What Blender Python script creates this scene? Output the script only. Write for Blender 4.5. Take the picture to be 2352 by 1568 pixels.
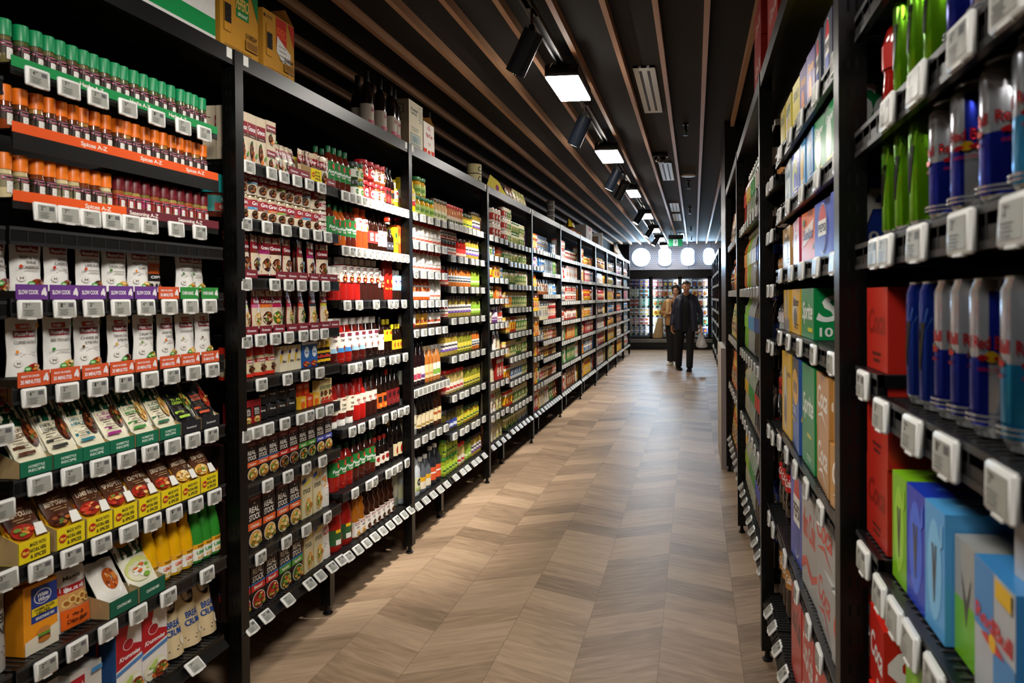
import bpy, math, random
from math import sin, cos, pi, radians, sqrt, floor, ceil
from mathutils import Matrix, Vector
random.seed(7)
for _o in list(bpy.data.objects): bpy.data.objects.remove(_o)
SC = bpy.context.scene
COL = SC.collection
# ---------------------------------------------------------------- camera, world, exposure
F_PX = 1650.0
EYE = 1.41
cam_d = bpy.data.cameras.new('camera'); cam = bpy.data.objects.new('camera', cam_d); COL.objects.link(cam)
cam_d.sensor_fit = 'HORIZONTAL'; cam_d.sensor_width = 36.0
cam_d.lens = 36.0 * F_PX / 2352.0
cam_d.shift_x = -0.10198; cam_d.shift_y = -0.03638
cam_d.clip_start = 0.02; cam_d.clip_end = 80
_yw, _pt, _rl = radians(6.2), radians(0.6), radians(0.37)
_fw = Vector((-sin(_yw)*cos(_pt), cos(_yw)*cos(_pt), -sin(_pt)))
_r = _fw.cross(Vector((0, 0, 1))).normalized(); _u = _r.cross(_fw)
_r2 = _r*cos(_rl) - _u*sin(_rl); _u2 = _u*cos(_rl) + _r*sin(_rl)
cam.matrix_world = Matrix(((_r2.x, _u2.x, -_fw.x, 0), (_r2.y, _u2.y, -_fw.y, 0), (_r2.z, _u2.z, -_fw.z, EYE), (0, 0, 0, 1)))
cam_d.dof.use_dof = True; cam_d.dof.focus_distance = 4.2; cam_d.dof.aperture_fstop = 6.5
SC.camera = cam
world = bpy.data.worlds.new('world'); SC.world = world; world.use_nodes = True
world.node_tree.nodes['Background'].inputs[0].default_value = (0.9, 0.85, 0.8, 1)
world.node_tree.nodes['Background'].inputs[1].default_value = 0.012
SC.view_settings.view_transform = 'Standard'; SC.view_settings.look = 'None'
SC.view_settings.gamma = 1.0; SC.view_settings.exposure = 0.0
SC.view_settings.use_curve_mapping = False
SC.cycles.max_bounces = 6; SC.cycles.diffuse_bounces = 3; SC.cycles.glossy_bounces = 3
SC.cycles.transparent_max_bounces = 8; SC.cycles.caustics_reflective = False; SC.cycles.caustics_refractive = False
SC.cycles.sample_clamp_indirect = 6.0
LAMP_E = 48.0      # flood panels on the track
SPOT_W = 110.0      # cylinder spots on the track
DISC_E = 75.0      # round wall lights above the freezers

# ---------------------------------------------------------------- colours and materials
def C(h):
    if not isinstance(h, str): return h
    r = []
    for i in (0, 2, 4):
        v = int(h[i:i+2], 16)/255.0
        r.append(v/12.92 if v <= .04045 else ((v+.055)/1.055)**2.4)
    return (r[0], r[1], r[2])

MATS = {}
def mat(name, rough=.5, metal=0., spec=.5, coat=0., noise=0., trans=0., sub=None, emit=0.):
    m = bpy.data.materials.new(name); m.use_nodes = True
    nt = m.node_tree; b = nt.nodes['Principled BSDF']
    at = nt.nodes.new('ShaderNodeAttribute'); at.attribute_name = 'Col'
    src = at.outputs['Color']
    if noise:
        tc = nt.nodes.new('ShaderNodeTexCoord'); nz = nt.nodes.new('ShaderNodeTexNoise')
        nz.inputs['Scale'].default_value = 60; nz.inputs['Detail'].default_value = 3
        nt.links.new(tc.outputs['Object'], nz.inputs['Vector'])
        mr = nt.nodes.new('ShaderNodeMapRange'); mr.inputs[3].default_value = 1-noise; mr.inputs[4].default_value = 1+noise
        nt.links.new(nz.outputs[0], mr.inputs[0])
        mx = nt.nodes.new('ShaderNodeVectorMath'); mx.operation = 'SCALE'
        nt.links.new(src, mx.inputs[0]); nt.links.new(mr.outputs[0], mx.inputs['Scale']); src = mx.outputs[0]
    nt.links.new(src, b.inputs['Base Color'])
    b.inputs['Roughness'].default_value = rough; b.inputs['Metallic'].default_value = metal
    b.inputs['Specular IOR Level'].default_value = spec; b.inputs['Coat Weight'].default_value = coat
    b.inputs['Coat Roughness'].default_value = .05; b.inputs['Transmission Weight'].default_value = trans
    if emit:
        nt.links.new(at.outputs['Color'], b.inputs['Emission Color']); b.inputs['Emission Strength'].default_value = emit
    MATS[name] = m; return m
mat('paper', .55, spec=.35, noise=.05)
mat('card', .7, spec=.2, noise=.08)
mat('film', .28, spec=.5, noise=.04)          # foil and plastic pouches
mat('plastic', .35, spec=.4)
mat('gloss', .12, spec=.5, coat=.4)           # filled glass and bottle plastic
mat('metal', .3, metal=1.)
mat('canmetal', .2, metal=.85, spec=.6)
mat('blacksteel', .33, spec=.35, noise=.1)
mat('cloth', .85, spec=.15, noise=.12)
mat('skin', .5, spec=.35)
mat('clear', .08, spec=.5, trans=.9)
mat('lamp', .5, emit=LAMP_E)
mat('disc', .5, emit=DISC_E)
mat('drumside', .5, emit=2.2)
mat('strip', .5, emit=40.0)
mat('sign', .4, emit=.45)
mat('screen', .3, spec=.4)

def wood_mat():
    m = bpy.data.materials.new('batten_wood'); m.use_nodes = True; nt = m.node_tree; b = nt.nodes['Principled BSDF']
    tc = nt.nodes.new('ShaderNodeTexCoord'); mp = nt.nodes.new('ShaderNodeMapping'); mp.inputs['Scale'].default_value = (30, 1.2, 30)
    nz = nt.nodes.new('ShaderNodeTexNoise'); nz.inputs['Scale'].default_value = 2; nz.inputs['Detail'].default_value = 5
    cr = nt.nodes.new('ShaderNodeValToRGB')
    cr.color_ramp.elements[0].color = C('b88560')+(1,); cr.color_ramp.elements[1].color = C('dcb08c')+(1,)
    nt.links.new(tc.outputs['Object'], mp.inputs[0]); nt.links.new(mp.outputs[0], nz.inputs['Vector'])
    nt.links.new(nz.outputs[0], cr.inputs[0]); nt.links.new(cr.outputs[0], b.inputs['Base Color'])
    b.inputs['Roughness'].default_value = .42; b.inputs['Specular IOR Level'].default_value = .5
    return m
MATS['wood'] = wood_mat()

def N(nt, t, **kw):
    n = nt.nodes.new(t)
    for k, v in kw.items(): setattr(n, k, v)
    return n
def mth(nt, op, a, b=None, c=None):
    n = N(nt, 'ShaderNodeMath', operation=op)
    for i, v in enumerate((a, b, c)):
        if v is None: continue
        if hasattr(v, 'is_linked'): nt.links.new(v, n.inputs[i])
        else: n.inputs[i].default_value = v
    return n.outputs[0]
def floor_mat():
    m = bpy.data.materials.new('chevron_oak'); m.use_nodes = True; nt = m.node_tree; b = nt.nodes['Principled BSDF']
    tc = N(nt, 'ShaderNodeTexCoord'); sx = N(nt, 'ShaderNodeSeparateXYZ'); nt.links.new(tc.outputs['Object'], sx.inputs[0])
    X, Y = sx.outputs[0], sx.outputs[1]
    W, PW = .3185, .176
    u = mth(nt, 'DIVIDE', mth(nt, 'ADD', X, .144), W)
    k = mth(nt, 'FLOOR', u); fu = mth(nt, 'SUBTRACT', u, k)
    par = mth(nt, 'MODULO', mth(nt, 'ADD', k, 100), 2)            # 0 even: falls, 1 odd: rises
    sg = mth(nt, 'SUBTRACT', 1, mth(nt, 'MULTIPLY', par, 2))
    off = mth(nt, 'MULTIPLY', mth(nt, 'MULTIPLY', sg, .43*W), mth(nt, 'SUBTRACT', fu, .5))
    v = mth(nt, 'DIVIDE', mth(nt, 'ADD', Y, off), PW)
    pid = mth(nt, 'FLOOR', v); fv = mth(nt, 'SUBTRACT', v, pid)
    cmb = N(nt, 'ShaderNodeCombineXYZ'); nt.links.new(k, cmb.inputs[0]); nt.links.new(pid, cmb.inputs[1])
    wn = N(nt, 'ShaderNodeTexWhiteNoise'); wn.noise_dimensions = '3D'; nt.links.new(cmb.outputs[0], wn.inputs['Vector'])
    # grain runs along the plank
    g = N(nt, 'ShaderNodeCombineXYZ'); nt.links.new(mth(nt, 'MULTIPLY', fu, 1.1), g.inputs[0])
    nt.links.new(mth(nt, 'MULTIPLY', v, 4.2), g.inputs[1]); nt.links.new(mth(nt, 'MULTIPLY', wn.outputs['Value'], 40), g.inputs[2])
    n1 = N(nt, 'ShaderNodeTexNoise'); n1.inputs['Scale'].default_value = 1.6; n1.inputs['Detail'].default_value = 7; n1.inputs['Distortion'].default_value = .8
    nt.links.new(g.outputs[0], n1.inputs['Vector'])
    t = mth(nt, 'ADD', mth(nt, 'MULTIPLY', wn.outputs['Value'], .62), mth(nt, 'MULTIPLY', mth(nt, 'SUBTRACT', n1.outputs[0], .5), 1.15))
    t = mth(nt, 'ADD', t, .2)
    cr = N(nt, 'ShaderNodeValToRGB'); e = cr.color_ramp.elements
    e[0].position = 0; e[0].color = C('7d6852')+(1,); e[1].position = 1; e[1].color = C('c9ad8f')+(1,)
    z = e.new(.45); z.color = C('a98e74')+(1,)
    nt.links.new(t, cr.inputs[0])
    eu = mth(nt, 'MULTIPLY', mth(nt, 'MINIMUM', fu, mth(nt, 'SUBTRACT', 1, fu)), W)
    ev = mth(nt, 'MULTIPLY', mth(nt, 'MINIMUM', fv, mth(nt, 'SUBTRACT', 1, fv)), PW)
    su = mth(nt, 'LESS_THAN', eu, .0013); sv = mth(nt, 'LESS_THAN', ev, .0008)
    s = mth(nt, 'MINIMUM', mth(nt, 'ADD', mth(nt, 'MULTIPLY', su, .5), mth(nt, 'MULTIPLY', sv, .25)), .55)
    mx = N(nt, 'ShaderNodeMix', data_type='RGBA'); nt.links.new(s, mx.inputs[0]); nt.links.new(cr.outputs[0], mx.inputs[6])
    mx.inputs[7].default_value = C('3c2d20')+(1,)
    nt.links.new(mx.outputs[2], b.inputs['Base Color'])
    b.inputs['Roughness'].default_value = .42; b.inputs['Specular IOR Level'].default_value = .3
    bp = N(nt, 'ShaderNodeBump'); bp.inputs['Strength'].default_value = .06; bp.inputs['Distance'].default_value = .004
    nt.links.new(n1.outputs[0], bp.inputs['Height']); nt.links.new(bp.outputs[0], b.inputs['Normal'])
    return m
MATS['floor'] = floor_mat()
def tile_mat():
    m = bpy.data.materials.new('dark_ceiling_tile'); m.use_nodes = True; nt = m.node_tree; b = nt.nodes['Principled BSDF']
    tc = N(nt, 'ShaderNodeTexCoord'); sx = N(nt, 'ShaderNodeSeparateXYZ'); nt.links.new(tc.outputs['Object'], sx.inputs[0])
    def edge(s, p):
        f = mth(nt, 'FRACT', mth(nt, 'DIVIDE', mth(nt, 'ADD', s, 60), p))
        return mth(nt, 'LESS_THAN', f, .012)
    s = mth(nt, 'MAXIMUM', edge(sx.outputs[1], .61), edge(sx.outputs[0], 1.22))
    nz = N(nt, 'ShaderNodeTexNoise'); nz.inputs['Scale'].default_value = 90; nt.links.new(tc.outputs['Object'], nz.inputs['Vector'])
    cr = N(nt, 'ShaderNodeValToRGB'); cr.color_ramp.elements[0].color = C('0f0e0d')+(1,); cr.color_ramp.elements[1].color = C('171513')+(1,)
    nt.links.new(nz.outputs[0], cr.inputs[0])
    mx = N(nt, 'ShaderNodeMix', data_type='RGBA'); nt.links.new(s, mx.inputs[0]); nt.links.new(cr.outputs[0], mx.inputs[6]); mx.inputs[7].default_value = (.008, .008, .008, 1)
    nt.links.new(mx.outputs[2], b.inputs['Base Color']); b.inputs['Roughness'].default_value = .8
    return m
MATS['tile'] = tile_mat()
def pane_mat():
    m = bpy.data.materials.new('door_glass'); m.use_nodes = True; nt = m.node_tree
    for n in list(nt.nodes):
        if n.type != 'OUTPUT_MATERIAL': nt.nodes.remove(n)
    o = [n for n in nt.nodes if n.type == 'OUTPUT_MATERIAL'][0]
    t = N(nt, 'ShaderNodeBsdfTransparent'); t.inputs[0].default_value = (.93, .96, .97, 1)
    g = N(nt, 'ShaderNodeBsdfGlossy'); g.inputs['Roughness'].default_value = .02
    f = N(nt, 'ShaderNodeFresnel'); f.inputs[0].default_value = 1.5
    x = N(nt, 'ShaderNodeMixShader'); nt.links.new(f.outputs[0], x.inputs[0]); nt.links.new(t.outputs[0], x.inputs[1]); nt.links.new(g.outputs[0], x.inputs[2])
    nt.links.new(x.outputs[0], o.inputs[0]); return m
MATS['pane'] = pane_mat()

# ---------------------------------------------------------------- mesh builder
class MB:
    def __init__(s): s.v = []; s.f = []; s.c = []; s.m = []; s.s = []
    def face(s, idx, col, m='paper', sm=False):
        s.f.append(tuple(idx)); s.c.append(C(col)); s.m.append(m); s.s.append(sm)
    def poly(s, pts, col, m='paper', sm=False):
        n = len(s.v); s.v.extend([tuple(p) for p in pts]); s.face(range(n, n+len(pts)), col, m, sm)
    def box(s, x0, x1, y0, y1, z0, z1, col, m='paper', **fc):
        n = len(s.v)
        for z in (z0, z1):
            for x, y in ((x0, y0), (x1, y0), (x1, y1), (x0, y1)): s.v.append((x, y, z))
        for key, q in (('f', (0, 1, 5, 4)), ('r', (1, 2, 6, 5)), ('b', (2, 3, 7, 6)), ('l', (3, 0, 4, 7)), ('t', (4, 5, 6, 7)), ('d', (3, 2, 1, 0))):
            s.face([n+i for i in q], fc.get(key, col), m)
        return s
    def bbox(s, x0, x1, y0, y1, z0, z1, col, m='paper', b=.003):
        """box with chamfered vertical and top edges"""
        b = min(b, (x1-x0)*.45, (y1-y0)*.45, (z1-z0)*.45)
        def ring(z, i):
            return [(x0+b+i, y0+i, z), (x1-b-i, y0+i, z), (x1-i, y0+b+i, z), (x1-i, y1-b-i, z), (x1-b-i, y1-i, z), (x0+b+i, y1-i, z), (x0+i, y1-b-i, z), (x0+i, y0+b+i, z)]
        s.rings([ring(z0, b*.6), ring(z0+b, 0), ring(z1-b, 0), ring(z1, b*.6)], [col]*3, m, sm=False, caps=(col, col))
        return s
    def rings(s, R, cols, m='paper', sm=True, caps=(None, None)):
        n0 = len(s.v); k = len(R[0])
        for r in R: s.v.extend([tuple(p) for p in r])
        for i in range(len(R)-1):
            cm = cols[min(i, len(cols)-1)] if isinstance(cols, (list, tuple)) and not isinstance(cols[0], float) else cols
            mm = m
            if isinstance(cm, tuple) and len(cm) == 2: cm, mm = cm
            for j in range(k):
                a = n0+i*k+j; b2 = n0+i*k+(j+1) % k
                s.face((a, b2, b2+k, a+k), cm, mm, sm)
        def cap(c, base, rev):
            if c is None: return
            mm = m
            if isinstance(c, tuple) and len(c) == 2: c, mm = c
            idx = [base+j for j in range(k)]
            s.face(idx[::-1] if rev else idx, c, mm)
        cap(caps[0], n0, True); cap(caps[1], n0+(len(R)-1)*k, False)
        return s
    def lathe(s, prof, cols, m='gloss', n=18, cx=0, cy=0, z0=0, caps=True, sm=True, axis='z'):
        R = []
        for r, z in prof:
            R.append([(cx+r*cos(2*pi*j/n), cy+r*sin(2*pi*j/n), z0+z) for j in range(n)])
        c = cols if isinstance(cols, list) else [cols]*(len(prof)-1)
        return s.rings(R, c, m, sm, (c[0], c[-1]) if caps else (None, None))
    def tube(s, p0, p1, r, col, m='blacksteel', n=10, r1=None):
        p0, p1 = Vector(p0), Vector(p1); d = (p1-p0).normalized()
        a = d.orthogonal().normalized(); b = d.cross(a); r1 = r if r1 is None else r1
        R = [[p+(a*cos(2*pi*j/n)+b*sin(2*pi*j/n))*rr for j in range(n)] for p, rr in ((p0, r), (p1, r1))]
        return s.rings(R, [col], m, True, (col, col))
    def loft(s, secs, col, m='cloth', n=14, caps=True):
        """secs: (x, y, z, rx, ry) ellipses square to the path"""
        R = []; P = [Vector(q[:3]) for q in secs]
        ref = Vector((1, 0, 0))
        for i, q in enumerate(secs):
            d = (P[min(i+1, len(P)-1)]-P[max(i-1, 0)]).normalized()
            a = ref - d*ref.dot(d)
            if a.length < .2: a = Vector((0, 1, 0)) - d*d.y
            a.normalize(); b = d.cross(a)
            R.append([P[i]+a*(q[3]*cos(2*pi*j/n))+b*(q[4]*sin(2*pi*j/n)) for j in range(n)])
        return s.rings(R, [col]*(len(R)-1), m, True, (col, col) if caps else (None, None))
    def ball(s, c, r, col, m='skin', n=12, k=8):
        rx, ry, rz = r if isinstance(r, tuple) else (r, r, r)
        R = [[(c[0]+rx*sin(t)*cos(2*pi*j/n), c[1]+ry*sin(t)*sin(2*pi*j/n), c[2]-rz*cos(t)) for j in range(n)] for t in [pi*(i+.06)/(k+.12) for i in range(k+1)]]
        return s.rings(R, [col]*k, m, True, (col, col))
    def add(s, o, M=None):
        n = len(s.v)
        s.v.extend([tuple(M @ Vector(p)) for p in o.v] if M else o.v)
        s.f.extend([tuple(i+n for i in f) for f in o.f]); s.c.extend(o.c); s.m.extend(o.m); s.s.extend(o.s)
        return s
    def mesh(s, name):
        me = bpy.data.meshes.new(name); me.from_pydata(s.v, [], s.f)
        names = []
        for x in s.m:
            if x not in names: names.append(x)
        for x in names: me.materials.append(MATS[x])
        ix = {x: i for i, x in enumerate(names)}
        me.polygons.foreach_set('material_index', [ix[x] for x in s.m])
        me.polygons.foreach_set('use_smooth', s.s)
        ca = me.color_attributes.new('Col', 'FLOAT_COLOR', 'CORNER')
        buf = []
        for f, c in zip(s.f, s.c): buf.extend([c[0], c[1], c[2], 1.0]*len(f))
        ca.data.foreach_set('color', buf); me.update(); me.set_sharp_from_angle(angle=radians(38)); return me
    def build(s, name, parent=None, **kw):
        o = bpy.data.objects.new(name, s.mesh(name)); COL.objects.link(o)
        if parent: o.parent = parent
        if kw: tag(o, **kw)
        return o
def tag(o, label=None, cat=None, group=None, kind=None):
    for k, v in (('label', label), ('category', cat), ('group', group), ('kind', kind)):
        if v: o[k] = v
    return o
def empty(name, loc, **kw):
    o = bpy.data.objects.new(name, None); o.location = loc; o.empty_display_size = .05; COL.objects.link(o); return tag(o, **kw)
def struct(name, mb, label=None, **kw): return mb.build(name, kind='structure', label=label, **kw)

# ---------------------------------------------------------------- printed artwork
_tx = {}
def text_mesh(t, bold, it):
    k = (t, bold, it)
    if k not in _tx:
        c = bpy.data.curves.new('t', 'FONT'); c.body = t; c.size = 1; c.resolution_u = 3; c.shear = .25 if it else 0; c.offset = .022 if bold else 0
        c.space_character = .95
        o = bpy.data.objects.new('t', c); me = o.to_mesh()
        v = [(p.co.x, p.co.y) for p in me.vertices]; f = [tuple(p.vertices) for p in me.polygons]
        o.to_mesh_clear(); bpy.data.objects.remove(o); bpy.data.curves.remove(c)
        if not v: v, f = [(0, 0), (1, 0), (0, 1)], []
        x0 = min(p[0] for p in v); x1 = max(p[0] for p in v)
        _tx[k] = ([(p[0]-(x0+x1)/2, p[1]) for p in v], f, x1-x0)
    return _tx[k]
class Art:
    def __init__(s, mb, mp, m='paper', step=None): s.mb, s.mp, s.m, s.step = mb, mp, m, step; s.l = 1
    def nxt(s): s.l += 1
    def rect(s, x0, z0, x1, z1, col):
        nx = max(1, ceil((x1-x0)/s.step)) if s.step else 1; nz = max(1, ceil((z1-z0)/(s.step*2))) if s.step else 1
        n = len(s.mb.v)
        for j in range(nz+1):
            for i in range(nx+1): s.mb.v.append(s.mp(x0+(x1-x0)*i/nx, z0+(z1-z0)*j/nz, s.l))
        for j in range(nz):
            for i in range(nx):
                a = n+j*(nx+1)+i; s.mb.face((a, a+1, a+nx+2, a+nx+1), col, s.m)
        s.nxt()
    def poly(s, pts, col):
        s.mb.poly([s.mp(x, z, s.l) for x, z in pts], col, s.m); s.nxt()
    def ell(s, cx, cz, rx, rz, col, n=18, a0=0, a1=2*pi):
        m = len(s.mb.v); s.mb.v.append(s.mp(cx, cz, s.l))
        for j in range(n+1):
            a = a0+(a1-a0)*j/n; s.mb.v.append(s.mp(cx+rx*cos(a), cz+rz*sin(a), s.l))
        for j in range(n): s.mb.face((m, m+1+j, m+2+j), col, s.m)
        s.nxt()
    def text(s, t, cx, cz, w, h, col, bold=True, it=False, rot=False):
        v, f, tw = text_mesh(t, bold, it); sx = w/max(tw, .01); sz = h/.72; n = len(s.mb.v)
        for x, y in v:
            if rot: s.mb.v.append(s.mp(cx-(y*sx*0+ (y*sz-h/2)), cz+x*sx, s.l))
            else: s.mb.v.append(s.mp(cx+x*sx, cz+y*sz-h/2, s.l))
        for q in f: s.mb.face([n+i for i in q], col, s.m)
        s.nxt()
    def lines(s, cx, cz, w, n, dz, h, col):
        for i in range(n):
            ww = w*(1 if i % 2 == 0 else .75); s.mb.poly([s.mp(cx+a*ww/2, cz-i*dz+b*h/2, s.l) for a, b in ((-1, -1), (1, -1), (1, 1), (-1, 1))], col, s.m)
        s.nxt()
    def food(s, cx, cz, rx, rz, pal, seed=1, plate='f3efe6', n=14):
        rd = random.Random(seed)
        if plate: s.ell(cx, cz, rx, rz, plate); rx *= .92; rz *= .92
        s.ell(cx, cz, rx, rz, pal[0])
        for i in range(n):
            a = rd.uniform(0, 2*pi); q = sqrt(rd.random())*.75; k = rd.uniform(.18, .36)
            s.ell(cx+cos(a)*q*rx, cz+sin(a)*q*rz, rx*k, rz*k*rd.uniform(.6, 1), rd.choice(pal[1:]), 7)
def flat(y): return lambda x, z, l: (x, y-.00035*l, z)
def sideX(x0, sgn=1): return lambda a, z, l: (x0+sgn*.00035*l, a*sgn, z)      # art on the +x (sgn 1) or -x (sgn -1) face
def cyl(r, cy=0): return lambda x, z, l: ((r+.00035*l)*sin(x/r), cy-(r+.00035*l)*cos(x/r), z)
# ---------------------------------------------------------------- the room
ZC, ZB = 2.83, 2.78
b = MB(); b.box(-5.5, 4.0, -4, 20.5, -.05, 0, 'b39a80', 'floor'); struct('floor', b)
b = MB(); b.box(-5.5, 4.0, -4, 20.5, ZC, ZC+.05, '302d2a', 'tile'); struct('ceiling', b)
for nm, q in (('wall_left', (-5.6, -5.5, -4, 20.5)), ('wall_right', (4.0, 4.1, -4, 20.5)), ('wall_near', (-5.5, 4, -4.1, -4)), ('wall_far', (-5.5, 4, 20.4, 20.5))):
    b = MB(); b.box(q[0], q[1], q[2], q[3], 0, ZC, '2a2826', 'card'); struct(nm, b)
k = 0
for i in range(-17, 5):
    x = .068 + .244*i
    k += 1; b = MB(); ys = [-2.5, 1.1, 4.7, 8.3, 11.9, 15.5, 18.86]
    for ya, yb in zip(ys, ys[1:]): b.box(x-.014, x+.014, ya+.001, yb-.001, ZB, ZC, 'a8744a', 'wood')
    struct('trim_%d' % k, b, 'timber ceiling batten running along the dark ceiling')
# column at the end of the drinks gondola
b = MB(); b.box(.25, .95, 5.9, 6.75, 0, ZC, '17181a', 'blacksteel')
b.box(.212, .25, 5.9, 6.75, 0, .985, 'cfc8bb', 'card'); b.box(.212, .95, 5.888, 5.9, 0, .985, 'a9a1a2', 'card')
struct('trim_40', b, 'square black column with pale lower cladding past the drinks bays')
# the far wall above the freezers: perforated panels
YF = 19.0
b = MB(); b.box(-5.4, 3.9, YF+.02, YF+.06, 2.1, ZC, 'd4d6e6', 'card')
A = Art(b, flat(YF+.02), 'card')
for px in [-1.92+.592*i for i in range(-3, 9)]:
    A.l = 1; A.rect(px-.006, 2.12, px+.006, 2.84, '7c7f88')
for ix in range(-47, 44):
    for iz in range(13):
        xx = -.45+.0495*ix + (iz % 2)*.025; zz = 2.16+.051*iz
        A.l = 2; A.poly([(xx-.012, zz), (xx, zz-.012), (xx+.012, zz), (xx, zz+.012)], '22242c')
struct('trim_41', b, 'pale perforated bulkhead panel above the freezers')
DISC = ((-1.40, .245, .24), (-.77, .19, .235), (-.16, .185, .23), (.385, .15, .22), (-2.0, .24, .24), (.95, .2, .23))
ords = ['first', 'second', 'third', 'fourth', 'fifth', 'sixth', 'seventh', 'eighth', 'ninth', 'tenth', 'eleventh', 'twelfth', 'thirteenth', 'fourteenth', 'fifteenth', 'sixteenth', 'seventeenth', 'eighteenth', 'nineteenth', 'twentieth'] + ['%dst' % n if n % 10 == 1 else '%dnd' % n if n % 10 == 2 else '%drd' % n if n % 10 == 3 else '%dth' % n for n in range(21, 200)]
for i, (x, rx, rz) in enumerate(DISC[:4]):
    b = MB(); R = []
    def wl(t, q, s):
        k = 1 if i == 0 else .72; ww = math.exp(-(sin(t)/.38)**2)*((.16 if i == 1 else .0) if cos(t) < 0 else (.16 if i in (1, 2) else 0))
        return (x+rx*s*(1-ww)*math.copysign(abs(cos(t))**k, cos(t)), q, 2.45+rz*s*math.copysign(abs(sin(t))**k, sin(t)))
    for yy, s_ in ((YF+.02, 1.05), (YF, 1.05), (YF, 1.0)): R.append([wl(2*pi*j/40, yy, s_) for j in range(40)])
    b.rings(R, ['d8dce4', 'd8dce4'], 'plastic', False)
    o = b.build('wall_light', label=['round glowing white wall light above the dark freezer door', 'glowing waisted wall light, second from the left above the freezers', 'glowing wall light, third from the left, right of the exit sign', 'glowing wall light partly behind the right-hand shelving, fourth from left'][i], cat='light', group='glowing lights above the freezers')
    d = MB(); R2 = [[wl(2*pi*j/40, yy, s_) for j in range(40)] for yy, s_ in ((YF, .995), (YF-.07, .97), (YF-.085, .9))]
    d.rings(R2, [(.55, .78, 1.0)]*2, 'drumside', False); d.poly(R2[2], (.52, .76, 1.0), 'disc'); d.build('diffuser', o)

# ---------------------------------------------------------------- ceiling fixtures
tr = empty('lighting_track', (-.75, 0, 0), label='long black lighting track with paired rails along the ceiling', cat='lighting track')
b = MB()
for x in (-.768, -.732): b.box(x-.006, x+.006, .6, 18.6, 2.735, 2.765, '0d0d0d', 'plastic')
b.box(-.768, -.732, .6, 18.6, 2.757, 2.778, '090909', 'plastic'); o = b.build('rail', tr); o.location.x = .75
b = MB()
for y in (1.5, 5.2, 9, 12.7, 16.4): b.tube((-.0, y, 2.765), (0, y, ZC-.002), .004, '777777', 'metal')
b.build('hanger', tr)
LAMPS = [(4.03, 4.53, -.84, -.645), (6.12, 6.67, -.845, -.645), (8.45, 9.02, -.80, -.66), (10.9, 11.55, -.85, -.65), (13.3, 14.0, -.85, -.65), (15.4, 16.2, -.85, -.65), (17.75, 18.4, -.85, -.66)]
LNAME = ['nearest square white flood lamp', 'second white flood lamp', 'third flood lamp, half hidden by cylinder spots,', 'fourth white flood lamp', 'fifth white flood lamp', 'sixth white flood lamp', 'last white flood lamp, before the glowing wall,']
def flood(y0, y1, x0, x1, nm):
    r = MB(); r.bbox(x0, x1, y0, y1, 2.665, 2.73, '0c0c0d', 'plastic', .004)
    r.box(x0+.06, x1-.06, y0+.05, y0+.14, 2.73, 2.7345, '111111', 'plastic')
    o = r.build('flood_lamp', label=nm+' along the ceiling track', cat='lamp', group='flood lamps on the ceiling track')
    d = MB(); d.box(x0+.004, x1-.004, y0+.004, y1-.004, 2.655, 2.664, (1, .95, .87), 'lamp'); d.build('diffuser', o)
    h = MB(); h.tube((x0+.05, y0-.02, 2.733), (x0+.012, y0+.02, 2.70), .002, 'bbbbbb', 'metal', 6); h.build('safety_wire', o)
for (y0, y1, x0, x1), nm in zip(LAMPS, LNAME): flood(y0, y1, x0, x1, nm)
def spot(x, y, tx, ty, tz, nm, watt, cone=70):
    o = empty('spot_lamp', (x, y, 2.735), label=nm, cat='lamp', group='cylinder spots on the ceiling track')
    m = MB(); m.box(-.02, .02, -.05, .05, 0, .03, '1a1a1a', 'plastic'); m.tube((0, 0, .01), (0, 0, -.1), .008, '777777', 'metal'); m.box(-.012, .012, -.016, .016, -.11, -.06, '0f0f0f', 'plastic'); m.build('mount', o)
    d = (Vector((tx, ty, tz))-Vector((x, y, 2.6))).normalized(); t = Vector((0, 0, -.105)); t0 = t-d*.02; t1 = t+d*.19
    m = MB(); m.tube(t0, t1, .048, '1c2430', 'plastic', 22); m.build('barrel', o)
    m = MB(); m.tube(t1, t1+d*.001, .04, (1, .9, .76), 'strip', 20); m.build('lens', o)
    l = bpy.data.lights.new('spot_beam', 'SPOT'); l.energy = watt; l.color = (1, .93, .84); l.spot_size = radians(cone); l.spot_blend = .8; l.shadow_soft_size = .035
    lo = bpy.data.objects.new('spot_beam', l); COL.objects.link(lo); lo.parent = o; lo.location = t1+d*.012
    lo.rotation_euler = d.to_track_quat('-Z', 'Y').to_euler()
SP = [(-.745, 3.3, -1.6, 3.75, 1.2, 'nearest black cylinder spot lamp beside the first flood lamp', 2.6, 66), (-.745, 4.9, -1.55, 5.3, 1.0, 'second black cylinder spot lamp before the second flood lamp', 1.8, 72),
      (-.745, 7.0, -1.5, 7.2, 1.2, 'third cylinder spot lamp, just past the second flood lamp', 1.2, 80), (-.745, 7.75, -1.5, 8.6, 1.4, 'fourth cylinder spot lamp, just before the third flood lamp', 2.0, 70),
      (-.745, 10.4, -1.6, 10.2, 1.2, 'fifth cylinder spot lamp, before the fourth flood lamp', 1.0, 80), (-.745, 12.8, -1.6, 12.6, 1.2, 'sixth cylinder spot lamp, before the fifth flood lamp', 1., 80), (-.745, 14.9, -1.6, 14.7, 1.2, 'seventh cylinder spot lamp, before the sixth flood lamp', 1., 80)]
for x, y, tx, ty, tz, nm, w, cn in SP: spot(x, y, tx, ty, tz, nm, SPOT_W*w, cn)
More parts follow.
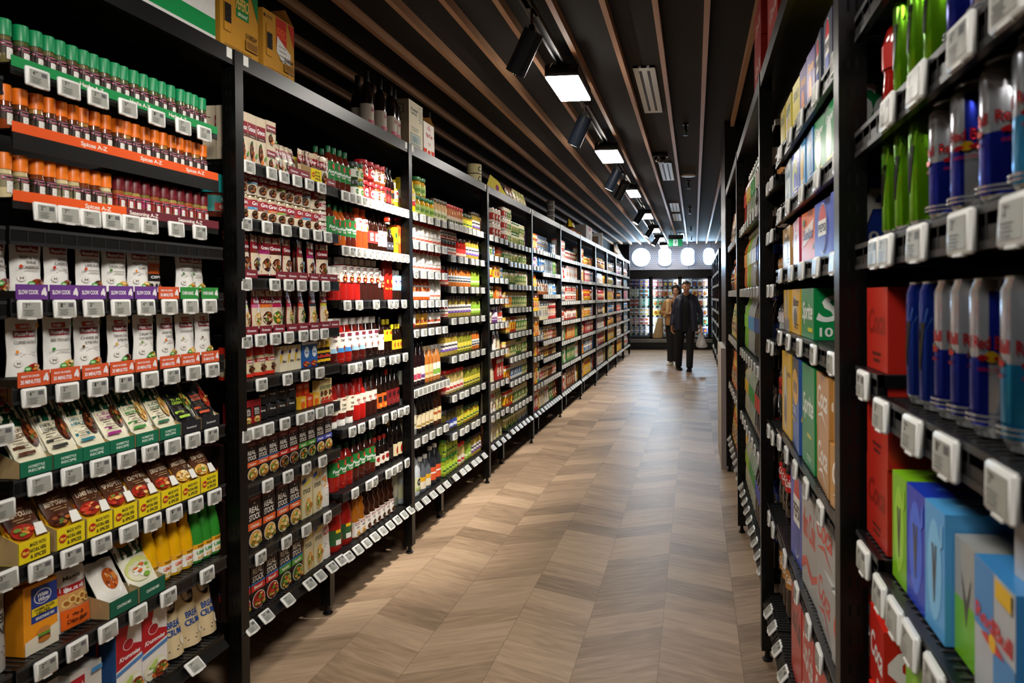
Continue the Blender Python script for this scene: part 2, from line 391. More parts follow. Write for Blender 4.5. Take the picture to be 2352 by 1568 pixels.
# flood lamps of the same track that hang beyond the top edge of the view
OFF = [(1.75, 2.25, .3), (-.6, -.1, .7), (-2.9, -2.4, .7)]
for y0, y1, s in OFF:
    l = bpy.data.lights.new('track_flood', 'AREA'); l.shape = 'RECTANGLE'; l.size = .19; l.size_y = .5; l.energy = 14*s*LAMP_E/34; l.color = (1, .95, .87)
    lo = bpy.data.objects.new('track_flood', l); COL.objects.link(lo); lo.location = (-.745, (y0+y1)/2, 2.65)
for x, y, tx, ty, tz, w, cn in ((-.1, 1.6, -1.6, 2.85, 1.0, .7, 74), (.12, .35, -1.6, 1.8, 1.15, 1.15, 66), (-.745, 1.2, .3, 1.8, 1.15, .55, 80), (-.745, .3, .3, .75, 1.2, .45, 80)):  # unseen fill spots, added to brighten the near shelf fronts
    l = bpy.data.lights.new('track_spot', 'SPOT'); l.energy = SPOT_W*w; l.color = (1, .95, .87); l.spot_size = radians(cn); l.spot_blend = .7; l.shadow_soft_size = .2
    lo = bpy.data.objects.new('track_spot', l); COL.objects.link(lo); lo.location = (x, y, 2.62); lo.rotation_euler = (Vector((tx, ty, tz))-Vector((x, y, 2.62))).to_track_quat('-Z', 'Y').to_euler()
VENT = [(4.43, 5.52, 'nearest white slotted air vent, beside the first flood lamp'), (7.6, 8.75, 'second slotted air vent, behind the camera dome'), (10.9, 12.0, 'third slotted air vent of the ceiling row'), (12.3, 13.45, 'fourth slotted air vent, just past the third'), (16.2, 17.5, 'last slotted air vent, above the exit sign')]
for y0, y1, nm in VENT:
    o = empty('air_vent', (-.303, (y0+y1)/2, ZC), label=nm, cat='vent', group='slotted air vents in the ceiling'); h = (y1-y0)/2
    m = MB()
    for xa, xb in ((-.068, -.034), (-.017, .017), (.034, .068)): m.box(xa, xb, -h, h, -.014, -.001, 'd9d9d6', 'plastic')
    for ya, yb in ((-h, -h+.06), (h-.06, h)): m.box(-.068, .068, ya, yb, -.0141, -.001, 'd9d9d6', 'plastic')
    m.build('frame', o)
    for xx in (-.0255, .0255):
        m = MB(); m.box(xx-.0085, xx+.0085, -h+.06, h-.06, -.006, -.001, '050505', 'plastic'); m.box(xx-.001, xx+.001, -h+.06, h-.06, -.012, -.006, '2c2a26', 'plastic'); m.build('slot', o)
m = MB(); m.lathe([(.075, -.001), (.078, -.035), (.07, -.04)], '0f0f10', 'plastic', 20, -.33, 7.15, ZC)
o = m.build('camera_dome', label='dark security camera dome on the ceiling before the second vent', cat='camera')
m = MB(); m.ball((-.33, 7.15, ZC-.04), (.062, .062, .055), '08080a', 'gloss', 16, 8); m.build('dome', o)
m = MB(); m.lathe([(.085, -.001), (.085, -.018), (.06, -.024), (.001, -.024)], 'c9c6c0', 'plastic', 24, -.065, 8.45, ZC); m.build('ceiling_speaker', label='flat white round ceiling speaker between two battens', cat='speaker')
for y, nm in ((5.95, 'nearest'), (8.9, 'second'), (11.6, 'third'), (14.9, 'fourth'), (17.4, 'last')):
    m = MB(); m.lathe([(.026, -.001), (.026, -.012), (.012, -.014), (.012, -.05), (.018, -.052), (.018, -.06), (.006, -.075), (.004, -.095), (.022, -.097), (.022, -.1)], '16130f', 'plastic', 12, -.065, y, ZC)
    m.build('sprinkler', label=nm+' dark sprinkler head hanging from the ceiling', cat='sprinkler', group='sprinkler heads on the ceiling')
# exit sign
YS = 16.0
o = empty('exit_sign', (-.41, YS, 2.6), label='green exit sign with a white running man hung from the ceiling', cat='sign')
m = MB(); m.box(-.155, .175, -.04, .04, .075, .17, '0b0c10', 'plastic'); m.tube((-.1, 0, .17), (-.1, 0, ZC-2.602), .006, '222222'); m.tube((.1, 0, .17), (.1, 0, ZC-2.602), .006, '222222'); m.build('housing', o)
m = MB(); m.box(-.155, .155, -.012, .012, -.078, .074, '1b8a5a', 'sign', f='1c8f5e')
A = Art(m, flat(-.012), 'sign'); A.rect(-.05, -.072, .05, .07, 'cfe9ea'); g = '175f4a'
A.ell(.012, .045, .012, .013, g); A.poly([(-.006, .03), (.014, .028), (.004, -.012), (-.016, -.008)], g)
A.poly([(-.012, -.008), (.004, -.012), (.022, -.03), (.012, -.062), (.004, -.058), (.01, -.032)], g); A.poly([(-.016, -.004), (-.006, -.012), (-.016, -.04), (-.038, -.044), (-.038, -.036), (-.022, -.032)], g)
A.poly([(.01, .028), (.03, .008), (.042, .014), (.04, .02), (.03, .016), (.014, .032)], g); A.poly([(-.006, .03), (-.028, .022), (-.034, .0), (-.028, -.002), (-.022, .016), (-.004, .022)], g)
m.build('panel', o)

# ---------------------------------------------------------------- shelving
def bay(side, y0, y1, mods, label, last=False, first=False, zt=2.205, x0=None, mid=True):
    """one bay of open black steel shelving; mods: (y0, y1, [rail heights, top to bottom])"""
    S = -1 if side == 'L' else 1; RO = .012 if side == 'R' and x0 is None else 0
    xf = x0 if x0 is not None else (-1.55 if side == 'L' else .25)
    X = lambda d: xf+S*d
    def bx(m, d0, d1, *r, **k): a, c = sorted((X(d0)-xf, X(d1)-xf)); m.box(a, c, *r, **k)
    o = empty('shelving_bay', (xf, (y0+y1)/2, 0), label=label, cat='shelf', group='black steel shelving bays'); yo = (y0+y1)/2
    def post(y, d0, d1, ztop, w=.022):
        m = MB(); bx(m, d0, d1, y-yo-w, y-yo+w, .045, ztop, '060606', 'blacksteel')
        for zz in [.1+.05*i for i in range(int(ztop/.05)-2)]:
            for dx in (.35, .65):
                a = X(d0+(d1-d0)*dx)-xf; m.poly([(a-.0025, y-yo-w-.0003, zz), (a+.0025, y-yo-w-.0003, zz), (a+.0025, y-yo-w-.0003, zz+.02), (a-.0025, y-yo-w-.0003, zz+.02)], '010101', 'card')
        p = m.build('post', o)
        m = MB(); c = X((d0+d1)/2)-xf; m.lathe([(.019, .002), (.021, .008), (.012, .014), (.008, .045), (.008, .05)], '0e0e0e', 'blacksteel', 14, c, y-yo, 0); m.build('foot', p)
    post(y0, 0, .048, zt+.055)
    if last: post(y1, 0, .048, zt+.055)
    post(y0, .47, .5, zt, .015)
    if mid:
        ym = mods[1][0] if len(mods) > 1 else (y0+y1)/2
        post(ym, .065, .11, .2, .02)
    m = MB(); bx(m, .004, .022, y0-yo+.022, y1-yo-.022, zt, zt+.055, '0e0e0f', 'blacksteel'); bx(m, .022, .5, y0-yo-.02, y1-yo-.023, zt+.02, zt+.045, '0d0c0b', 'blacksteel'); bx(m, .15, .19, y0-yo-.02, y1-yo-.023, zt-.012, zt+.02, '0d0c0b', 'blacksteel'); m.build('top_shelf', o)
    m = MB(); bx(m, .485, .5, y0-yo-.02, y1-yo-.023, .05, zt+.02, '040404', 'blacksteel'); m.build('back_panel', o)
    m = MB(); bx(m, .36, .38, y0-yo-.02, y1-yo-.023, .0, .2, '090909', 'blacksteel'); m.build('kick_panel', o)
    for yy in (y0+.045, y1-.045):
        m = MB(); bx(m, .0035, .0042, yy-yo-.014, yy-yo+.014, zt+.018, zt+.052, 'e8e8e2', 'paper'); m.build('number_sticker', o)
    for mod in mods:
        ya, yb, zs = mod[0]-yo, mod[1]-yo, mod[2]
        for i, z in enumerate(zs):
            low = i == len(zs)-1 and len(mod) < 4
            m = MB(); bx(m, .024, .47, ya, yb, z, z+.018, '0a0a0a', 'blacksteel')
            for q in range(int((yb-ya)/.02)): bx(m, .026, .12, ya+q*.02, ya+q*.02+.006, z+.018, z+.0195, '2a2a2b', 'blacksteel')
            for yy in (ya+.01, yb-.01): bx(m, .03, .46, yy-.004, yy+.004, z-.015, z, '060606', 'blacksteel')
            sh = m.build('shelf', o)
            m = MB()
            if low:
                c = [(.004, z-.022), (.036, z+.02), (.042, z+.014), (.01, z-.028)]
                pts = [[(X(d)-xf, y, zz) for d, zz in c] for y in (ya, yb)]
                m.rings(pts, ['0d0d0e'], 'plastic', False, ('0d0d0e', '0d0d0e'))
            else:
                bx(m, .012+RO, .022+RO, ya, yb, z-.022, z+.02, '0b0b0c', 'plastic'); bx(m, .0105+RO, .012+RO, ya, yb, z+.012, z+.02, '303031', 'plastic'); bx(m, .0105+RO, .012+RO, ya, yb, z-.022, z-.014, '222223', 'plastic')
                for q in range(int((yb-ya)/.045)): bx(m, .0112+RO, .012+RO, ya+q*.045, ya+q*.045+.0015, z-.014, z+.012, '2e2e2e', 'plastic')
            m.build('price_rail', sh)
    return o
LB = [.83, 2.32, 3.815, 5.31, 6.80, 8.30, 9.79, 11.28, 12.78, 14.27, 15.77, 17.26]
Z2L = [1.877, 1.675, 1.466, 1.265, 1.105, .938, .732, .485, .257]; Z2R = [1.872, 1.627, 1.382, 1.094, .806, .520, .248]
Z3L = [1.872, 1.710, 1.546, 1.378, 1.213, .878, .596, .237]; Z3R = [1.877, 1.666, 1.465, 1.259, 1.011, .757, .511, .239]
Z4L = [1.872, 1.717, 1.548, 1.383, 1.185, .966, .718, .474, .248]; Z4R = [1.861, 1.696, 1.501, 1.299, 1.082, .875, .669, .448, .258]
Z5L = [1.87, 1.70, 1.50, 1.25, 1.0, .80, .52, .25]; Z5R = [1.87, 1.65, 1.42, 1.15, .93, .75, .52, .25]
Z6 = [1.86, 1.62, 1.34, 1.1, .86, .58, .25]
bay('L', .83, 2.32, [(.85, 1.48, [1.9, 1.56, 1.39, 1.11, .78, .535, .27]), (1.49, 2.24, [1.562, 1.395, 1.19, .975, .775, .535, .27])], 'black shelving bay with spice jars, recipe pouches and breadcrumbs', first=True)
bay('L', 2.32, 3.815, [(2.345, 3.025, Z2L), (3.04, 3.79, Z2R)], 'black shelving bay with gravy tins, stock cartons and sauce bottles')
bay('L', 3.815, 5.31, [(3.84, 4.44, Z3L), (4.45, 5.285, Z3R)], 'black shelving bay with dressings, vinegars and pickle jars')
bay('L', 5.31, 6.80, [(5.335, 5.93, Z4L), (5.94, 6.775, Z4R)], 'black shelving bay with canned vegetables and noodles')
bay('L', 6.80, 8.30, [(6.825, 7.3, Z5L), (7.31, 8.275, Z5R)], 'black shelving bay with yellow boxes and red canned goods')
FARL = ['white cartons and red packets', 'orange and yellow packets', 'white and red bags', 'yellow and beige snack bags', 'dark and purple packets', 'pale blue and pink packets, last before the freezers']
for i in range(5, 11):
    bay('L', LB[i], LB[i+1], [(LB[i]+.025, LB[i]+.62, Z6), (LB[i]+.63, LB[i+1]-.025, Z6)], 'black shelving bay with '+FARL[i-5], last=(i == 10))
ZR1 = [1.86, 1.665, 1.475, 1.24, .975, .62, .27]; ZR2 = [1.855, 1.665, 1.475, 1.28, .945, .62, .255]
ZR3 = [1.775, 1.43, 1.09, .72, .30]; ZRB = [1.80, 1.62, 1.43, 1.23, .92, .60, .255]
bay('R', -.21, 1.305, [(-.19, 1.108, ZR1[3:]), (1.118, 1.262, [1.27, .99, .62, .26]), (-.19, 1.262, ZR1[:3], 0)], 'black shelving bay with energy drink cans, nearest on the right', first=True)
bay('R', 1.305, 2.813, [(1.33, 2.46, ZR2), (2.47, 2.79, ZRB)], 'black shelving bay with boxed soft drink cans')
bay('R', 2.813, 4.327, [(2.84, 4.30, ZR3)], 'black shelving bay with large soft drink bottles')
bay('R', 4.327, 5.835, [(4.35, 5.80, ZR3)], 'black shelving bay with chips and bottles before the column', last=True)
for i, (a, c) in enumerate(((12.95, 14.45), (14.45, 15.95), (15.95, 17.45))):
    bay('R', a, c, [(a+.025, c-.025, Z6)], ['far right shelving bay, first past the column gap', 'far right shelving bay, middle of three', 'far right shelving bay, last before the freezers'][i], last=(i == 2), x0=.43)
# ---------------------------------------------------------------- goods: builders
class P:
    """one kind of article: front faces -y, base at z 0"""
    def __init__(s, name, cat, look, w, d, h, mb, parts=()):
        s.name, s.cat, s.look, s.w, s.d, s.h, s.mb, s.parts = name, cat, look, w, d, h, mb, list(parts); s.me = None; s.pm = None
    def get(s):
        if s.me is None:
            s.me = s.mb.mesh(s.name); s.pm = [(n, m.mesh(n)) for n, m in s.parts]
        return s.me, s.pm
KIND_N = {}; STUFF = {}; NUM = {}
CAP = 300
def put(p, loc, rz, where, side, group=None, tilt=0, tier='', yaw=0, label=None, force=False, plain=False):
    n = KIND_N.get(p.name, 0)
    if n >= CAP and not force:
        STUFF.setdefault(p.name, []).append((p, loc, rz+yaw, tilt)); return None
    KIND_N[p.name] = n+1
    me, pm = p.get()
    o = bpy.data.objects.new(p.name, me); COL.objects.link(o)
    o.location = loc; o.rotation_euler = (tilt, 0, rz+yaw)
    if label is None:
        key = (p.look, where, tier); NUM[key] = NUM.get(key, 0)+1
        label = (p.look, tier, NUM[key], where)
        PEND.append((o, key, NUM[key]))
    else: o['label'] = label
    o['category'] = p.cat
    o['group'] = group or (p.look+'s on the '+where)
    if not plain:
        for nme, mm in pm:
            c = bpy.data.objects.new(nme, mm); COL.objects.link(c); c.parent = o
    return o
PEND = []
def finish_labels():
    for o, key, n in PEND:
        look, where, tier = key
        w = where.split(' of ', 1)
        if len(w) == 2: where = w[1].replace('the ', '')+', '+w[0]
        t = [look]+([tier] if tier else [])+([ords[n-1]+' from left'] if NUM[key] > 1 else [])+[where]
        o['label'] = ', '.join(t)
XL, XR = -1.60, .29
TIER = {1: [''], 2: ['lower tier', 'upper tier'], 3: ['bottom tier', 'middle tier', 'top tier'], 4: ['bottom tier', 'second tier', 'third tier', 'top tier']}
def line(side, z, where, items, back=0., **kw):
    """items: (kind, ys, opts) with ys a list of centres or (start, count, pitch)"""
    S, rz, xf = (-1, pi/2, XL) if side == 'L' else (1, -pi/2, XR)
    if 'xf' in kw: xf = kw['xf']
    for it in items:
        p, ys = it[0], it[1]; op = it[2] if len(it) > 2 else {}
        if isinstance(ys, tuple): ys = [ys[0]+ys[2]*i for i in range(ys[1])]
        ys = sorted(ys, reverse=(side == 'R'))
        st = op.get('stack', 1); dp = op.get('deep', 1); rd = random.Random(int(z*1000)+int(ys[0]*100))
        for q in range(dp):
            for i, y in enumerate(ys):
                pp = p[i % len(p)] if isinstance(p, list) else p
                for t in range(st):
                    x = xf+S*(pp.d/2+op.get('in', 0)+back+q*(pp.d+.006))
                    put(pp, (x, y+rd.uniform(-.002, .002), z+t*(pp.h+.0005)+op.get('up', 0)), rz, where, side, tilt=op.get('tilt', 0), tier=(TIER[st][t] if st > 1 else '')+(' behind' if q and st > 1 else 'second row' if q == 1 else 'third row' if q == 2 else ''), yaw=rd.uniform(-op.get('jit', .06), op.get('jit', .06)))

def jar(look, r, h, fill, lid, lab, z0, z1, art=None, lh=.02, name='jar', cat='jar', neck=.82, lidr=None, n=18, fm='gloss'):
    m = MB(); hb = h-lh; lr = lidr or r*.97
    m.lathe([(r*.9, .001), (r, .008), (r, hb*.78), (r*neck, hb*.95), (r*neck, hb)], [fill]*4, fm, n)
    L = MB(); L.lathe([(lr, hb-.002), (lr, h-.003), (lr*.94, h)], [lid]*2, 'plastic', n)
    parts = [('lid', L)]
    if lab:
        B = MB(); B.lathe([(r+.0004, z0), (r+.0004, z1)], [lab], 'paper', n, caps=False)
        if art: art(Art(B, cyl(r+.0006), step=r*.3), r)
        parts.append(('label', B))
    return P(name, cat, look, 2*r+.001, 2*r, h, m, parts)
def bottle(look, prof, fill, cap, caph, lab, z0, z1, lr, art=None, name='bottle', n=18, fm='gloss', capr=None, parts=(), lm='paper'):
    """prof: (r, z) up to the neck top"""
    m = MB(); m.lathe(prof, [fill]*(len(prof)-1) if not isinstance(fill, list) else fill, fm, n)
    h0 = prof[-1][1]; cr = capr or prof[-1][0]*1.15
    L = MB(); L.lathe([(cr, h0-.004), (cr, h0+caph-.002), (cr*.9, h0+caph)], [cap]*2, 'plastic', 14)
    pr = [('cap', L)]+list(parts)
    if lab:
        B = MB(); B.lathe([(lr+.0004, z0), (lr+.0004, z1)], [lab], lm, n, caps=False)
        if art: art(Art(B, cyl(lr+.0006), step=lr*.3), lr)
        pr.append(('label', B))
    return P(name, 'bottle', look, 2*max(q[0] for q in prof)+.001, 2*max(q[0] for q in prof), h0+caph, m, pr)
def can(look, r, h, bands, art=None, name='food_can', lid='c8c8c8', n=18, bm='paper', rim=True, cat='can'):
    m = MB(); pr = [(r*.93, 0), (r, .004)]; cs = [(C(lid), 'canmetal')]
    z = .004
    for fr, c in bands: z2 = min(h-.004, z+(h-.008)*fr); pr.append((r, z2)); cs.append((C(c), bm)); z = z2
    pr += [(r*.96, h), (r*.9, h-.002), (.002, h-.003)]; cs += [(C(lid), 'canmetal')]*3
    m.lathe(pr, cs, bm, n, caps=False)
    if art: art(Art(m, cyl(r+.0003), bm, step=r*.3), r)
    return P(name, cat, look, 2*r+.001, 2*r, h, m)
def carton(look, w, d, h, col, art=None, top=None, side=None, name='carton', cat='carton', m='paper', lart=None, b=.0015, parts=()):
    k = MB(); k.box(-w/2, w/2, -d/2, d/2, 0, h, col, m, t=top or col, l=side or col, r=side or col)
    if art: art(Art(k, flat(-d/2), m), w, h)
    if lart:
        A = Art(k, lambda a, z, l: (-w/2-.00035*l, -a, z), m); lart(A, d, h)
        A = Art(k, lambda a, z, l: (w/2+.00035*l, a, z), m); lart(A, d, h)
    return P(name, cat, look, w, d, h, k, parts)
def pouch(look, w, d, h, col, art=None, back=None, name='pouch', cat='pouch', m='film', seal=None, waist=.06, flatb=False, seed=0, nx=9, nz=12):
    rd = random.Random(seed); ph = rd.uniform(0, 6); k = MB()
    def hw(t): return w/2*(1-waist*sin(pi*min(1, t*1.15))+.0*t)
    def th(t):
        if flatb: return d/2*max(.05, max(0., sin(pi*min(1, max(0, t))))**.55)
        return d/2*max(.04, (1-min(1, max(0., t))**2.2))
    def yf(x, z):
        t = z/h; u = min(1, abs(x)/hw(t)); return th(t)*max(0, 1-u**2.6)+.0012*sin(9*t+ph+14*x/w)
    def mp(x, z, l): return (x*hw(z/h)/(w/2), -yf(x*hw(z/h)/(w/2), z)-.00035*l, z)
    for sgn in (-1, 1):
        n = len(k.v)
        for j in range(nz+1):
            t = j/nz
            for i in range(nx+1):
                x = (2*i/nx-1)*hw(t); y = sgn*yf(x, t*h); k.v.append((x, y, t*h+(0 if j < nz else .002*sin(i*1.3+ph))))
        for j in range(nz):
            for i in range(nx):
                a = n+j*(nx+1)+i; c = (back or col) if sgn > 0 else (seal if (seal and j >= nz-1) else col)
                k.face((a, a+1, a+nx+2, a+nx+1), c, m, True)
    if art: art(Art(k, mp, m, step=w/6), w, h)
    return P(name, cat, look, w, d, h, k)
STEW = ['8c3a1a', 'c2571f', 'd98a32', '6e2a14', 'e0b060', '5c7a2a']; RED = ['a3281a', 'c93a22', 'e08a3a', '7a1c14', '6d8f33', 'f0c070']
CREAM = ['d9a950', 'eec67a', 'b5722c', 'f5e0a0', '7e9a3a', 'c98f3c']; GRN = ['4f6f22', '86a53a', 'c7d070', 'd8a03c', 'b04a22', '2f4a18']
BRN = ['4a2010', '6e3418', '8f4a22', '30140a', 'b5662e', '5d7030']; SAL = ['e6e2c8', '7fae3c', 'b9d26a', 'd96a34', 'f1efe0', 'c24426']

# ---- near left bay
def herb(capc, fill, lab, look):
    def a(A, r):
        A.rect(-.016, .048, .016, .058, 'c96a86'); A.text('Masterfoods', 0, .053, .026, .005, 'f0e8e4')
        A.rect(-.006, .018, .015, .045, 'ece9e2'); A.lines(.004, .04, .014, 4, .006, .002, '333333')
    p = jar(look, .0158, .112, fill, capc, lab, .03, .062, a, .037, 'spice_jar', 'jar', .9, .0161, 16)
    return p
HERB = [herb('0f8a52', f, l, 'green-capped herb jar') for f, l in (('6a5f38', '3a3024'), ('4f5a2c', '3a3024'), ('5d4a2c', '33291f'))]
SPI = [herb('f07818', f, l, 'orange-capped spice jar') for f, l in (('8a3c18', '3a2a20'), ('6b3a1c', '3a2a20'), ('a87a3c', '3d3124'), ('5e3520', '33261d'))]
SPI2 = [herb('ee7a1c', f, l, 'orange-capped spice jar') for f, l in (('d8c89a', '8a8060'), ('c9b88a', '7a7050'), ('7a3a1a', '3a2a20'), ('6b3018', '3a2a20'))]
SEA = [herb('6a1a22', f, l, 'maroon-capped seasoning jar') for f, l in (('9a5a2c', 'a02c24'), ('8a7a3c', 'a02c24'), ('a88c50', 'a52a2a'), ('7c6a34', 'b03060'))]
def mf(look, name, tagc, tagt, pal, seed, ex='d24a2c'):
    def a(A, w, h):
        A.rect(-w*.24, h*.80, w*.24, h*.895, tagc); A.text(tagt, 0, h*.848, w*.4, h*.045, 'f4eef2')
        A.rect(-w*.36, h*.665, w*.36, h*.70, 'a5202e'); A.rect(-w*.36, h*.70, w*.36, h*.78, '8c1a26'); A.text('MasterFoods', 0, h*.725, w*.66, h*.07, 'ffffff')
        ls = name.split('|'); z = h*.58
        for i, t in enumerate(ls): A.text(t, 0, z-i*h*.085, min(w*.72, .05*w*len(t)+w*.12), h*.055, '4a3c34', False)
        A.lines(0, h*.40, w*.5, 3, h*.03, h*.008, 'b7aa9f')
        A.ell(-w*.3, h*.22, w*.1, h*.06, 'c6bdb4'); A.ell(-w*.3, h*.22, w*.088, h*.053, 'e9e6e0'); A.text('M', -w*.3, h*.22, w*.09, h*.05, '8a7f78')
        A.food(w*.16, h*.10, w*.3, h*.11, pal, seed, None); A.ell(-w*.12, h*.12, w*.1, h*.045, '3f9a3c'); A.ell(-w*.12, h*.12, w*.07, h*.02, 'bfe0b0')
        A.ell(w*.36, h*.86, w*.05, h*.04, ex); A.ell(-w*.36, h*.42, w*.035, h*.03, ex)
    return pouch(look, .079, .042, .140, 'e9e7e2', a, 'd8d6d2', 'recipe_pouch', 'pouch', seed=seed)
V, O_, G_ = '5b2d7a', 'cf4a28', '2f8a3a'
MF1 = [mf('white beef and red wine casserole pouch', 'BEEF & RED|WINE|CASSEROLE', V, 'SLOW COOK', STEW, 1), mf('white lamb casserole pouch', 'LAMB|CASSEROLE', V, 'SLOW COOK', STEW, 2, 'c22c22'), mf('white lamb shank pouch', 'GARLIC & HERB|LAMB SHANK', V, 'SLOW COOK', BRN, 3), mf('white farmhouse chicken pouch', 'FARMHOUSE|CHICKEN CASSEROLE', V, 'SLOW COOK', CREAM, 4, '5c8a3a'),
       mf('white mild chicken curry pouch', 'MILD CHICKEN|CURRY', V, 'SLOW COOK', CREAM, 5, 'e08a2c'), mf('white creamy potato bake pouch', 'CREAMY CHEESE|POTATO BAKE', G_, 'OVEN BAKE', CREAM, 6, '3c7a34'), mf('white garlic potato bake pouch', 'CREAMY GARLIC|& HERB POTATO', G_, 'OVEN BAKE', CREAM, 7, '3c7a34')]
def bbq(A, w, h):
    A.rect(-w*.36, h*.72, w*.36, h*.84, '8c7f78'); A.text('MasterFoods', 0, h*.78, w*.6, h*.06, 'ffffff'); A.rect(-w*.48, h*.40, w*.48, h*.64, 'e5641c'); A.text('CHICKEN', 0, h*.52, w*.6, h*.07, 'ffd9a0'); A.rect(-w*.48, h*.24, w*.48, h*.40, '1a1716'); A.text('CRISPY', 0, h*.33, w*.6, h*.06, 'ffffff')
    for i in range(3): A.ell(-w*.28+w*.26*i, h*.14, w*.09, h*.05, '2a2523')
    A.food(w*.3, h*.08, w*.2, h*.08, RED, 3, None)
MFB = pouch('black and orange crispy chicken pouch',   .062, .03, .137, 'e2dcd4', bbq, 'b9b2aa', 'recipe_pouch', 'pouch', seed=8)
MF2 = [mf('white %s pouch' % l, nm, O_, '30 MINUTES', pal, 20+i, ex) for i, (l, nm, pal, ex) in enumerate((('curried sausages', 'CURRIED SAUSAGES', RED, 'e08a2c'), ('beef stroganoff', 'BEEF STROGANOFF', CREAM, '3f8a3c'), ('chinese beef stir fry', 'CHINESE BEEF|STIR FRY', RED, '6a4a2c'), ('teriyaki chicken', 'TERIYAKI CHICKEN|STIR FRY', BRN, 'c9a23c'), ('creamy thai chicken', 'CREAMY THAI|CHICKEN STIR FRY', GRN, '6a8a3c'), ('honey mustard chicken', 'HONEY MUSTARD|CHICKEN', CREAM, 'c8641c'), ('chicken alfredo', 'CHICKEN ALFREDO', CREAM, 'b09a6a'), ('carbonara', 'CARBONARA', CREAM, '7a5a3c')))]
def shelf_card(look, w, h, col, text, sub=None, name='shelf_sign', logo=True, tc='f2ecf0'):
    m = MB(); m.box(-w/2, w/2, -.0008, .0008, 0, h, col, 'paper'); A = Art(m, flat(-.0008))
    tw = w*(.62 if logo else .7); cx = -w*.12 if logo else 0
    if sub: A.text(sub, cx, h*.7, tw*.9, h*.14, tc); A.text(text, cx, h*.34, tw, h*.26, tc)
    else: A.text(text, cx, h*.5, tw, h*.28, tc)
    if logo: A.poly([(w*.27+w*.19*x, h*(.14+.72*y)) for x, y in ((0, .3), (.08, .55), (.3, .75), (.5, .95), (.62, .85), (.72, .98), (.8, .7), (.98, .42), (.85, .12), (.6, .18), (.4, .3), (.15, .2))], 'e8e2e6')
    return P(name, 'sign', look, w, .002, h, m)
def packet(look, band, title, pal, seed, base='e9e2c6', w=.078, h=.16, topc='12462f', logo='a02020', lt='Continental'):
    def a(A, w, h):
        A.rect(-w*.49, h*.60, w*.49, h*.975, topc); A.poly([(-w*.42, h*.80), (w*.1, h*.86), (w*.12, h*.93), (-w*.40, h*.88)], logo); A.text(lt, -w*.14, h*.868, w*.42, h*.035, 'ffffff', True, True)
        A.rect(-w*.44, h*.42, w*.06, h*.60, topc if band is None else base)
        for i, t in enumerate(title.split('|')): A.text(t, -w*.16, h*(.53-.075*i), w*.46, h*.055, band or 'efe8d0')
        A.food(w*.3, h*.44, w*.23, h*.22, pal, seed, '3a241a'); A.lines(-w*.16, h*.3, w*.42, 3, h*.04, h*.01, '5a4a3a')
        A.rect(-w*.42, h*.12, w*.1, h*.17, band or '6a5a3a')
    return pouch(look, w, .012, h, base, a, 'cfcabd', 'recipe_packet', 'packet', 'film', waist=.0, flatb=True, seed=seed)
CON = [packet('cream savoury mince packet', '5a3220', 'SAVOURY|MINCE', BRN, 30), packet('cream beef stroganoff packet', '3a3a34', 'BEEF|STROGANOFF', BRN, 31), packet('cream savoury mince recipe packet', '2c7a86', 'SAVOURY|MINCE', BRN, 32), packet('cream chilli con carne packet', '9a2a7a', 'CHILLI|CON CARNE', BRN, 33), packet('cream chow mein packet', '3f8a3c', 'CHOW|MEIN', CREAM, 34), packet('cream apricot chicken packet', '2f6a4a', 'APRICOT|CHICKEN', CREAM, 35),
       packet('black stir fry packet', 'a8d04a', 'THAI|GREEN', GRN, 36, '17181a', topc='101112'), packet('black sensational soup packet', 'd05a3a', 'SLOW|COOKED', RED, 37, '1a1a1c', topc='101112')]
def maggi(look, t, seed, pal):
    def a(A, w, h):
        A.rect(-w*.49, h*.56, w*.49, h*.98, 'e8a81e'); A.ell(-w*.12, h*.84, w*.24, h*.075, 'b8201c'); A.text('Maggi', -w*.12, h*.84, w*.34, h*.07, 'ffe04a', True, True)
        A.ell(w*.3, h*.74, w*.17, h*.13, '7a1a14'); A.food(w*.3, h*.74, w*.14, h*.11, SAL, seed, None); A.ell(-w*.1, h*.58, w*.4, h*.11, '4a1c10')
        A.rect(-w*.49, h*.2, w*.49, h*.56, '55321f'); A.text('MADE WITH', 0, h*.5, w*.5, h*.03, 'd8b890', False); A.text(t, 0, h*.42, w*.8, h*.075, 'f0dcc0'); A.lines(0, h*.34, w*.6, 2, h*.04, h*.01, 'c8a880')
        A.food(-w*.15, h*.16, w*.34, h*.11, pal, seed+1, None); A.poly([(w*.16, h*.22), (w*.49, h*.22), (w*.49, h*.04), (w*.12, h*.04)], 'f1efe8')
    return pouch(look, .08, .012, .165, 'd99a1c', a, 'b98a30', 'recipe_packet', 'packet', 'film', waist=0, flatb=True, seed=seed)
MAG = [maggi('yellow %s packet' % l, t, 40+i, p_) for i, (l, t, p_) in enumerate((('beef goulash', 'BEEF GOULASH', RED), ('beef stroganoff recipe', 'BEEF STROGANOFF', BRN), ('lamb ragu', 'LAMB RAGU', RED), ('spaghetti', 'SPAGHETTI', RED), ('chow mein recipe', 'CHOW MEIN', RED), ('devilled sausages', 'DEVILLED SAUSAGES', RED), ('apricot chicken recipe', 'APRICOT CHICKEN', CREAM), ('tuna mornay', 'TUNA MORNAY', CREAM)))]
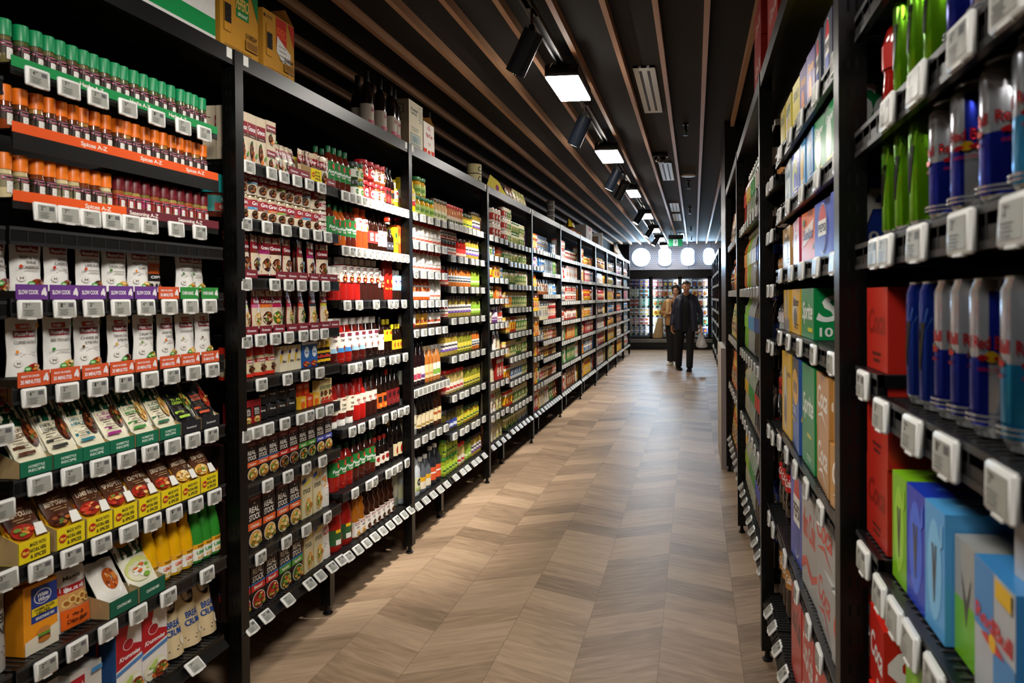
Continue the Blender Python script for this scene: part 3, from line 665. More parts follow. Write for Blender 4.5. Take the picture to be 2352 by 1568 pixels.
def tray(look, w, d, h, col, text, logo=None, tc='3a3020', back=.06):
    m = MB(); t = .0012
    m.box(-w/2, w/2, -d/2, -d/2+t, 0, h, col, 'card'); m.box(-w/2, w/2, d/2-t, d/2, 0, h+back, col, 'card'); m.box(-w/2, w/2, -d/2, d/2, 0, t, col, 'card')
    for x in (-w/2, w/2-t):
        n = len(m.v)
        for xx in (x, x+t): m.v.extend([(xx, -d/2, 0), (xx, d/2, 0), (xx, d/2, h+back), (xx, d*.2, h+back*.55), (xx, -d/2, h)])
        m.face(range(n, n+5), 'b09468', 'card'); m.face(range(n+5, n+10), 'b09468', 'card')
        for j in range(5): m.face((n+j, n+(j+1) % 5, n+5+(j+1) % 5, n+5+j), col, 'card')
    A = Art(m, flat(-d/2), 'card'); ls = text.split('|')
    for i, s in enumerate(ls): A.text(s, w*.1 if logo else 0, h*(.5+.26*(len(ls)-1)/2-.26*i), w*.5, h*.17, tc)
    if logo: A.ell(-w*.3, h*.5, w*.13, h*.2, logo); A.text('Maggi', -w*.3, h*.5, w*.2, h*.16, 'ffe04a', True, True)
    return P('display_tray', 'tray', look, w, d, h, m)
def lemon(look, c, lab, t):
    pr = [(.025, .001), (.028, .008), (.0285, .075), (.026, .1), (.019, .135), (.0135, .15), (.0135, .155)]
    def a(A, r):
        A.rect(-.03, .048, .03, .062, 'e8a818'); A.text('BERRI', 0, .055, .025, .006, '5a3a10'); A.text(t, 0, .036, .032, .011, lab); A.text('JUICE', 0, .02, .028, .01, 'e8b818')
    return bottle(look, pr, c, c, .03, 'f0ede4', .01, .062, .0287, a, 'juice_bottle', fm='plastic', capr=.0145)
LEM = lemon('yellow plastic lemon juice bottle', 'f0b400', 'e05a18', 'LEMON'); LIM = lemon('green plastic lime juice bottle', '2f8f2c', '3a9a3c', 'LIME')
def crumbs(A, w, h):
    A.ell(0, h*.72, w*.3, h*.14, 'b58a2c'); A.ell(0, h*.72, w*.28, h*.13, '161313'); A.text('BLACK', 0, h*.76, w*.34, h*.055, 'f1eee6'); A.text('& GOLD', 0, h*.68, w*.36, h*.055, 'f1eee6')
    A.text('BREAD', 0, h*.45, w*.62, h*.085, '1d4a9a'); A.text('CRUMBS', 0, h*.34, w*.74, h*.085, '1d4a9a'); A.ell(w*.2, h*.2, w*.13, h*.07, 'efe6cf')
    A.lines(-w*.2, h*.14, w*.4, 2, h*.04, h*.012, '3a3a44')
CRU = pouch('bread crumbs bag with black round logo', .088, .07, .225, 'd9c49a', crumbs, 'cdb88c', 'crumb_bag', 'bag', seal='8d857a', waist=.02, seed=50)
def krum(A, w, h):
    A.poly([(-w*.5, h*.58), (-w*.5, h), (0, h), (-w*.1, h*.8), (-w*.02, h*.7), (w*.5, h*.62), (w*.5, h*.5), (-w*.5, h*.42)], 'bf1e28'); A.ell(-w*.05, h*.7, w*.2, h*.075, 'f4f0ec'); A.ell(-w*.05, h*.7, w*.18, h*.066, 'b82030'); A.text('Krummies', 0, h*.55, w*.8, h*.06, 'ffffff', True, True)
    A.poly([(-w*.5, h*.40), (w*.5, h*.47), (w*.5, h*.42), (-w*.5, h*.35)], '4f86c8'); A.food(0, h*.15, w*.46, h*.16, SAL, 51, None); A.food(w*.18, h*.12, w*.24, h*.09, STEW, 52, None)
KRU = carton('red-and-white crumb box', .098, .05, .215, 'eae6e2', krum, side='35609c', name='crumb_box', cat='box')
def corn(A, w, h):
    A.rect(-w*.5, h*.62, -w*.05, h*.9, 'b81e2c'); A.text("Kellogg's", -w*.27, h*.76, w*.36, h*.09, 'ffffff', True, True); A.text('CORN FLAKES', w*.1, h*.46, w*.7, h*.09, '3a3030'); A.poly([(-w*.42, h*.5), (-w*.28, h*.58), (-w*.2, h*.4), (-w*.3, h*.36)], 'c41f2a'); A.food(w*.2, h*.16, w*.3, h*.14, CREAM, 53, None); A.rect(w*.1, h*.85, w*.45, h*.93, '4a90c8')
CRN = carton('white corn flake crumb box', .10, .055, .16, 'd9d5cf', corn, name='crumb_box', cat='box')
def hamb(A, w, h):
    A.rect(-w*.28, h*.42, w*.5, h*.94, '2a3f8f'); A.ell(w*.06, h*.78, w*.26, h*.11, 'f3f0e8'); A.ell(w*.06, h*.78, w*.235, h*.098, '2a3f8f'); A.text('White|Wings'.split('|')[0], w*.06, h*.81, w*.32, h*.06, 'f5f2ea', True, True); A.text('Wings', w*.08, h*.74, w*.32, h*.06, 'f5f2ea', True, True)
    A.rect(-w*.28, h*.53, w*.5, h*.64, 'f0d020'); A.text('HAMBURGER', w*.1, h*.605, w*.6, h*.04, '2a3a20'); A.text('HELPER', w*.06, h*.555, w*.42, h*.04, '2a3a20'); A.text('SEASONING MIX', w*.1, h*.48, w*.56, h*.04, 'f2efe6')
    A.poly([(-w*.5, 0), (w*.5, 0), (w*.5, h*.3), (-w*.5, h*.2)], 'e6ddc8'); A.ell(w*.05, h*.27, w*.2, h*.06, 'c9843a'); A.rect(-w*.13, h*.2, w*.24, h*.24, '5e9a34'); A.rect(-w*.12, h*.155, w*.23, h*.2, '6a2a18'); A.ell(w*.05, h*.14, w*.19, h*.04, 'b9742e')
HAM = carton('orange and blue hamburger seasoning box', .09, .05, .165, 'f09a1c', hamb, side='e8921a', name='seasoning_box', cat='box')
HAM2 = carton('orange seasoning box laid on its side behind', .10, .06, .06, 'ea941c', lambda A, w, h: (A.rect(-w*.1, h*.1, w*.4, h*.9, '2a3f7a'), A.text('White Wings', w*.15, h*.5, w*.4, h*.3, 'f2efe6')), name='seasoning_box', cat='box')
def onion(A, w, h):
    A.text('Maggie', 0, h*.86, w*.6, h*.07, '2a2624', True, True); A.rect(-w*.47, h*.62, w*.47, h*.74, 'b8242c'); A.text('Instant mix', w*.02, h*.68, w*.7, h*.07, 'ffffff'); A.rect(-w*.47, h*.36, w*.47, h*.62, 'd9a060')
    for i in range(5): A.ell(-w*.3+i*w*.15, h*(.46+.05*(i % 2)), w*.12, h*.07, 'f0c878'); A.ell(-w*.3+i*w*.15, h*(.46+.05*(i % 2)), w*.07, h*.04, 'a8682c')
    A.rect(-w*.48, h*.04, w*.48, h*.36, 'e8641c'); A.text('Light &', -w*.1, h*.26, w*.5, h*.06, '3a1a10', True, True); A.text('Crispy Batter', 0, h*.16, w*.7, h*.07, '3a1a10', True, True)
ONI = pouch('orange and white batter mix bag', .088, .035, .155, 'e6e2dc', onion, 'cfcac4', 'batter_bag', 'bag', waist=.02, flatb=True, seed=54)
def coat(A, w, h):
    A.rect(-w*.49, h*.55, w*.49, h*.98, '1f4a22'); A.ell(-w*.16, h*.83, w*.22, h*.08, 'e8a020'); A.text('Tandaco', -w*.16, h*.83, w*.34, h*.05, '6a2a10'); A.poly([(-w*.4, h*.55), (w*.3, h*.6), (w*.3, h*.74), (-w*.4, h*.70)], 'b9b6a8'); A.text('COATING MIX', -w*.05, h*.65, w*.6, h*.055, '2a2a26')
    A.ell(0, h*.3, w*.46, h*.22, 'd8e08a'); A.food(0, h*.26, w*.4, h*.17, SAL, 55, None)
COA = pouch('green coating mix packet with salad', .1, .02, .165, 'f0ecd8', coat, 'd8d4c0', 'recipe_packet', 'packet', waist=0, flatb=True, seed=55)
COB = pouch('white coating mix packet with drumstick', .09, .02, .12, 'ece8e0', lambda A, w, h: (A.ell(w*.05, h*.45, w*.42, h*.4, 'f6f4f0'), A.food(w*.08, h*.5, w*.26, h*.26, ['b5541c', 'c9682a', '8a3a14', 'd98a3a'], 56, None)), 'd8d4c0', 'recipe_packet', 'packet', waist=0, flatb=True, seed=56)
def pep(A, w, h):
    A.ell(0, h*.8, w*.17, h*.08, '4a4846'); A.text('CO', 0, h*.8, w*.16, h*.05, 'e0ddd6')
    for i, t in enumerate(('BLACK', 'PEPPER', 'CORNS')): A.text(t, 0, h*(.6-.11*i), w*.8, h*.08, '1c1b1a')
    A.lines(0, h*.22, w*.6, 3, h*.04, h*.01, '5a5856')
PEP = pouch('grey black-peppercorn bag at the photo edge', .09, .05, .25, 'a9a6a0', pep, '8f8c86', 'pepper_bag', 'bag', seed=57)
MUS = carton('yellow and red mustard powder box at the photo edge', .07, .05, .115, 'e8c41c', lambda A, w, h: (A.rect(-w*.5, h*.3, w*.5, h*.7, 'c4281c'), A.text("KEEN'S", 0, h*.5, w*.8, h*.14, 'f5e04a'), A.text('Mustard', 0, h*.18, w*.7, h*.1, 'b02018')), name='mustard_box', cat='box')
# ---- second left bay
CR_ = 'dccbb0'
def grav(A, w, h, t='Traditional', c2='4a1c16', gr=True):
    A.rect(-w*.5, h*.60, w*.5, h*.82, '8e1528'); A.text('Gravox', 0, h*.71, w*.86, h*.1, 'ffffff'); A.rect(-w*.5, h*.53, w*.5, h*.60, c2); A.text(t, 0, h*.565, w*.6, h*.03, 'e8d8c0', False)
    A.ell(-w*.05, h*.27, w*.36, h*.22, 'efe2cc'); A.food(-w*.08, h*.27, w*.26, h*.19, BRN, 60, None); A.ell(-w*.2, h*.42, w*.12, h*.05, '3f5a22'); A.ell(-w*.05, h*.1, w*.16, h*.05, 'd9782c')
    if gr: A.rect(w*.24, h*.16, w*.44, h*.24, '6aa03a')
GBX = carton('tall cream-and-maroon gravy box', .052, .045, .185, CR_, grav, name='gravy_box', cat='box'); GBS = carton('small cream-and-maroon gravy box', .058, .045, .094, CR_, grav, name='gravy_box', cat='box')
GSA = pouch('cream and red gravy sachet', .066, .012, .13, CR_, grav, 'b9a68c', 'gravy_sachet', 'sachet', waist=0, flatb=True, seed=61); GSB = pouch('dark edged gravy sachet', .075, .014, .13, 'cdb79a', grav, '3a2418', 'gravy_sachet', 'sachet', waist=0, flatb=True, seed=62)
def gtin(band, t):
    def a(A, r):
        A.rect(-r*1.4, .052, r*1.4, .078, 'a01a2c'); A.text('Gravox', 0, .066, r*1.7, .014, 'ffffff'); A.rect(-r*1.4, .043, r*1.4, .052, band); A.text(t, 0, .0475, r*1.1, .005, 'f3e8da', False); A.food(-r*.4, .024, r*.55, .018, BRN, 63, 'efe6d6')
    return can('red-topped gravy tin', .0305, .092, [(.52, 'e3d5bb'), (.36, 'a01a2c'), (.12, 'c9b596')], a, 'gravy_tin', 'b9a586', 16)
GT = [gtin('c43a2a', 'Traditional'), gtin('4f9ac8', 'Salt Reduced'), gtin('8a2a1c', 'Supreme'), gtin('d8782c', 'Brown Onion'), gtin('8aa832', 'Chicken'), gtin('5a2418', 'Roast Meat')]
GST = can('short white and maroon gravy tin', .028, .048, [(.3, 'e8e0d4'), (.4, '9a1a2c'), (.3, 'e8e0d4')], lambda A, r: A.text('Gravox', 0, .024, r*1.6, .012, 'ffffff'), 'gravy_tin', 'b9a586', 16)
def gp(band, seed, pal): return pouch('hanging gravy pouch', .07, .028, .15, '8e1a28', lambda A, w, h: (A.rect(-w*.48, h*.82, w*.48, h*.97, CR_), A.text('Gravox', 0, h*.7, w*.76, h*.09, 'ffffff'), A.rect(-w*.48, h*.54, w*.48, h*.62, band), A.rect(-w*.48, h*.03, w*.48, h*.54, CR_), A.food(0, h*.27, w*.38, h*.19, pal, seed, 'f0e6d4')), '6a4a30', 'gravy_pouch', 'pouch', seed=seed)
GPA = [gp(c, 64+i, BRN) for i, c in enumerate(('4a1c16', '5a2418', '7a2a1c', '9a2a6a'))]; GPB = [gp(c, 70+i, p_) for i, (c, p_) in enumerate((('2a3440', CREAM), ('c8d03a', CREAM), ('d86a9a', CREAM), ('e8782c', BRN), ('b81e5a', GRN), ('c02a4a', CREAM), ('e0562c', GRN)))]
def fount(A, r, z, t='Fountain', s='TOMATO'):
    A.rect(-r*1.5, z-.03, r*1.5, z+.035, '1f7a34'); A.ell(r*.1, z+.018, r*.4, .013, 'c9382a'); A.text(t, 0, z-.005, r*2, .014, 'ffffff', True, True); A.text(s, 0, z-.02, r*1.3, .008, 'f0e8d8')
def sauce(look, h, r, fill, cap, lab=None, zl=(.03, .09), art=None, sh=.62, caph=.025, nr=.35, name='sauce_bottle', fm='gloss', n=16):
    pr = [(r*.92, .001), (r, .008), (r, h*sh), (r*.8, h*(sh+.1)), (r*nr*1.25, h*(sh+.22)), (r*nr, h-caph)]
    return bottle(look, pr, fill, cap, caph, lab, zl[0], zl[1], r, art, name, n, fm)
def squeeze(look, h, r, fill, cap, lab, zl, art=None, name='squeeze_bottle', caph=.03):
    pr = [(r*.95, .001), (r, .01), (r*.93, h*.45), (r, h*.62), (r*.85, h*.76), (r*.55, h-caph)]
    return bottle(look, pr, fill, cap, caph, lab, zl[0], zl[1], r, art, name, 16, 'plastic', capr=r*.62)
FO_G = sauce('green-capped green-labelled sauce bottle', .20, .026, '5a1e12', '0f5a30', '2a7a3a', (.05, .13), lambda A, r: fount(A, r, .09)); FO_R = sauce('tall green-labelled tomato sauce bottle', .20, .031, 'a81c12', '123f22', None, (.0, .1), None); FO_B = sauce('brown barbecue sauce bottle with green label', .20, .03, '4a1a10', '0f3a22', None)
for p_, s_ in ((FO_R, 'TOMATO'), (FO_B, 'BBQ')):
    m_ = MB(); m_.lathe([(.0316, .07), (.0316, .125)], ['1f6a30'], 'paper', 16, caps=False); fount(Art(m_, cyl(.0318), step=.009), .0318, .098, 'Fountain', s_); p_.parts.append(('label', m_))
FO_A = sauce('amber sauce bottle with green label', .19, .024, 'b5561a', '0f5a30', '2a7a3a', (.05, .12), lambda A, r: fount(A, r, .085))
J_G = jar('green-lidded jam jar', .027, .085, 'b8a03a', '2a5a34', 'dfe6c8', .012, .05, lambda A, r: A.ell(0, .03, .014, .014, '5a8a3a')); J_GR = jar('dark mint jelly jar', .027, .085, '2c4a20', '3a3a3c', 'e6e6dc', .012, .05, lambda A, r: A.ell(0, .03, .014, .014, '3a6a3a'))
J_R = jar('red-lidded cranberry jar', .034, .10, '8c1c18', 'b8202a', 'd83a34', .015, .062, lambda A, r: (A.ell(0, .04, .02, .02, 'f2efe6'), A.text('Ocean', 0, .04, .03, .009, '2a3a8a'))); J_W = jar('red-lidded jar with white label', .031, .10, 'a8562c', 'a82026', 'e9e2d4', .012, .062, lambda A, r: (A.food(.004, .03, .014, .014, RED, 75, None), A.lines(0, .055, .03, 2, .006, .003, '8a3a30')))
ORS = squeeze('orange sauce squeeze bottle with white label', .2, .033, 'd8481a', 'd8561c', 'eee8dc', (.09, .15), lambda A, r: (A.text('Chinese', 0, .135, .04, .012, '8a1c20'), A.ell(.01, .105, .014, .013, 'e08a2c')))
def mfs(look, fill, t, cap='f0ede6', h=.20, r=.034):
    return squeeze(look, h, r, fill, cap, 'eeeae2', (h*.42, h*.80), lambda A, r: (A.rect(-.02, h*.71, .02, h*.77, '8c1a26'), A.text('MasterFoods', 0, h*.74, .036, .008, 'ffffff'), A.text(t, 0, h*.63, .046, .013, '4a2a20'), A.food(0, h*.5, .02, .019, RED, 76, None)))
MT, MB2 = mfs('red tomato squeeze bottle with white label', 'b01a14', 'TOMATO'), mfs('dark barbecue squeeze bottle with white label', '3a1610', 'BARBECUE'); MTS, MBS = mfs('small red tomato squeeze bottle', 'b01a14', 'TOMATO', h=.15, r=.027), mfs('small dark barbecue squeeze bottle', '3a1610', 'BBQ', h=.15, r=.027)
SRI = sauce('slim yellow-capped chilli sauce bottle', .22, .026, '9a1a10', 'd8982c', None, sh=.72, caph=.02, nr=.5, fm='plastic'); m_ = MB(); A_ = Art(m_, cyl(.0263), step=.008); A_.text('Beerenberg', 0, .06, .036, .012, 'e0a83a', True, True); A_.ell(0, .095, .008, .012, 'e0a83a'); SRI.parts.append(('label', m_))
HPB = squeeze('blue-labelled brown sauce bottle', .16, .031, '2a140c', 'e9e6e0', '8cbfe0', (.05, .13), lambda A, r: (A.rect(-.03, .075, .03, .12, 'e8f0f4'), A.text('HP', 0, .1, .028, .03, '1d3a8a')))
WOR = sauce('worcestershire bottle with pale label', .20, .024, '2a120c', '1c1c1c', 'e6dfd0', (.03, .11), lambda A, r: (A.text('LEA', 0, .09, .02, .01, '8a1c20'), A.lines(0, .07, .03, 4, .01, .003, '5a4a40'))); BBQ2 = sauce('dark barbecue bottle with red label', .2, .027, '2a110a', '1a1414', 'a02a24', (.04, .1), lambda A, r: (A.rect(-.018, .05, .018, .09, 'e8dfca'), A.text('Heinz', 0, .07, .028, .01, '8a1c20'))); SM_D = sauce('small dark soy bottle', .13, .021, '1c0e0a', '1a1a1a', '3a3a44', (.02, .06), lambda A, r: A.text('SOY', 0, .04, .02, .01, 'c8c0b0'))
YBX = carton('yellow condiment box', .04, .04, .145, 'e0c01c', lambda A, w, h: (A.ell(0, h*.7, w*.3, h*.1, '2a5a2a'), A.text('PAN', 0, h*.4, w*.6, h*.06, '2a3a6a')), name='sauce_box', cat='box'); OBX = carton('orange condiment box', .052, .045, .16, 'e0581a', lambda A, w, h: (A.ell(0, h*.5, w*.3, h*.14, 'f0a03a'), A.ell(0, h*.8, w*.3, h*.06, 'c8401a')), name='sauce_box', cat='box')
TOM = [sauce('white-capped %s sauce bottle, %s label' % q[:2], .205, .034, q[2], 'efece4', 'eeeae2', (.05, .14), (lambda bl: lambda A, r: (A.rect(-.02, .12, .02, .136, '7a2a3a'), A.text('TOMATO', 0, .105, .036, .011, '5a3a30'), A.rect(-.04, .05, .04, .07, bl), A.food(.012, .07, .014, .014, RED, 77, None)))(q[3]), caph=.03, nr=.5) for q in (('red', 'white', 'a31a12', '3f86c8'), ('brown-red', 'blue', '501610', '9cc4dc'), ('black', 'white', '20100c', 'dcd8d0'))]
MGL = sauce('yellow-labelled liquid seasoning bottle', .185, .024, '1e0f08', 'd8c01c', 'e0c81c', (.07, .13), lambda A, r: (A.ell(0, .115, .015, .008, 'c0281c'), A.lines(0, .1, .026, 3, .008, .003, '3a5a2a'))); MGS = sauce('small yellow-labelled seasoning bottle', .155, .02, '180c06', 'e0c41c', 'e0b01c', (.02, .07), lambda A, r: A.ell(0, .045, .012, .012, 'a8502c'), caph=.03)
STP = jar('red-lidded stock powder tub', .036, .115, 'd9c8a0', 'e0301c', 'dccba4', .018, .07, lambda A, r: (A.rect(-.034, .052, .034, .066, 'b02a20'), A.text('Continental', 0, .059, .05, .009, 'ffffff', True, True), A.text('stock', .0, .043, .024, .009, '4a3a24', True, True), A.food(.004, .028, .017, .012, BRN, 78, None)), .038, 'stock_tub', 'tub', .98); STP.mb.lathe([(.0368, .002), (.0368, .014)], ['d8301c'], 'plastic', 18)
BIS = carton('cream and yellow gravy granule box', .046, .04, .10, 'e6dcc0', lambda A, w, h: (A.poly([(-w*.5, h*.6), (0, h), (w*.2, h), (-w*.3, h*.4), (-w*.5, h*.3)], 'e0b83a'), A.ell(-w*.2, h*.76, w*.2, h*.08, '3a2a6a'), A.text('Bisto', w*.1, h*.4, w*.6, h*.1, '5a4a3a', True, True)), name='stock_box', cat='box'); BLU = carton('blue stock cube box', .062, .045, .105, '1f5fa8', lambda A, w, h: (A.rect(-w*.5, h*.9, w*.5, h, 'e8e4dc'), A.ell(w*.1, h*.6, w*.3, h*.22, 'dce8f0'), A.text('Bonne', w*.1, h*.6, w*.4, h*.1, '1f4f98'), A.food(0, h*.14, w*.4, h*.12, RED, 79, None)), name='stock_box', cat='box')
BON = jar('yellow and black beef extract jar', .033, .10, '1a0f08', 'e8b81c', 'e8b81c', .012, .06, lambda A, r: (A.rect(-.026, .024, .026, .05, '1c1410'), A.text('Bonox', 0, .038, .04, .014, 'e8402c')), .024, 'extract_jar', 'jar', .95)
CAM = carton('small red soup stock box', .05, .04, .085, '9a1a20', lambda A, w, h: (A.rect(-w*.4, h*.3, w*.4, h*.72, '1c1412'), A.text('REAL', 0, h*.58, w*.6, h*.13, 'f2ede2'), A.text('STOCK', 0, h*.42, w*.6, h*.13, 'f2ede2'), A.food(0, h*.16, w*.36, h*.14, CREAM, 80, None)), name='stock_box', cat='box')
BLK = can('black orange-drop stock tub', .032, .055, [(1., '1d1b1a')], lambda A, r: (A.poly([(r*.2, .05), (r*.9, .05), (r*.75, .02), (r*.5, .012), (r*.3, .022)], '6a3a1c'), A.ell(r*.55, .036, r*.26, .009, 'e8902c'), A.text('stock', -r*.5, .036, r*.7, .008, 'cfc8bc')), 'stock_tub', '1a1a1a', 16, cat='tub')
OXO = [carton('%s stock cube box' % l, .05, .04, .05, c, lambda A, w, h: (A.ell(0, h*.3, w*.3, h*.3, 'e8641c'), A.text('OXO', 0, h*.72, w*.6, h*.24, 'ffe8c0')), name='stock_box', cat='box') for l, c in (('yellow', 'e8b020'), ('red', 'd02a1c'))]
MAS = carton('tall beige stock cube box', .038, .032, .10, 'd8c48c', lambda A, w, h: (A.rect(-w*.5, h*.62, w*.5, h*.74, '5a6a2c'), A.text('STOCK', 0, h*.68, w*.8, h*.06, 'f0e8d0'), A.food(0, h*.42, w*.3, h*.12, BRN, 81, None), A.ell(0, h*.2, w*.4, h*.06, 'c8281c'), A.rect(-w*.5, 0, w*.5, h*.12, 'c03020')), name='stock_box', cat='box')
HEI = bottle('upturned white-capped ketchup bottle', [(.026, .028), (.032, .04), (.0335, .12), (.030, .165), (.022, .19), (.001, .194)], '8e1410', 'efece4', .001, 'efe6cf', .06, .13, .0337, lambda A, r: (A.text('HEINZ', 0, .12, .03, .009, '8a1c20'), A.text('TOMATO', 0, .095, .036, .011, '3a2a20', rot=False), A.text('KETCHUP', 0, .078, .036, .009, '3a2a20')), 'squeeze_bottle', fm='plastic', capr=.004)
HEI.parts[0] = ('cap', MB().lathe([(.028, .0), (.029, .004), (.027, .03)], ['efece4']*2, 'plastic', 16))
SPC = [sauce('%s squeezy sauce bottle with cream label' % l, .20, .03, c, k_, 'e6dfd0', (.075, .125), lambda A, r: (A.text("Spiral", 0, .1, .036, .012, 'a03020', True, True), A.ell(0, .085, .012, .006, 'd8a0a0')), caph=.03, nr=.45, fm='plastic') for l, c, k_ in (('red', 'c01a14', 'c8201a'), ('brown', '3c140c', '2a1a14'))]
ORL = sauce('dark sauce bottle with orange label', .205, .027, '1c0c08', '1a1a1a', 'd8621c', (.02, .095), lambda A, r: (A.rect(-.02, .05, .02, .08, '2a1a14'), A.ell(0, .035, .014, .01, 'e8a03a'))); REL = sauce('dark sauce bottle with red label', .21, .027, '160a08', 'c0201c', '7a1418', (.02, .1), lambda A, r: (A.ell(0, .075, .014, .012, '2a1010'), A.lines(0, .05, .03, 3, .009, .004, 'e0c0a0'))); REK = sauce('black-capped maroon-labelled sauce bottle', .21, .027, '160a08', '141414', '7a1418', (.02, .1), lambda A, r: (A.ell(0, .075, .014, .012, '2a1010'), A.lines(0, .05, .03, 3, .009, .004, 'e0c0a0')))
def real(look, h, w, band, t, top=None, pal=CREAM):
    def a(A, w, h):
        A.rect(-w*.5, h*.84, w*.5, h, top or '5c1a1c'); A.text("Campbell's", 0, h*.9, w*.6, h*.04, 'd8b8a8', False, True)
        A.poly([(-w*.06, h*.80), (0, h*.835), (w*.06, h*.80)], 'efe9dc'); A.text('REAL', -w*.02, h*.70, w*.72, h*.105, 'f4efe4'); A.text('STOCK', 0, h*.565, w*.80, h*.105, 'f4efe4')
        A.rect(-w*.5, h*.34, w*.5, h*.47, band); A.text(t, 0, h*.405, w*.62, h*.055, 'fff4e4'); A.food(w*.02, h*.155, w*.47, h*.16, pal, int(h*1000), 'efe9dd', 22)
    return carton(look, w, .06, h, '2b1d19', a, top='4a2220', side='241713', name='stock_carton')
BL = '3f8ad0'; RS = {}
for k_, l_, b_, t_, tp_, pl_ in (('c', 'orange-banded chicken', 'e8622a', 'Chicken', None, CREAM), ('cs', 'chicken salt-reduced', 'e8622a', 'Chicken', None, CREAM), ('b', 'red-banded beef', 'd0302a', 'Beef', '7a1c1e', BRN), ('v', 'green-banded vegetable', '55a03c', 'Vegetable', None, GRN), ('f', 'blue-banded fish', '4a58b8', 'Fish', None, CREAM)):
    RS[k_] = real('small %s stock carton' % l_, .145, .064, b_, t_, tp_, pl_); RS[k_+'L'] = real('large %s stock carton' % l_, .20, .079, b_, t_, tp_, RED if k_ == 'b' else pl_)
    if k_ in 'c': pass
for k_ in ('cs', 'csL', 'b', 'bL', 'vL'):
    p_ = RS[k_]; A_ = Art(p_.mb, flat(-p_.d/2)); A_.l = 6
    if k_ != 'b': A_.rect(-p_.w*.5, p_.h*.455, p_.w*.5, p_.h*.49, BL)
def mstock(A, w, h):
    A.rect(-w*.5, h*.92, w*.5, h, 'c9b27a'); A.poly([(-w*.45, h*.82), (-w*.05, h*.88), (-w*.05, h*.78), (-w*.4, h*.74)], '2f4f9a'); A.poly([(-w*.2, h*.74), (w*.4, h*.82), (w*.4, h*.76), (-w*.2, h*.69)], 'e8d23a'); A.text('STOCK', 0, h*.58, w*.72, h*.09, '4a4a30'); A.rect(-w*.5, 0, -w*.36, h*.6, 'd8cf9a'); A.food(w*.12, h*.24, w*.32, h*.2, CREAM, 84, 'e6dcc4', 16)
MST = carton('cream and yellow liquid stock carton', .075, .06, .19, 'e0d2a8', mstock, top='3f80c0', side='b98f5c', name='stock_carton'); MST2 = carton('cream liquid stock carton with red dish', .075, .06, .2, 'dfd3b0', mstock, side='cdbb8a', name='stock_carton')
BBP = pouch('white bone broth pouch with orange band', .085, .05, .19, 'dedad2', lambda A, w, h: (A.ell(0, h*.55, w*.36, h*.14, 'e08a2c'), A.ell(0, h*.48, w*.3, h*.06, 'e8e4dc'), A.rect(-w*.46, h*.85, w*.46, h*.95, '8a7a6a'), A.lines(0, h*.3, w*.5, 4, h*.045, h*.012, '6a625c')), 'cfcac2', 'broth_pouch', 'pouch', seed=85)
BBR = pouch('white beef broth pouch with red band', .09, .05, .2, 'dedad2', lambda A, w, h: (A.rect(-w*.48, h*.52, w*.48, h*.68, 'c8382c'), A.text('BEEF STOCK', 0, h*.6, w*.7, h*.07, 'ffffff'), A.rect(-w*.46, h*.86, w*.46, h*.96, '5a4a44'), A.lines(-w*.1, h*.36, w*.4, 3, h*.045, h*.012, '6a625c')), 'cfcac2', 'broth_pouch', 'pouch', seed=86)
KIK = sauce('yellow-labelled dark soy bottle', .16, .026, '140a08', 'b82a20', 'e8e0d0', (.02, .07), lambda A, r: (A.poly([(-.02, .02), (.02, .02), (.02, .066)], 'd8a83a'), A.ell(-.006, .05, .012, .012, 'a0201c')), caph=.018); SOY = sauce('tall dark bottle with cream label', .22, .028, '120b09', '2a241c', 'dfd0a4', (.02, .085), lambda A, r: (A.ell(0, .05, .012, .02, 'a8281c'), A.lines(0, .075, .03, 1, .01, .004, '4a3a20')), caph=.02); SOYY = sauce('tall dark bottle with mustard cap', .23, .028, '120b09', 'b58a2c', '2c2018', (.02, .08), None, caph=.04)
BIGR = bottle('large red tomato sauce bottle', [(.042, .001), (.047, .012), (.046, .12), (.04, .17), (.024, .21), (.018, .22)], 'a81a12', '7a1a14', .02, '2f5a30', .03, .10, .0468, lambda A, r: (A.rect(-.03, .085, .0, .1, 'e8b81c'), A.rect(-.03, .032, .0, .055, 'e8e4dc'), A.ell(.02, .06, .014, .018, 'c43a28')), 'sauce_bottle', fm='plastic')
def wavy(look, fill, pal): return bottle(look, [(.024, .001), (.0275, .008), (.0275, .075), (.022, .1), (.0265, .125), (.017, .155), (.021, .172), (.013, .19)], fill, '2a1812', .016, 'e9e3da', .008, .078, .0277, lambda A, r: (A.rect(-.02, .062, .02, .072, '8c1a26'), A.text('MasterFoods', 0, .067, .034, .006, 'ffffff'), A.text('GRAVY', 0, .052, .028, .008, '4a3a34'), A.food(.004, .024, .018, .014, pal, 88, None)), 'marinade_bottle')
WVO, WVB = wavy('orange waisted marinade bottle', 'c9781a', CREAM), wavy('brown waisted marinade bottle', '3e1a0e', BRN)
OIL = sauce('pale clear vinegar bottle', .27, .034, 'aeb5a0', 'd9d9d4', 'd8d8c4', (.05, .12), None, caph=.02, fm='gloss')
MSQ = squeeze('yellow mustard squeeze bottle', .145, .027, 'e8b81c', 'e0d8c8', 'eee6d0', (.04, .1), lambda A, r: (A.ell(0, .085, .012, .008, 'b82a24'), A.rect(-.02, .045, .02, .055, 'd8a01c')))
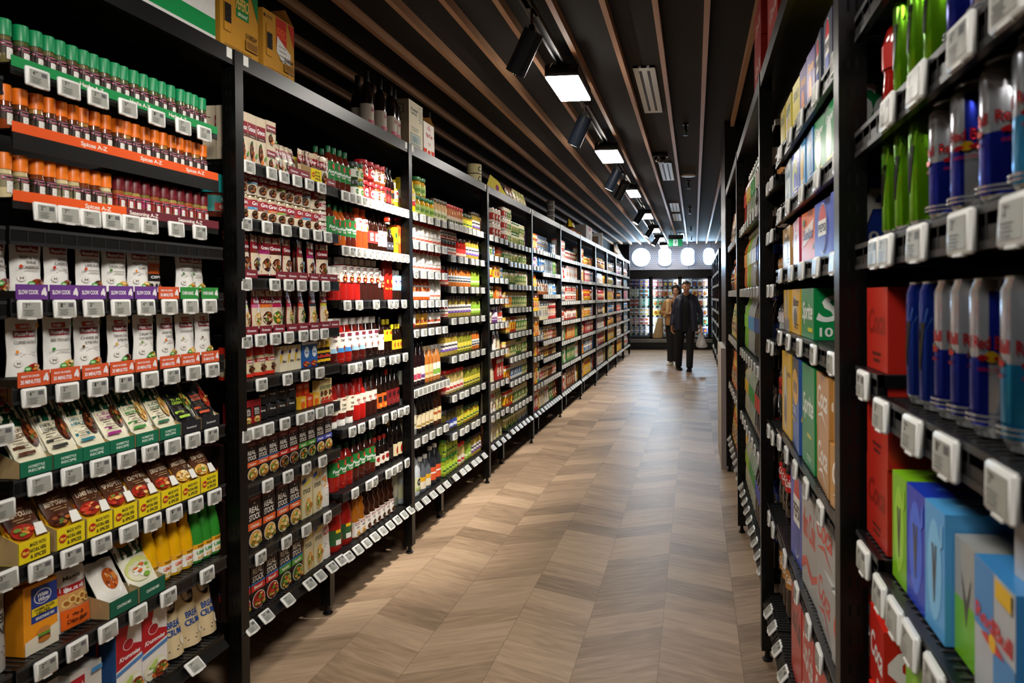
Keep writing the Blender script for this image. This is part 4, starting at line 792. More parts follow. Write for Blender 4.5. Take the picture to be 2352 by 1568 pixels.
# ---- third left bay (few centimetres wide in the view: bands instead of print)
def plab(cs):
    """label print of a small far article: bands, a picture, lines of text"""
    def f(A, r):
        for z0, z1, c in cs: A.rect(-r*1.2, z0, r*1.2, z1, c)
        z0 = min(q[0] for q in cs); z1 = max(q[1] for q in cs); c = cs[-1][2]
        A.ell(r*.25, (z0+z1)/2, r*.42, (z1-z0)*.32+.003, 'f2ead8', 10); A.ell(r*.3, (z0+z1)/2, r*.26, (z1-z0)*.2+.002, cs[0][2], 8)
        A.lines(-r*.1, z1+.004, r*1.5, 2, .0055, .003, '2c2824')
    return f
MUY = squeeze('bright yellow mustard squeeze bottle', .19, .034, 'f0d016', 'f2d21a', 'f4ecd0', (.05, .12), plab([(.05, .075, 'd03a3a'), (.085, .1, 'f2e27a')]))
PIC = jar('green-lidded piccalilli jar', .037, .12, 'd8a01c', '2f7a44', 'b9cf6a', .015, .07, plab([(.03, .05, '6a9a3a')]))
JBE = jar('pale horseradish jar', .028, .14, 'cfa878', '5a4a34', 'd9d6b0', .015, .07, plab([(.03, .05, '8a9a5a')])); JRL = jar('red-lidded relish jar', .025, .135, 'c07a50', 'b8322a', 'd8c0a8', .015, .06, plab([(.02, .035, '4a5a3a')])); JCA = jar('dark-lidded pickle jar', .034, .11, 'b08a2c', '3a4a2a', 'd8d23a', .02, .07, plab([(.03, .04, '3f6a3a')]))
CRM = jar('red-lidded white dressing jar', .033, .128, 'f1ead8', 'd83a1c', 'f4f0ea', .012, .075, plab([(.018, .03, 'd8604a'), (.045, .05, 'b0a8a0')])); ASP = jar('dark-lidded chutney jar', .028, .10, '6a2018', '2a2a28', 'dcd6cc', .01, .058, plab([(.015, .026, 'b04030'), (.04, .046, '3a3a3a')])); BEE = jar('red beetroot jar with dark lid', .034, .13, '8a1c14', '3a2420', 'c9302a', .012, .06, plab([(.012, .03, 'e0b09a')])); CAP_ = jar('orange pickle jar with pale label', .028, .14, 'c8702c', '3c342a', 'e4e0d4', .03, .075, plab([(.035, .045, '333344'), (.055, .062, '4a6a8a')])); GHK = jar('green gherkin jar', .034, .14, '7a8a2c', '3a5a2c', '8ab83a', .02, .08, plab([(.035, .05, 'd8e0a0')])); PUR = jar('pickle jar with purple and white label', .029, .145, 'a8903a', '4a3a30', 'e6e2da', .03, .085, plab([(.03, .045, '6a4a9a'), (.06, .07, '3a3a44')])); OLV = jar('olive jar with yellow label', .03, .14, '8a8a2c', '5a4a2c', 'd8c84a', .02, .07, plab([(.03, .04, '4a5a2a')])); KAL = jar('black olive jar with blue label', .033, .145, '4a4018', '2a2a2a', '3a4a9a', .02, .075, plab([(.03, .05, 'c8d0e0')])); ROL = jar('red-lidded pickled vegetable jar', .034, .155, 'b5a060', 'd0261c', 'd8d0c0', .02, .07, plab([(.03, .045, 'b0302a')])); GOL = jar('green olive jar', .026, .12, '8a9a28', '3f7a2c', 'a9c83a', .02, .07, plab([(.03, .042, '3f6a2c')]))
DRE = [sauce('%s dressing bottle' % l, .15, .026, f_, c_, lb_, (.02, .085), plab(b_), caph=.022, nr=.5) for l, f_, c_, lb_, b_ in (('orange', 'd8541c', 'd8602c', 'f0efe8', [(.05, .075, 'e0682c')]), ('white', 'e8e4d8', 'c8241c', 'f2efe8', [(.02, .03, 'c8705a')]), ('dark', '2a140c', '1a1a1a', 'ece8de', [(.03, .045, 'b04a2a')]), ('brown beer-label', '4a2410', '8a2a1c', 'd8a03a', [(.03, .05, 'a8521c')]), ('red-capped', '6a2a14', 'c02a20', 'e9e4da', [(.02, .03, 'b83a2a')]))]
VIN = [sauce('%s vinegar bottle' % l, h_, .03, f_, c_, lb_, (.03, .11), plab(b_), caph=.022, nr=.42) for l, h_, f_, c_, lb_, b_ in (('dark green-label', .25, '1a0f0c', '16110f', 'dfe4d0', [(.04, .075, '8ab83a')]), ('dark pink-label', .25, '200d10', '16110f', 'e6d8cc', [(.04, .07, 'b8405a')]), ('dark purple-label', .25, '180d14', '16110f', 'e6e0dc', [(.04, .06, '6a3a7a')]), ('amber', .22, 'b0682a', 'e8c89a', 'e8c490', [(.05, .06, 'c88a3a')]), ('amber white-capped', .22, 'b0703a', 'efece6', 'e6e4d0', [(.04, .07, '7aa83a')]), ('tall dark balsamic', .24, '150d0b', '141414', 'e0d0a8', [(.04, .05, 'a8843a')]), ('brown malt', .24, '4a2612', '3a2418', 'e2cf9c', [(.07, .085, 'b0522a')]))]
CLR = bottle('clear rounded vinegar bottle', [(.04, .001), (.045, .01), (.045, .15), (.03, .2), (.014, .22), (.014, .235)], '9aa0a0', '3a3a3a', .02, 'dfd9bc', .04, .12, .0452, plab([(.06, .07, '8a8a5a')]), 'vinegar_bottle')
JUG = bottle('large white vinegar jug', [(.052, .001), (.058, .015), (.058, .15), (.045, .2), (.024, .23), (.018, .24)], 'c9d2d8', 'd8dce0', .022, 'd9dcb0', .03, .11, .0584, lambda A, r: (A.ell(0, .082, .02, .02, '1a1614'), A.text('BLACK', 0, .086, .026, .007, 'f0ece0'), A.text('& GOLD', 0, .076, .026, .007, 'f0ece0'), A.rect(-.03, .036, .03, .05, 'a8b86a')), 'vinegar_jug', fm='plastic')
VSM = bottle('grey vinegar bottle with yellow label', [(.034, .001), (.037, .01), (.037, .12), (.02, .17), (.014, .185)], '5a6068', 'e6e4de', .02, 'e4d8c0', .02, .09, .0372, plab([(.065, .09, 'e0a81c')]), 'vinegar_bottle', fm='plastic'); VBK = bottle('black vinegar bottle with orange label', [(.036, .001), (.04, .01), (.04, .15), (.022, .2), (.014, .215)], '23262c', 'e8e6e0', .02, 'd8562c', .03, .11, .0403, plab([(.07, .08, 'f0e8dc')]), 'vinegar_bottle', fm='plastic')
# ---------------------------------------------------------------- price tags
def tagm(t, seed):
    m = MB(); m.bbox(-.032, .032, 0, .009, -.0225, .0225, 'e6e6e2', 'plastic', .003); m.box(-.012, .012, -.0002, .006, -.024, -.0215, 'dededa', 'plastic')
    s = MB(); A = Art(s, flat(-.0003), 'screen'); A.rect(-.0245, -.0165, .0235, .0165, 'a3a49c')
    if t: A.text(t, -.014, .009, .006 if len(t) < 2 else .012, .010, '3a3b3a'); A.text('00', -.007, .012, .006, .004, '3a3b3a', False)
    A.l = 3; A.lines(-.008, -.002, .026, 4, .0036, .0012, '6c6d68')
    if seed % 2: A.l = 2; A.rect(.006, .004, .020, .0135, '5f6064')
    A.l = 2; A.poly([(-.02, -.0155), (-.02, -.012), (.004, -.0155)], '8d8e88')
    return P('price_tag', 'price tag', 'white electronic price tag', .062, .012, .043, m, [('screen', s)])
TAGS = [tagm('2', 0), tagm('1', 1), tagm('3', 2), tagm('2', 3), tagm('4', 1), tagm('7', 0)]
TAG_FAR = []; TAGB = MB(); TAGB.box(-.031, .031, 0, .012, -.0215, .0215, 'e6e6e2', 'plastic'); TAGB.poly([(-.0245, -.0005, -.0165), (.0235, -.0005, -.0165), (.0235, -.0005, .0165), (-.0245, -.0005, .0165)], 'a3a49c', 'screen')
def tags(side, z, ys, where, low=False, xf=None, far=False, dz=0.):
    S, rz, x = (-1, pi/2, -1.55) if side == 'L' else (1, -pi/2, .263)
    if xf is not None: x = xf
    ys = sorted(ys, reverse=(side == 'R')); rd = random.Random(int(abs(z)*1000+ys[0]*77))
    for i, y in enumerate(ys):
        if low: loc, tl = (x-S*.002+S*.0, y, z+.004), radians(-42)
        else: loc, tl = (x-S*.0005, y, z-.003+dz), radians(rd.uniform(-4, -1))
        NUM[('tag', where)] = NUM.get(('tag', where), 0)+1
        TAGQ.append(((1e3 if far else 0)+(Vector(loc)-Vector((0, 0, EYE))).length, loc, rz, tl, rd.randrange(6), rd.uniform(-.03, .03), where, NUM[('tag', where)], side))
TAGQ = []
def place_tags():
    for i, (d, loc, rz, tl, k, yw, where, n, side) in enumerate(sorted(TAGQ)):
        if i >= 298: TAG_FAR.append((loc, rz, tl)); continue
        w = where.split(' of ', 1); wh = w[1].replace('the ', '')+', '+w[0] if len(w) == 2 else where
        put(TAGS[k], loc, rz, where, side, tilt=tl, yaw=yw, group='electronic price tags on the shelf rails', label='white electronic price tag, '+(ords[n-1]+' from left, ' if NUM[('tag', where)] > 1 else '')+wh)
# ---------------------------------------------------------------- spice bay
def W(b, s): return '%s shelf of the %s' % (s, b)
SB = 'spice bay'
HY = [1.577, 1.615, 1.648, 1.681, 1.715, 1.75, 1.785, 1.821, 1.856, 1.887, 1.924, 1.962, 1.997, 2.032, 2.071, 2.114, 2.148, 2.176, 2.214]
OY = [1.571, 1.614, 1.649, 1.683, 1.717, 1.75, 1.786, 1.822, 1.865, 1.895, 1.927, 1.963, 2.002, 2.037, 2.073, 2.108, 2.144, 2.18, 2.215]
bayo = [o for o in bpy.data.objects if o.name == 'shelving_bay'][0]
def rack(z, ys, col, col2, n1, texts, panel):
    m = MB(); x0, x1 = XL-.0-.036, XL+.0
    y0, y1 = 1.51, 2.235
    m.box(x0-.01, x1+.026, y0, y1, z-.008, z-.004, '121212', 'blacksteel')
    m.box(x1+.024, x1+.027, y0, y1, z-.03, z+.0, '161616', 'plastic')
    for yy in ys: m.tube((x1+.004, yy-.018, z), (x1+.004, yy-.018, z+.045), .0014, '0c0c0c', 'blacksteel', 5)
    m.tube((x1+.004, y0, z+.045), (x1+.004, y1, z+.045), .0014, '0c0c0c', 'blacksteel', 5)
    if panel: m.box(x1+.026, x1+.03, y0, y1, z-.05, z-.012, '1a1a1a', 'plastic')
    m.build('jar_rack', bayo).matrix_parent_inverse = Matrix.Translation(-bayo.location)
    m = MB(); x = x1+.0275
    m.box(x, x+.001, y0, n1, z-.012, z+.013, col, 'paper')
    if col2: m.box(x, x+.001, n1, y1, z-.012, z+.013, col2, 'paper')
    A = Art(m, lambda a, zz, l: (x+.001+.0003*l, a, zz))
    for t, yy in texts: A.text(t, yy, z+.0005, .012*len(t)*.7, .011, 'f0e6dc')
    m.build('shelf_strip', label='%s strip reading %s under the %s' % ({'0f8a46': 'green', 'e8581c': 'orange'}[col], texts[0][0].replace(' A-Z', ' A to Z'), 'green-capped jars' if col == '0f8a46' else 'orange-capped jars' if not col2 else 'orange and maroon-capped jars'), cat='sign')
rack(1.968, HY, '0f8a46', None, 2.235, (('Herbs A-Z', 1.735), ('Herbs A-Z', 1.90), ('Herbs A-Z', 2.05)), False)
rack(1.815, OY, 'e8581c', None, 2.235, (('Spices A-Z', 1.74), ('Spices A-Z', 1.94), ('Spices A-Z', 2.125)), True)
rack(1.655, OY, 'e8581c', '6a2430', 1.845, (('Spices A-Z', 1.75), ('Seasoning A-Z', 1.91), ('Seasoning A-Z', 2.10)), False)
line('L', 1.960, W(SB, 'top'), [(HERB, [1.535]+HY)]); line('L', 1.806, W(SB, 'second'), [(SPI, [1.53]+OY)])
line('L', 1.646, W(SB, 'third'), [(SPI2, [1.53]+OY[:8]), (SEA, OY[8:])])
tags('L', 1.942, [1.559, 1.646, 1.734, 1.834, 1.941, 2.05, 2.145], W(SB, 'top')); tags('L', 1.625, [1.575, 1.641, 1.705, 1.774, 1.84, 1.907, 2.015, 2.118], W(SB, 'third'))
for zz in (1.4132, 1.2082):
    m = MB(); m.box(-1.66, -1.558, 1.495, 2.235, zz, zz+.019, '15110e', 'card'); m.build('shelf_riser', bayo).matrix_parent_inverse = Matrix.Translation(-bayo.location)
w = W(SB, 'slow-cook pouch'); Z = 1.4335
for p_, y_ in zip(MF1[:5], [1.585, 1.669, 1.765, 1.853, 1.941]): line('L', Z, w, [(p_, [y_], {'jit': .12})])
line('L', Z, w, [(MFB, [2.025], {'in': .03})]); line('L', Z, w, [(MF1[5], [2.135])]); line('L', Z, w, [(MF1[6], [2.195], {'in': .012})]); line('L', Z, w, [(MF1[0], [1.50], {'jit': .2})])
def cards(z, h, lst, x=-1.556):
    for (y0, y1), p_ in lst: put(p_, (x, (y0+y1)/2, z), pi/2, CW, 'L')
CW = w
SL = [shelf_card('purple SLOW COOK shelf card', .083, .036, '6a3a8a', 'SLOW COOK'), shelf_card('orange 30 MINUTES shelf card', .083, .036, 'd2552c', '30 MINUTES', 'READY IN UNDER'), shelf_card('green OVEN BAKE shelf card', .08, .036, '2f8a3c', 'OVEN BAKE')]
cards(1.412, .036, [((1.497, 1.581), SL[0]), ((1.585, 1.67), SL[0]), ((1.671, 1.754), SL[0]), ((1.762, 1.848), SL[0]), ((1.853, 1.936), SL[0]), ((1.942, 2.025), SL[1]), ((2.029, 2.116), SL[2]), ((2.126, 2.205), SL[2])])
tags('L', 1.392, [1.531, 1.625, 1.711, 1.8, 1.891, 1.983, 2.073, 2.161], w)
w = W(SB, 'ready-meal pouch'); CW = w
for p_, y_ in zip(MF2, [1.575, 1.67, 1.76, 1.863, 1.96, 2.045, 2.13, 2.215]): line('L', 1.2285, w, [(p_, [y_], {'jit': .12})])
cards(1.207, .036, [((a, b_), SL[1]) for a, b_ in ((1.5, 1.581), (1.585, 1.669), (1.675, 1.759), (1.764, 1.846), (1.849, 1.934), (1.943, 2.029), (2.032, 2.114), (2.124, 2.205))])
tags('L', 1.185, [1.538, 1.629, 1.721, 1.809, 1.902, 1.989, 2.082, 2.17], w)
w = W(SB, 'green-tray packet'); TR = [tray('green recipe packet tray', .086, .11, .037, '176a4c', 'HOMESTYLE|RECIPE', None, 'cfe8d8'), tray('black slow-cooked packet tray', .086, .11, .037, '232326', 'Sensational', None, 'c8c8c8')]
YS_ = [1.544, 1.632, 1.717, 1.802, 1.893, 1.983, 2.073, 2.163]
for i, y_ in enumerate(YS_):
    put(TR[0 if i < 6 else 1], (-1.556-.055, y_, .996), pi/2, w, 'L')
    line('L', 1.002, w, [(CON[i], [y_+.004], {'in': -.038, 'up': .022, 'tilt': -.56, 'jit': .05})]); line('L', 1.012, w+' behind the front packets', [(CON[i], [y_+.004], {'in': -.02, 'up': .024, 'tilt': -.5, 'jit': .05})])
tags('L', .975, [1.55, 1.639, 1.726, 1.813, 1.9, 1.989, 2.075, 2.162], w)
w = W(SB, 'yellow-tray packet'); TY = tray('yellow recipe packet tray', .083, .11, .052, 'ead41c', 'MADE WITH|NATURAL HERBS|& SPICES', 'b8281c')
for i, y_ in enumerate([1.536, 1.636, 1.724, 1.81, 1.898, 1.983, 2.067, 2.153]):
    put(TY, (-1.556-.055, y_, .795), pi/2, w, 'L'); line('L', .802, w, [(MAG[i], [y_], {'in': -.036, 'up': .036, 'tilt': -.56, 'jit': .05})]); line('L', .812, w+' behind the front packets', [(MAG[i], [y_], {'in': -.018, 'up': .038, 'tilt': -.5, 'jit': .05})])
tags('L', .772, [1.549, 1.636, 1.726, 1.817, 1.905, 1.992, 2.085, 2.173], w)
w = W(SB, 'juice and coating')
line('L', .555, w, [(PEP, [1.468], {'in': -.01}), (HAM, [1.592], {'jit': .02}), (ONI, [1.708], {'tilt': -.12})]); line('L', .722, w, [(HAM2, [1.60], {'in': .02})])
put(HAM, (-1.69, 1.595, .555), pi/2, w+' behind the front box', 'L')
CT = tray('green COATING MIX packet tray', .098, .12, .045, '1a5a44', 'COATING MIX', None, 'd8e8dc', .04)
for y_ in (1.80, 1.905): put(CT, (-1.556-.06, y_, .556), pi/2, w, 'L')
line('L', .564, w, [(COB, [1.795], {'in': -.03, 'up': .025, 'tilt': -.5}), (COA, [1.905], {'in': -.03, 'up': .025, 'tilt': -.5})])
line('L', .555, w, [(LEM, [1.969, 2.022, 2.072, 2.121], {'in': .0}), (LIM, [2.168, 2.212, 2.255])]); line('L', .555, w, [(LEM, [1.97, 2.025, 2.075], {'in': .065}), (LIM, [2.17, 2.215], {'in': .065})], back=0)
tags('L', .533, [1.559, 1.647, 1.743, 1.847, 1.963, 2.133], w)
w = W(SB, 'bottom')
line('L', .285, w, [(CRN, [1.72], {'jit': .02}), (KRU, [1.865, 1.965], {'jit': .03, 'deep': 2}), (CRU, [2.07, 2.15, 2.225], {'jit': .1, 'tilt': -.12, 'up': .012})]); line('L', .285, w, [(CRN, [1.62], {'in': .03})])
tags('L', .268, [1.60, 2.069], w, True)
w = 'shelf end at the left photo edge'; put(MUS, (-1.63, 1.452, 1.128), pi/2, w, 'L', label='yellow and red mustard powder box, lower of two at the photo edge'); put(MUS, (-1.63, 1.452, 1.244), pi/2, w, 'L', label='yellow and red mustard powder box, upper of two at the photo edge')
tags('L', 1.11, [1.455], w); tags('L', .78, [1.46], w+' above the peppercorns'); tags('L', .94, [1.455], w+' below the mustard')
put(carton('pale yellow box beside the first yellow tray', .06, .05, .13, 'd8c878', name='seasoning_box', cat='box'), (-1.64, 1.462, .80), pi/2, w, 'L')
# teal jars and others that show between the spice bay and the gravy bay
TEA = jar('tall teal-lidded gravy jar', .042, .15, '5a2418', '1f9a98', '3a8a86', .02, .075, lambda A, r: (A.rect(-.04, .022, .04, .05, 'a83a2a'), A.text('GRAVY', 0, .036, .05, .012, 'f0e6d8'), A.ell(0, .062, .02, .01, 'b8d8d0')), .062)
# ---------------------------------------------------------------- gravy and sauce bay
GB = 'gravy bay'
L_ = lambda s: '%s shelf of gravy bay, left half' % s
R_ = lambda s: '%s shelf of gravy bay, right half' % s
z = [q+.02 for q in Z2L]
line('L', z[0], L_('top'), [(GBX, [2.36, 2.413, 2.466, 2.52], {'deep': 2}), (GBS, [2.586], {'stack': 2})]); line('L', z[0], L_('top'), [(GSA, [2.645, 2.685, 2.735, 2.775], {'tilt': -.22, 'jit': .15, 'in': .01}), (GSB, [2.83, 2.85, 2.87, 2.89, 2.912, 2.94], {'jit': .5, 'in': .01}), (GSA, [2.985], {'in': .0})])
put(TY, (-1.62, 2.85, z[0]), pi/2, L_('top'), 'L')
GR = [shelf_card('maroon gravy shelf card', .075, .03, '7a1e2a', 'Gravox', None, logo=False)]
for y_ in (2.67, 2.745, 2.96): put(GR[0], (-1.558, y_, z[0]-.002), pi/2, L_('top'), 'L')
tags('L', Z2L[0], [2.377, 2.512, 2.593, 2.684, 2.774, 2.87], L_('top'))
line('L', z[1], L_('second'), [(TEA, [2.352], {'in': .03})]); line('L', z[1], L_('second'), [(GT, [2.425, 2.487, 2.549, 2.611, 2.67, 2.732, 2.794, 2.856, 2.918], {'stack': 2, 'jit': .3})]); line('L', z[1], L_('second'), [(GST, [2.985], {'stack': 4, 'in': .0})])
tags('L', Z2L[1], [2.355, 2.48, 2.604, 2.731, 2.834, 2.918], L_('second'))
PY = [2.36, 2.429, 2.49, 2.556, 2.622, 2.70, 2.794, 2.88, 2.975]
line('L', z[2]+.012, L_('third'), [(GPA, PY, {'jit': .35, 'in': .0})]); line('L', z[2]+.012, L_('third'), [(GPA, [2.40, 2.46, 2.53, 2.60, 2.66, 2.75, 2.83], {'jit': .3, 'in': .035})])
for y_ in (2.385, 2.575, 2.65, 2.725, 2.81, 2.89, 2.965): put(GR[0], (-1.557, y_, z[2]-.002), pi/2, L_('third'), 'L')
tags('L', Z2L[2], [2.35, 2.524, 2.617, 2.708, 2.804, 2.897], L_('third'))
line('L', z[3]+.012, L_('fourth'), [(GPB, [2.36, 2.429, 2.495, 2.557, 2.625, 2.71, 2.80, 2.888, 2.98], {'jit': .35})]); line('L', z[3]+.012, L_('fourth'), [(GPB, [2.40, 2.46, 2.53, 2.59, 2.66, 2.75, 2.84], {'jit': .3, 'in': .035})])
for y_ in (2.385, 2.47, 2.555, 2.645, 2.725, 2.81, 2.895, 2.975): put(GR[0], (-1.557, y_, z[3]-.002), pi/2, L_('fourth'), 'L')
tags('L', Z2L[3], [2.349, 2.433, 2.524, 2.613, 2.717, 2.8, 2.881], L_('fourth'))
line('L', z[4], L_('fifth'), [(STP, [2.372, 2.447, 2.522, 2.58], {}), (BIS, [2.655, 2.705, 2.755]), (BLU, [2.813, 2.875]), (BON, [2.925, 2.965, 3.005], {})]); line('L', z[4], L_('fifth'), [(BON, [2.90, 2.95, 3.0], {'in': .08, 'up': .0})])
tags('L', Z2L[4], [2.435, 2.601, 2.728, 2.841], L_('fifth'))
line('L', z[5], L_('sixth'), [(CAM, [2.37, 2.423, 2.476]), (BLK, [2.535, 2.60, 2.665, 2.73], {'stack': 2})]); line('L', z[5], L_('sixth'), [([OXO[0], OXO[1]], [2.79, 2.842, 2.895], {'stack': 1}), (MAS, [2.935, 2.972, 3.008], {'jit': .1})]); line('L', z[5]+.051, L_('sixth'), [(OXO[1], [2.80, 2.85], {'in': .02})])
tags('L', Z2L[5], [2.345, 2.406, 2.473, 2.58, 2.691, 2.757, 2.837, 2.916], L_('sixth'))
K = RS
for a, i in zip(['c', 'c', 'cs', 'cs', 'b', 'b', 'v', 'v', 'f', 'f'], range(10)): line('L', z[6], L_('seventh'), [(K[a], [2.372+.0685*i], {'jit': .03, 'deep': 2 if i == 0 else 1})])
tags('L', Z2L[6], [2.465, 2.597, 2.729, 2.855], L_('seventh'))
for a, y_ in zip(['cL', 'cL', 'cL', 'csL', 'csL'], [2.365, 2.455, 2.545, 2.635, 2.72]): line('L', z[7], L_('eighth'), [(K[a], [y_], {'jit': .03, 'deep': 2 if y_ < 2.4 else 1})])
line('L', z[7], L_('eighth'), [(MST, [2.81]), (MST2, [2.895]), (BBP, [2.98])]); tags('L', Z2L[7], [2.418, 2.582, 2.723, 2.889], L_('eighth'))
for a, y_ in zip(['bL', 'bL', 'bL', 'vL', 'vL'], [2.385, 2.472, 2.558, 2.645, 2.73]): line('L', z[8], L_('bottom'), [(K[a], [y_], {'jit': .03, 'deep': 2 if y_ < 2.4 else 1})])
line('L', z[8], L_('bottom'), [(MST, [2.815]), (MST2, [2.895]), (BBR, [2.982])]); tags('L', Z2L[8], [2.353, 2.445, 2.584, 2.739, 2.823, 2.92, 3.0], L_('bottom'), True)
z = [q+.02 for q in Z2R]
line('L', z[0], R_('top'), [(FO_G, [3.06, 3.112, 3.164, 3.216], {'deep': 2}), ([J_GR, J_G], [3.235+.056*i for i in range(1, 3)], {'stack': 2}), (J_R, [3.395, 3.465], {'stack': 2}), (J_W, [3.532, 3.596], {'stack': 2}), (REL, [3.632]), (REK, [3.668]), (ORL, [3.71]), (MSQ, [3.755]), (HPB, [3.79], {'in': .05})])
tags('L', Z2R[0], [3.075+.0625*i for i in range(12)], R_('top'))
line('L', z[1], R_('second'), [(FO_G, [3.06]), (FO_A, [3.114, 3.162]), (FO_G, [3.21, 3.262]), (ORS, [3.325, 3.39]), (BBQ2, [3.45, 3.505]), (WOR, [3.56, 3.61]), (SM_D, [3.653, 3.695]), (YBX, [3.735]), (OBX, [3.775])])
tags('L', Z2R[1], [3.075+.0625*i for i in range(12)], R_('second'))
line('L', z[2], R_('third'), [(MTS, [3.05, 3.10]), (MT, [3.165, 3.232, 3.30]), (MB2, [3.37, 3.438, 3.505]), (MBS, [3.566]), (SRI, [3.622, 3.674]), (HPB, [3.735, 3.79])]); line('L', z[2], R_('third'), [(MT, [3.13, 3.2, 3.27], {'in': .075}), (MB2, [3.34, 3.41, 3.48, 3.55], {'in': .075})])
tags('L', Z2R[2], [3.085, 3.2, 3.38, 3.55, 3.61, 3.72], R_('third'))
line('L', z[3], R_('fourth'), [(TOM[1], [3.068]), (TOM[0], [3.137, 3.206]), (TOM[1], [3.28, 3.35]), (TOM[2], [3.425, 3.495]), (WOR, [3.56]), (MGL, [3.613, 3.662]), (MGS, [3.71, 3.752, 3.79])]); line('L', z[3], R_('fourth'), [(TOM[1], [3.10, 3.17, 3.24, 3.31, 3.38], {'in': .075})])
tags('L', Z2R[3], [3.12, 3.19, 3.3, 3.44, 3.56, 3.625, 3.73], R_('fourth'))
line('L', z[4], R_('fifth'), [(HEI, [3.07, 3.145, 3.22], {'jit': .1}), (SPC[0], [3.285, 3.347]), (SPC[1], [3.41, 3.472]), (ORL, [3.53, 3.585]), (REL, [3.64]), (REK, [3.695, 3.75])]); line('L', z[4], R_('fifth'), [(ORL, [3.56, 3.615], {'in': .06}), (REK, [3.67, 3.725, 3.78], {'in': .06})])
tags('L', Z2R[4], [3.12, 3.21, 3.32, 3.47, 3.575, 3.66, 3.74], R_('fifth'))
line('L', z[5], R_('sixth'), [(FO_R, [3.075, 3.14, 3.205]), (FO_B, [3.268, 3.33, 3.392]), (FO_G, [3.447]), (KIK, [3.5, 3.554, 3.608]), (SOYY, [3.665]), (SOY, [3.724, 3.782])]); line('L', z[5], R_('sixth'), [(SOYY, [3.56, 3.62, 3.69, 3.75], {'in': .062})])
tags('L', Z2R[5], [3.14, 3.28, 3.345, 3.5, 3.57, 3.64, 3.74], R_('sixth'))
line('L', z[6], R_('bottom'), [(BIGR, [3.09, 3.188]), (WVO, [3.268, 3.326]), (WVB, [3.383+.0565*i for i in range(6)]), (OIL, [3.74, 3.79], {'in': .03})])
tags('L', Z2R[6], [3.07+.0885*i for i in range(9)], R_('bottom'), True)
# ---------------------------------------------------------------- dressing and pickle bay
DL = lambda s: '%s shelf of dressing bay, left half' % s
DR = lambda s: '%s shelf of dressing bay, right half' % s
z = [q+.02 for q in Z3L]
line('L', z[0], DL('top'), [(MUY, [3.865, 3.935, 4.005], {'deep': 2}), (PIC, [4.075, 4.15, 4.225], {}), (PIC, [4.30], {})]); line('L', z[0]+.12, DL('top'), [(PIC, [4.14, 4.215], {'in': .02})])
line('L', z[0], DR('top'), [(JBE, [4.36+.058*i for i in range(4)]), (JRL, [4.60+.052*i for i in range(6)]), (JCA, [4.93, 5.0, 5.07]), (PUR, [5.14, 5.20, 5.26])])
line('L', z[1], DL('second'), [(CRM, [3.865+.068*i for i in range(9)], {'deep': 2})]); line('L', z[2], DL('third'), [(CRM, [3.865+.068*i for i in range(9)], {'deep': 2})])
line('L', z[3], DL('fourth'), [(DRE[4], [3.87]), (DRE[0], [3.93+.057*i for i in range(6)]), (DRE[1], [4.285, 4.345, 4.405])]); line('L', z[4], DL('fifth'), [(DRE[4], [3.87, 3.928, 3.986]), (DRE[3], [4.05, 4.11, 4.17]), (DRE[2], [4.23+.055*i for i in range(4)])])
line('L', z[5], DL('sixth'), [(VIN[0], [3.875, 3.937]), (VIN[1], [4.0, 4.063]), (VIN[2], [4.125]), (VIN[3], [4.2, 4.262]), (VIN[4], [4.325, 4.39])]); line('L', z[5], DL('sixth'), [(VIN[2], [3.9, 3.97, 4.04, 4.11], {'in': .07})])
line('L', z[6], DL('seventh'), [(CLR, [3.89, 3.985]), (VIN[5], [4.068+.064*i for i in range(4)]), (VIN[6], [4.33, 4.395])]); line('L', z[6], DL('seventh'), [(VIN[5], [4.05+.066*i for i in range(6)], {'in': .075})])
line('L', z[7], DL('bottom'), [(JUG, [3.905, 4.03]), (VSM, [4.125, 4.205]), (VBK, [4.292, 4.378])]); line('L', z[7], DL('bottom'), [(VBK, [4.14, 4.225, 4.31, 4.395], {'in': .09})])
z = [q+.02 for q in Z3R]
line('L', z[1], DR('second'), [(ASP, [4.475+.058*i for i in range(5)]), (BEE, [4.775, 4.845, 4.915]), (PUR, [4.98+.06*i for i in range(5)])]); line('L', z[1]+.1005, DR('second'), [(ASP, [4.48+.058*i for i in range(5)], {})])
line('L', z[2], DR('third'), [(BEE, [4.48, 4.55]), (CAP_, [4.615+.058*i for i in range(8)]), (GHK, [5.09, 5.16, 5.23])]); line('L', z[3], DR('fourth'), [(ASP, [4.48, 4.54]), (PUR, [4.60+.06*i for i in range(8)]), (GHK, [5.10, 5.17, 5.24])])
line('L', z[4], DR('fifth'), [(PUR, [4.48+.06*i for i in range(5)]), (OLV, [4.785+.062*i for i in range(5)]), (CAP_, [5.10+.058*i for i in range(3)])]); line('L', z[5], DR('sixth'), [(BEE, [4.49]), (ROL, [4.56+.07*i for i in range(5)]), (OLV, [4.92+.062*i for i in range(6)])])
line('L', z[6], DR('seventh'), [(KAL, [4.49+.068*i for i in range(4)]), (OLV, [4.77, 4.835]), (JCA, [4.91+.07*i for i in range(5)])]); line('L', z[7], DR('bottom'), [(GOL, [4.485+.054*i for i in range(5)], {'stack': 2}), (ROL, [4.78, 4.85]), (GHK, [4.925, 4.995]), (PUR, [5.06+.06*i for i in range(4)])])
for i, zz in enumerate(Z3L):
    s = ['top', 'second', 'third', 'fourth', 'fifth', 'sixth', 'seventh', 'bottom'][i]
    tags('L', zz, [3.89+.118*j for j in range(5)] if i not in (5,) else [3.87+.066*j for j in range(9)], DL(s), i == 7)
    tags('L', Z3R[i], [4.53+.125*j+.02*(j%2) for j in range(6)] if i else [4.49+.095*j for j in range(8)], DR(s), i == 7)
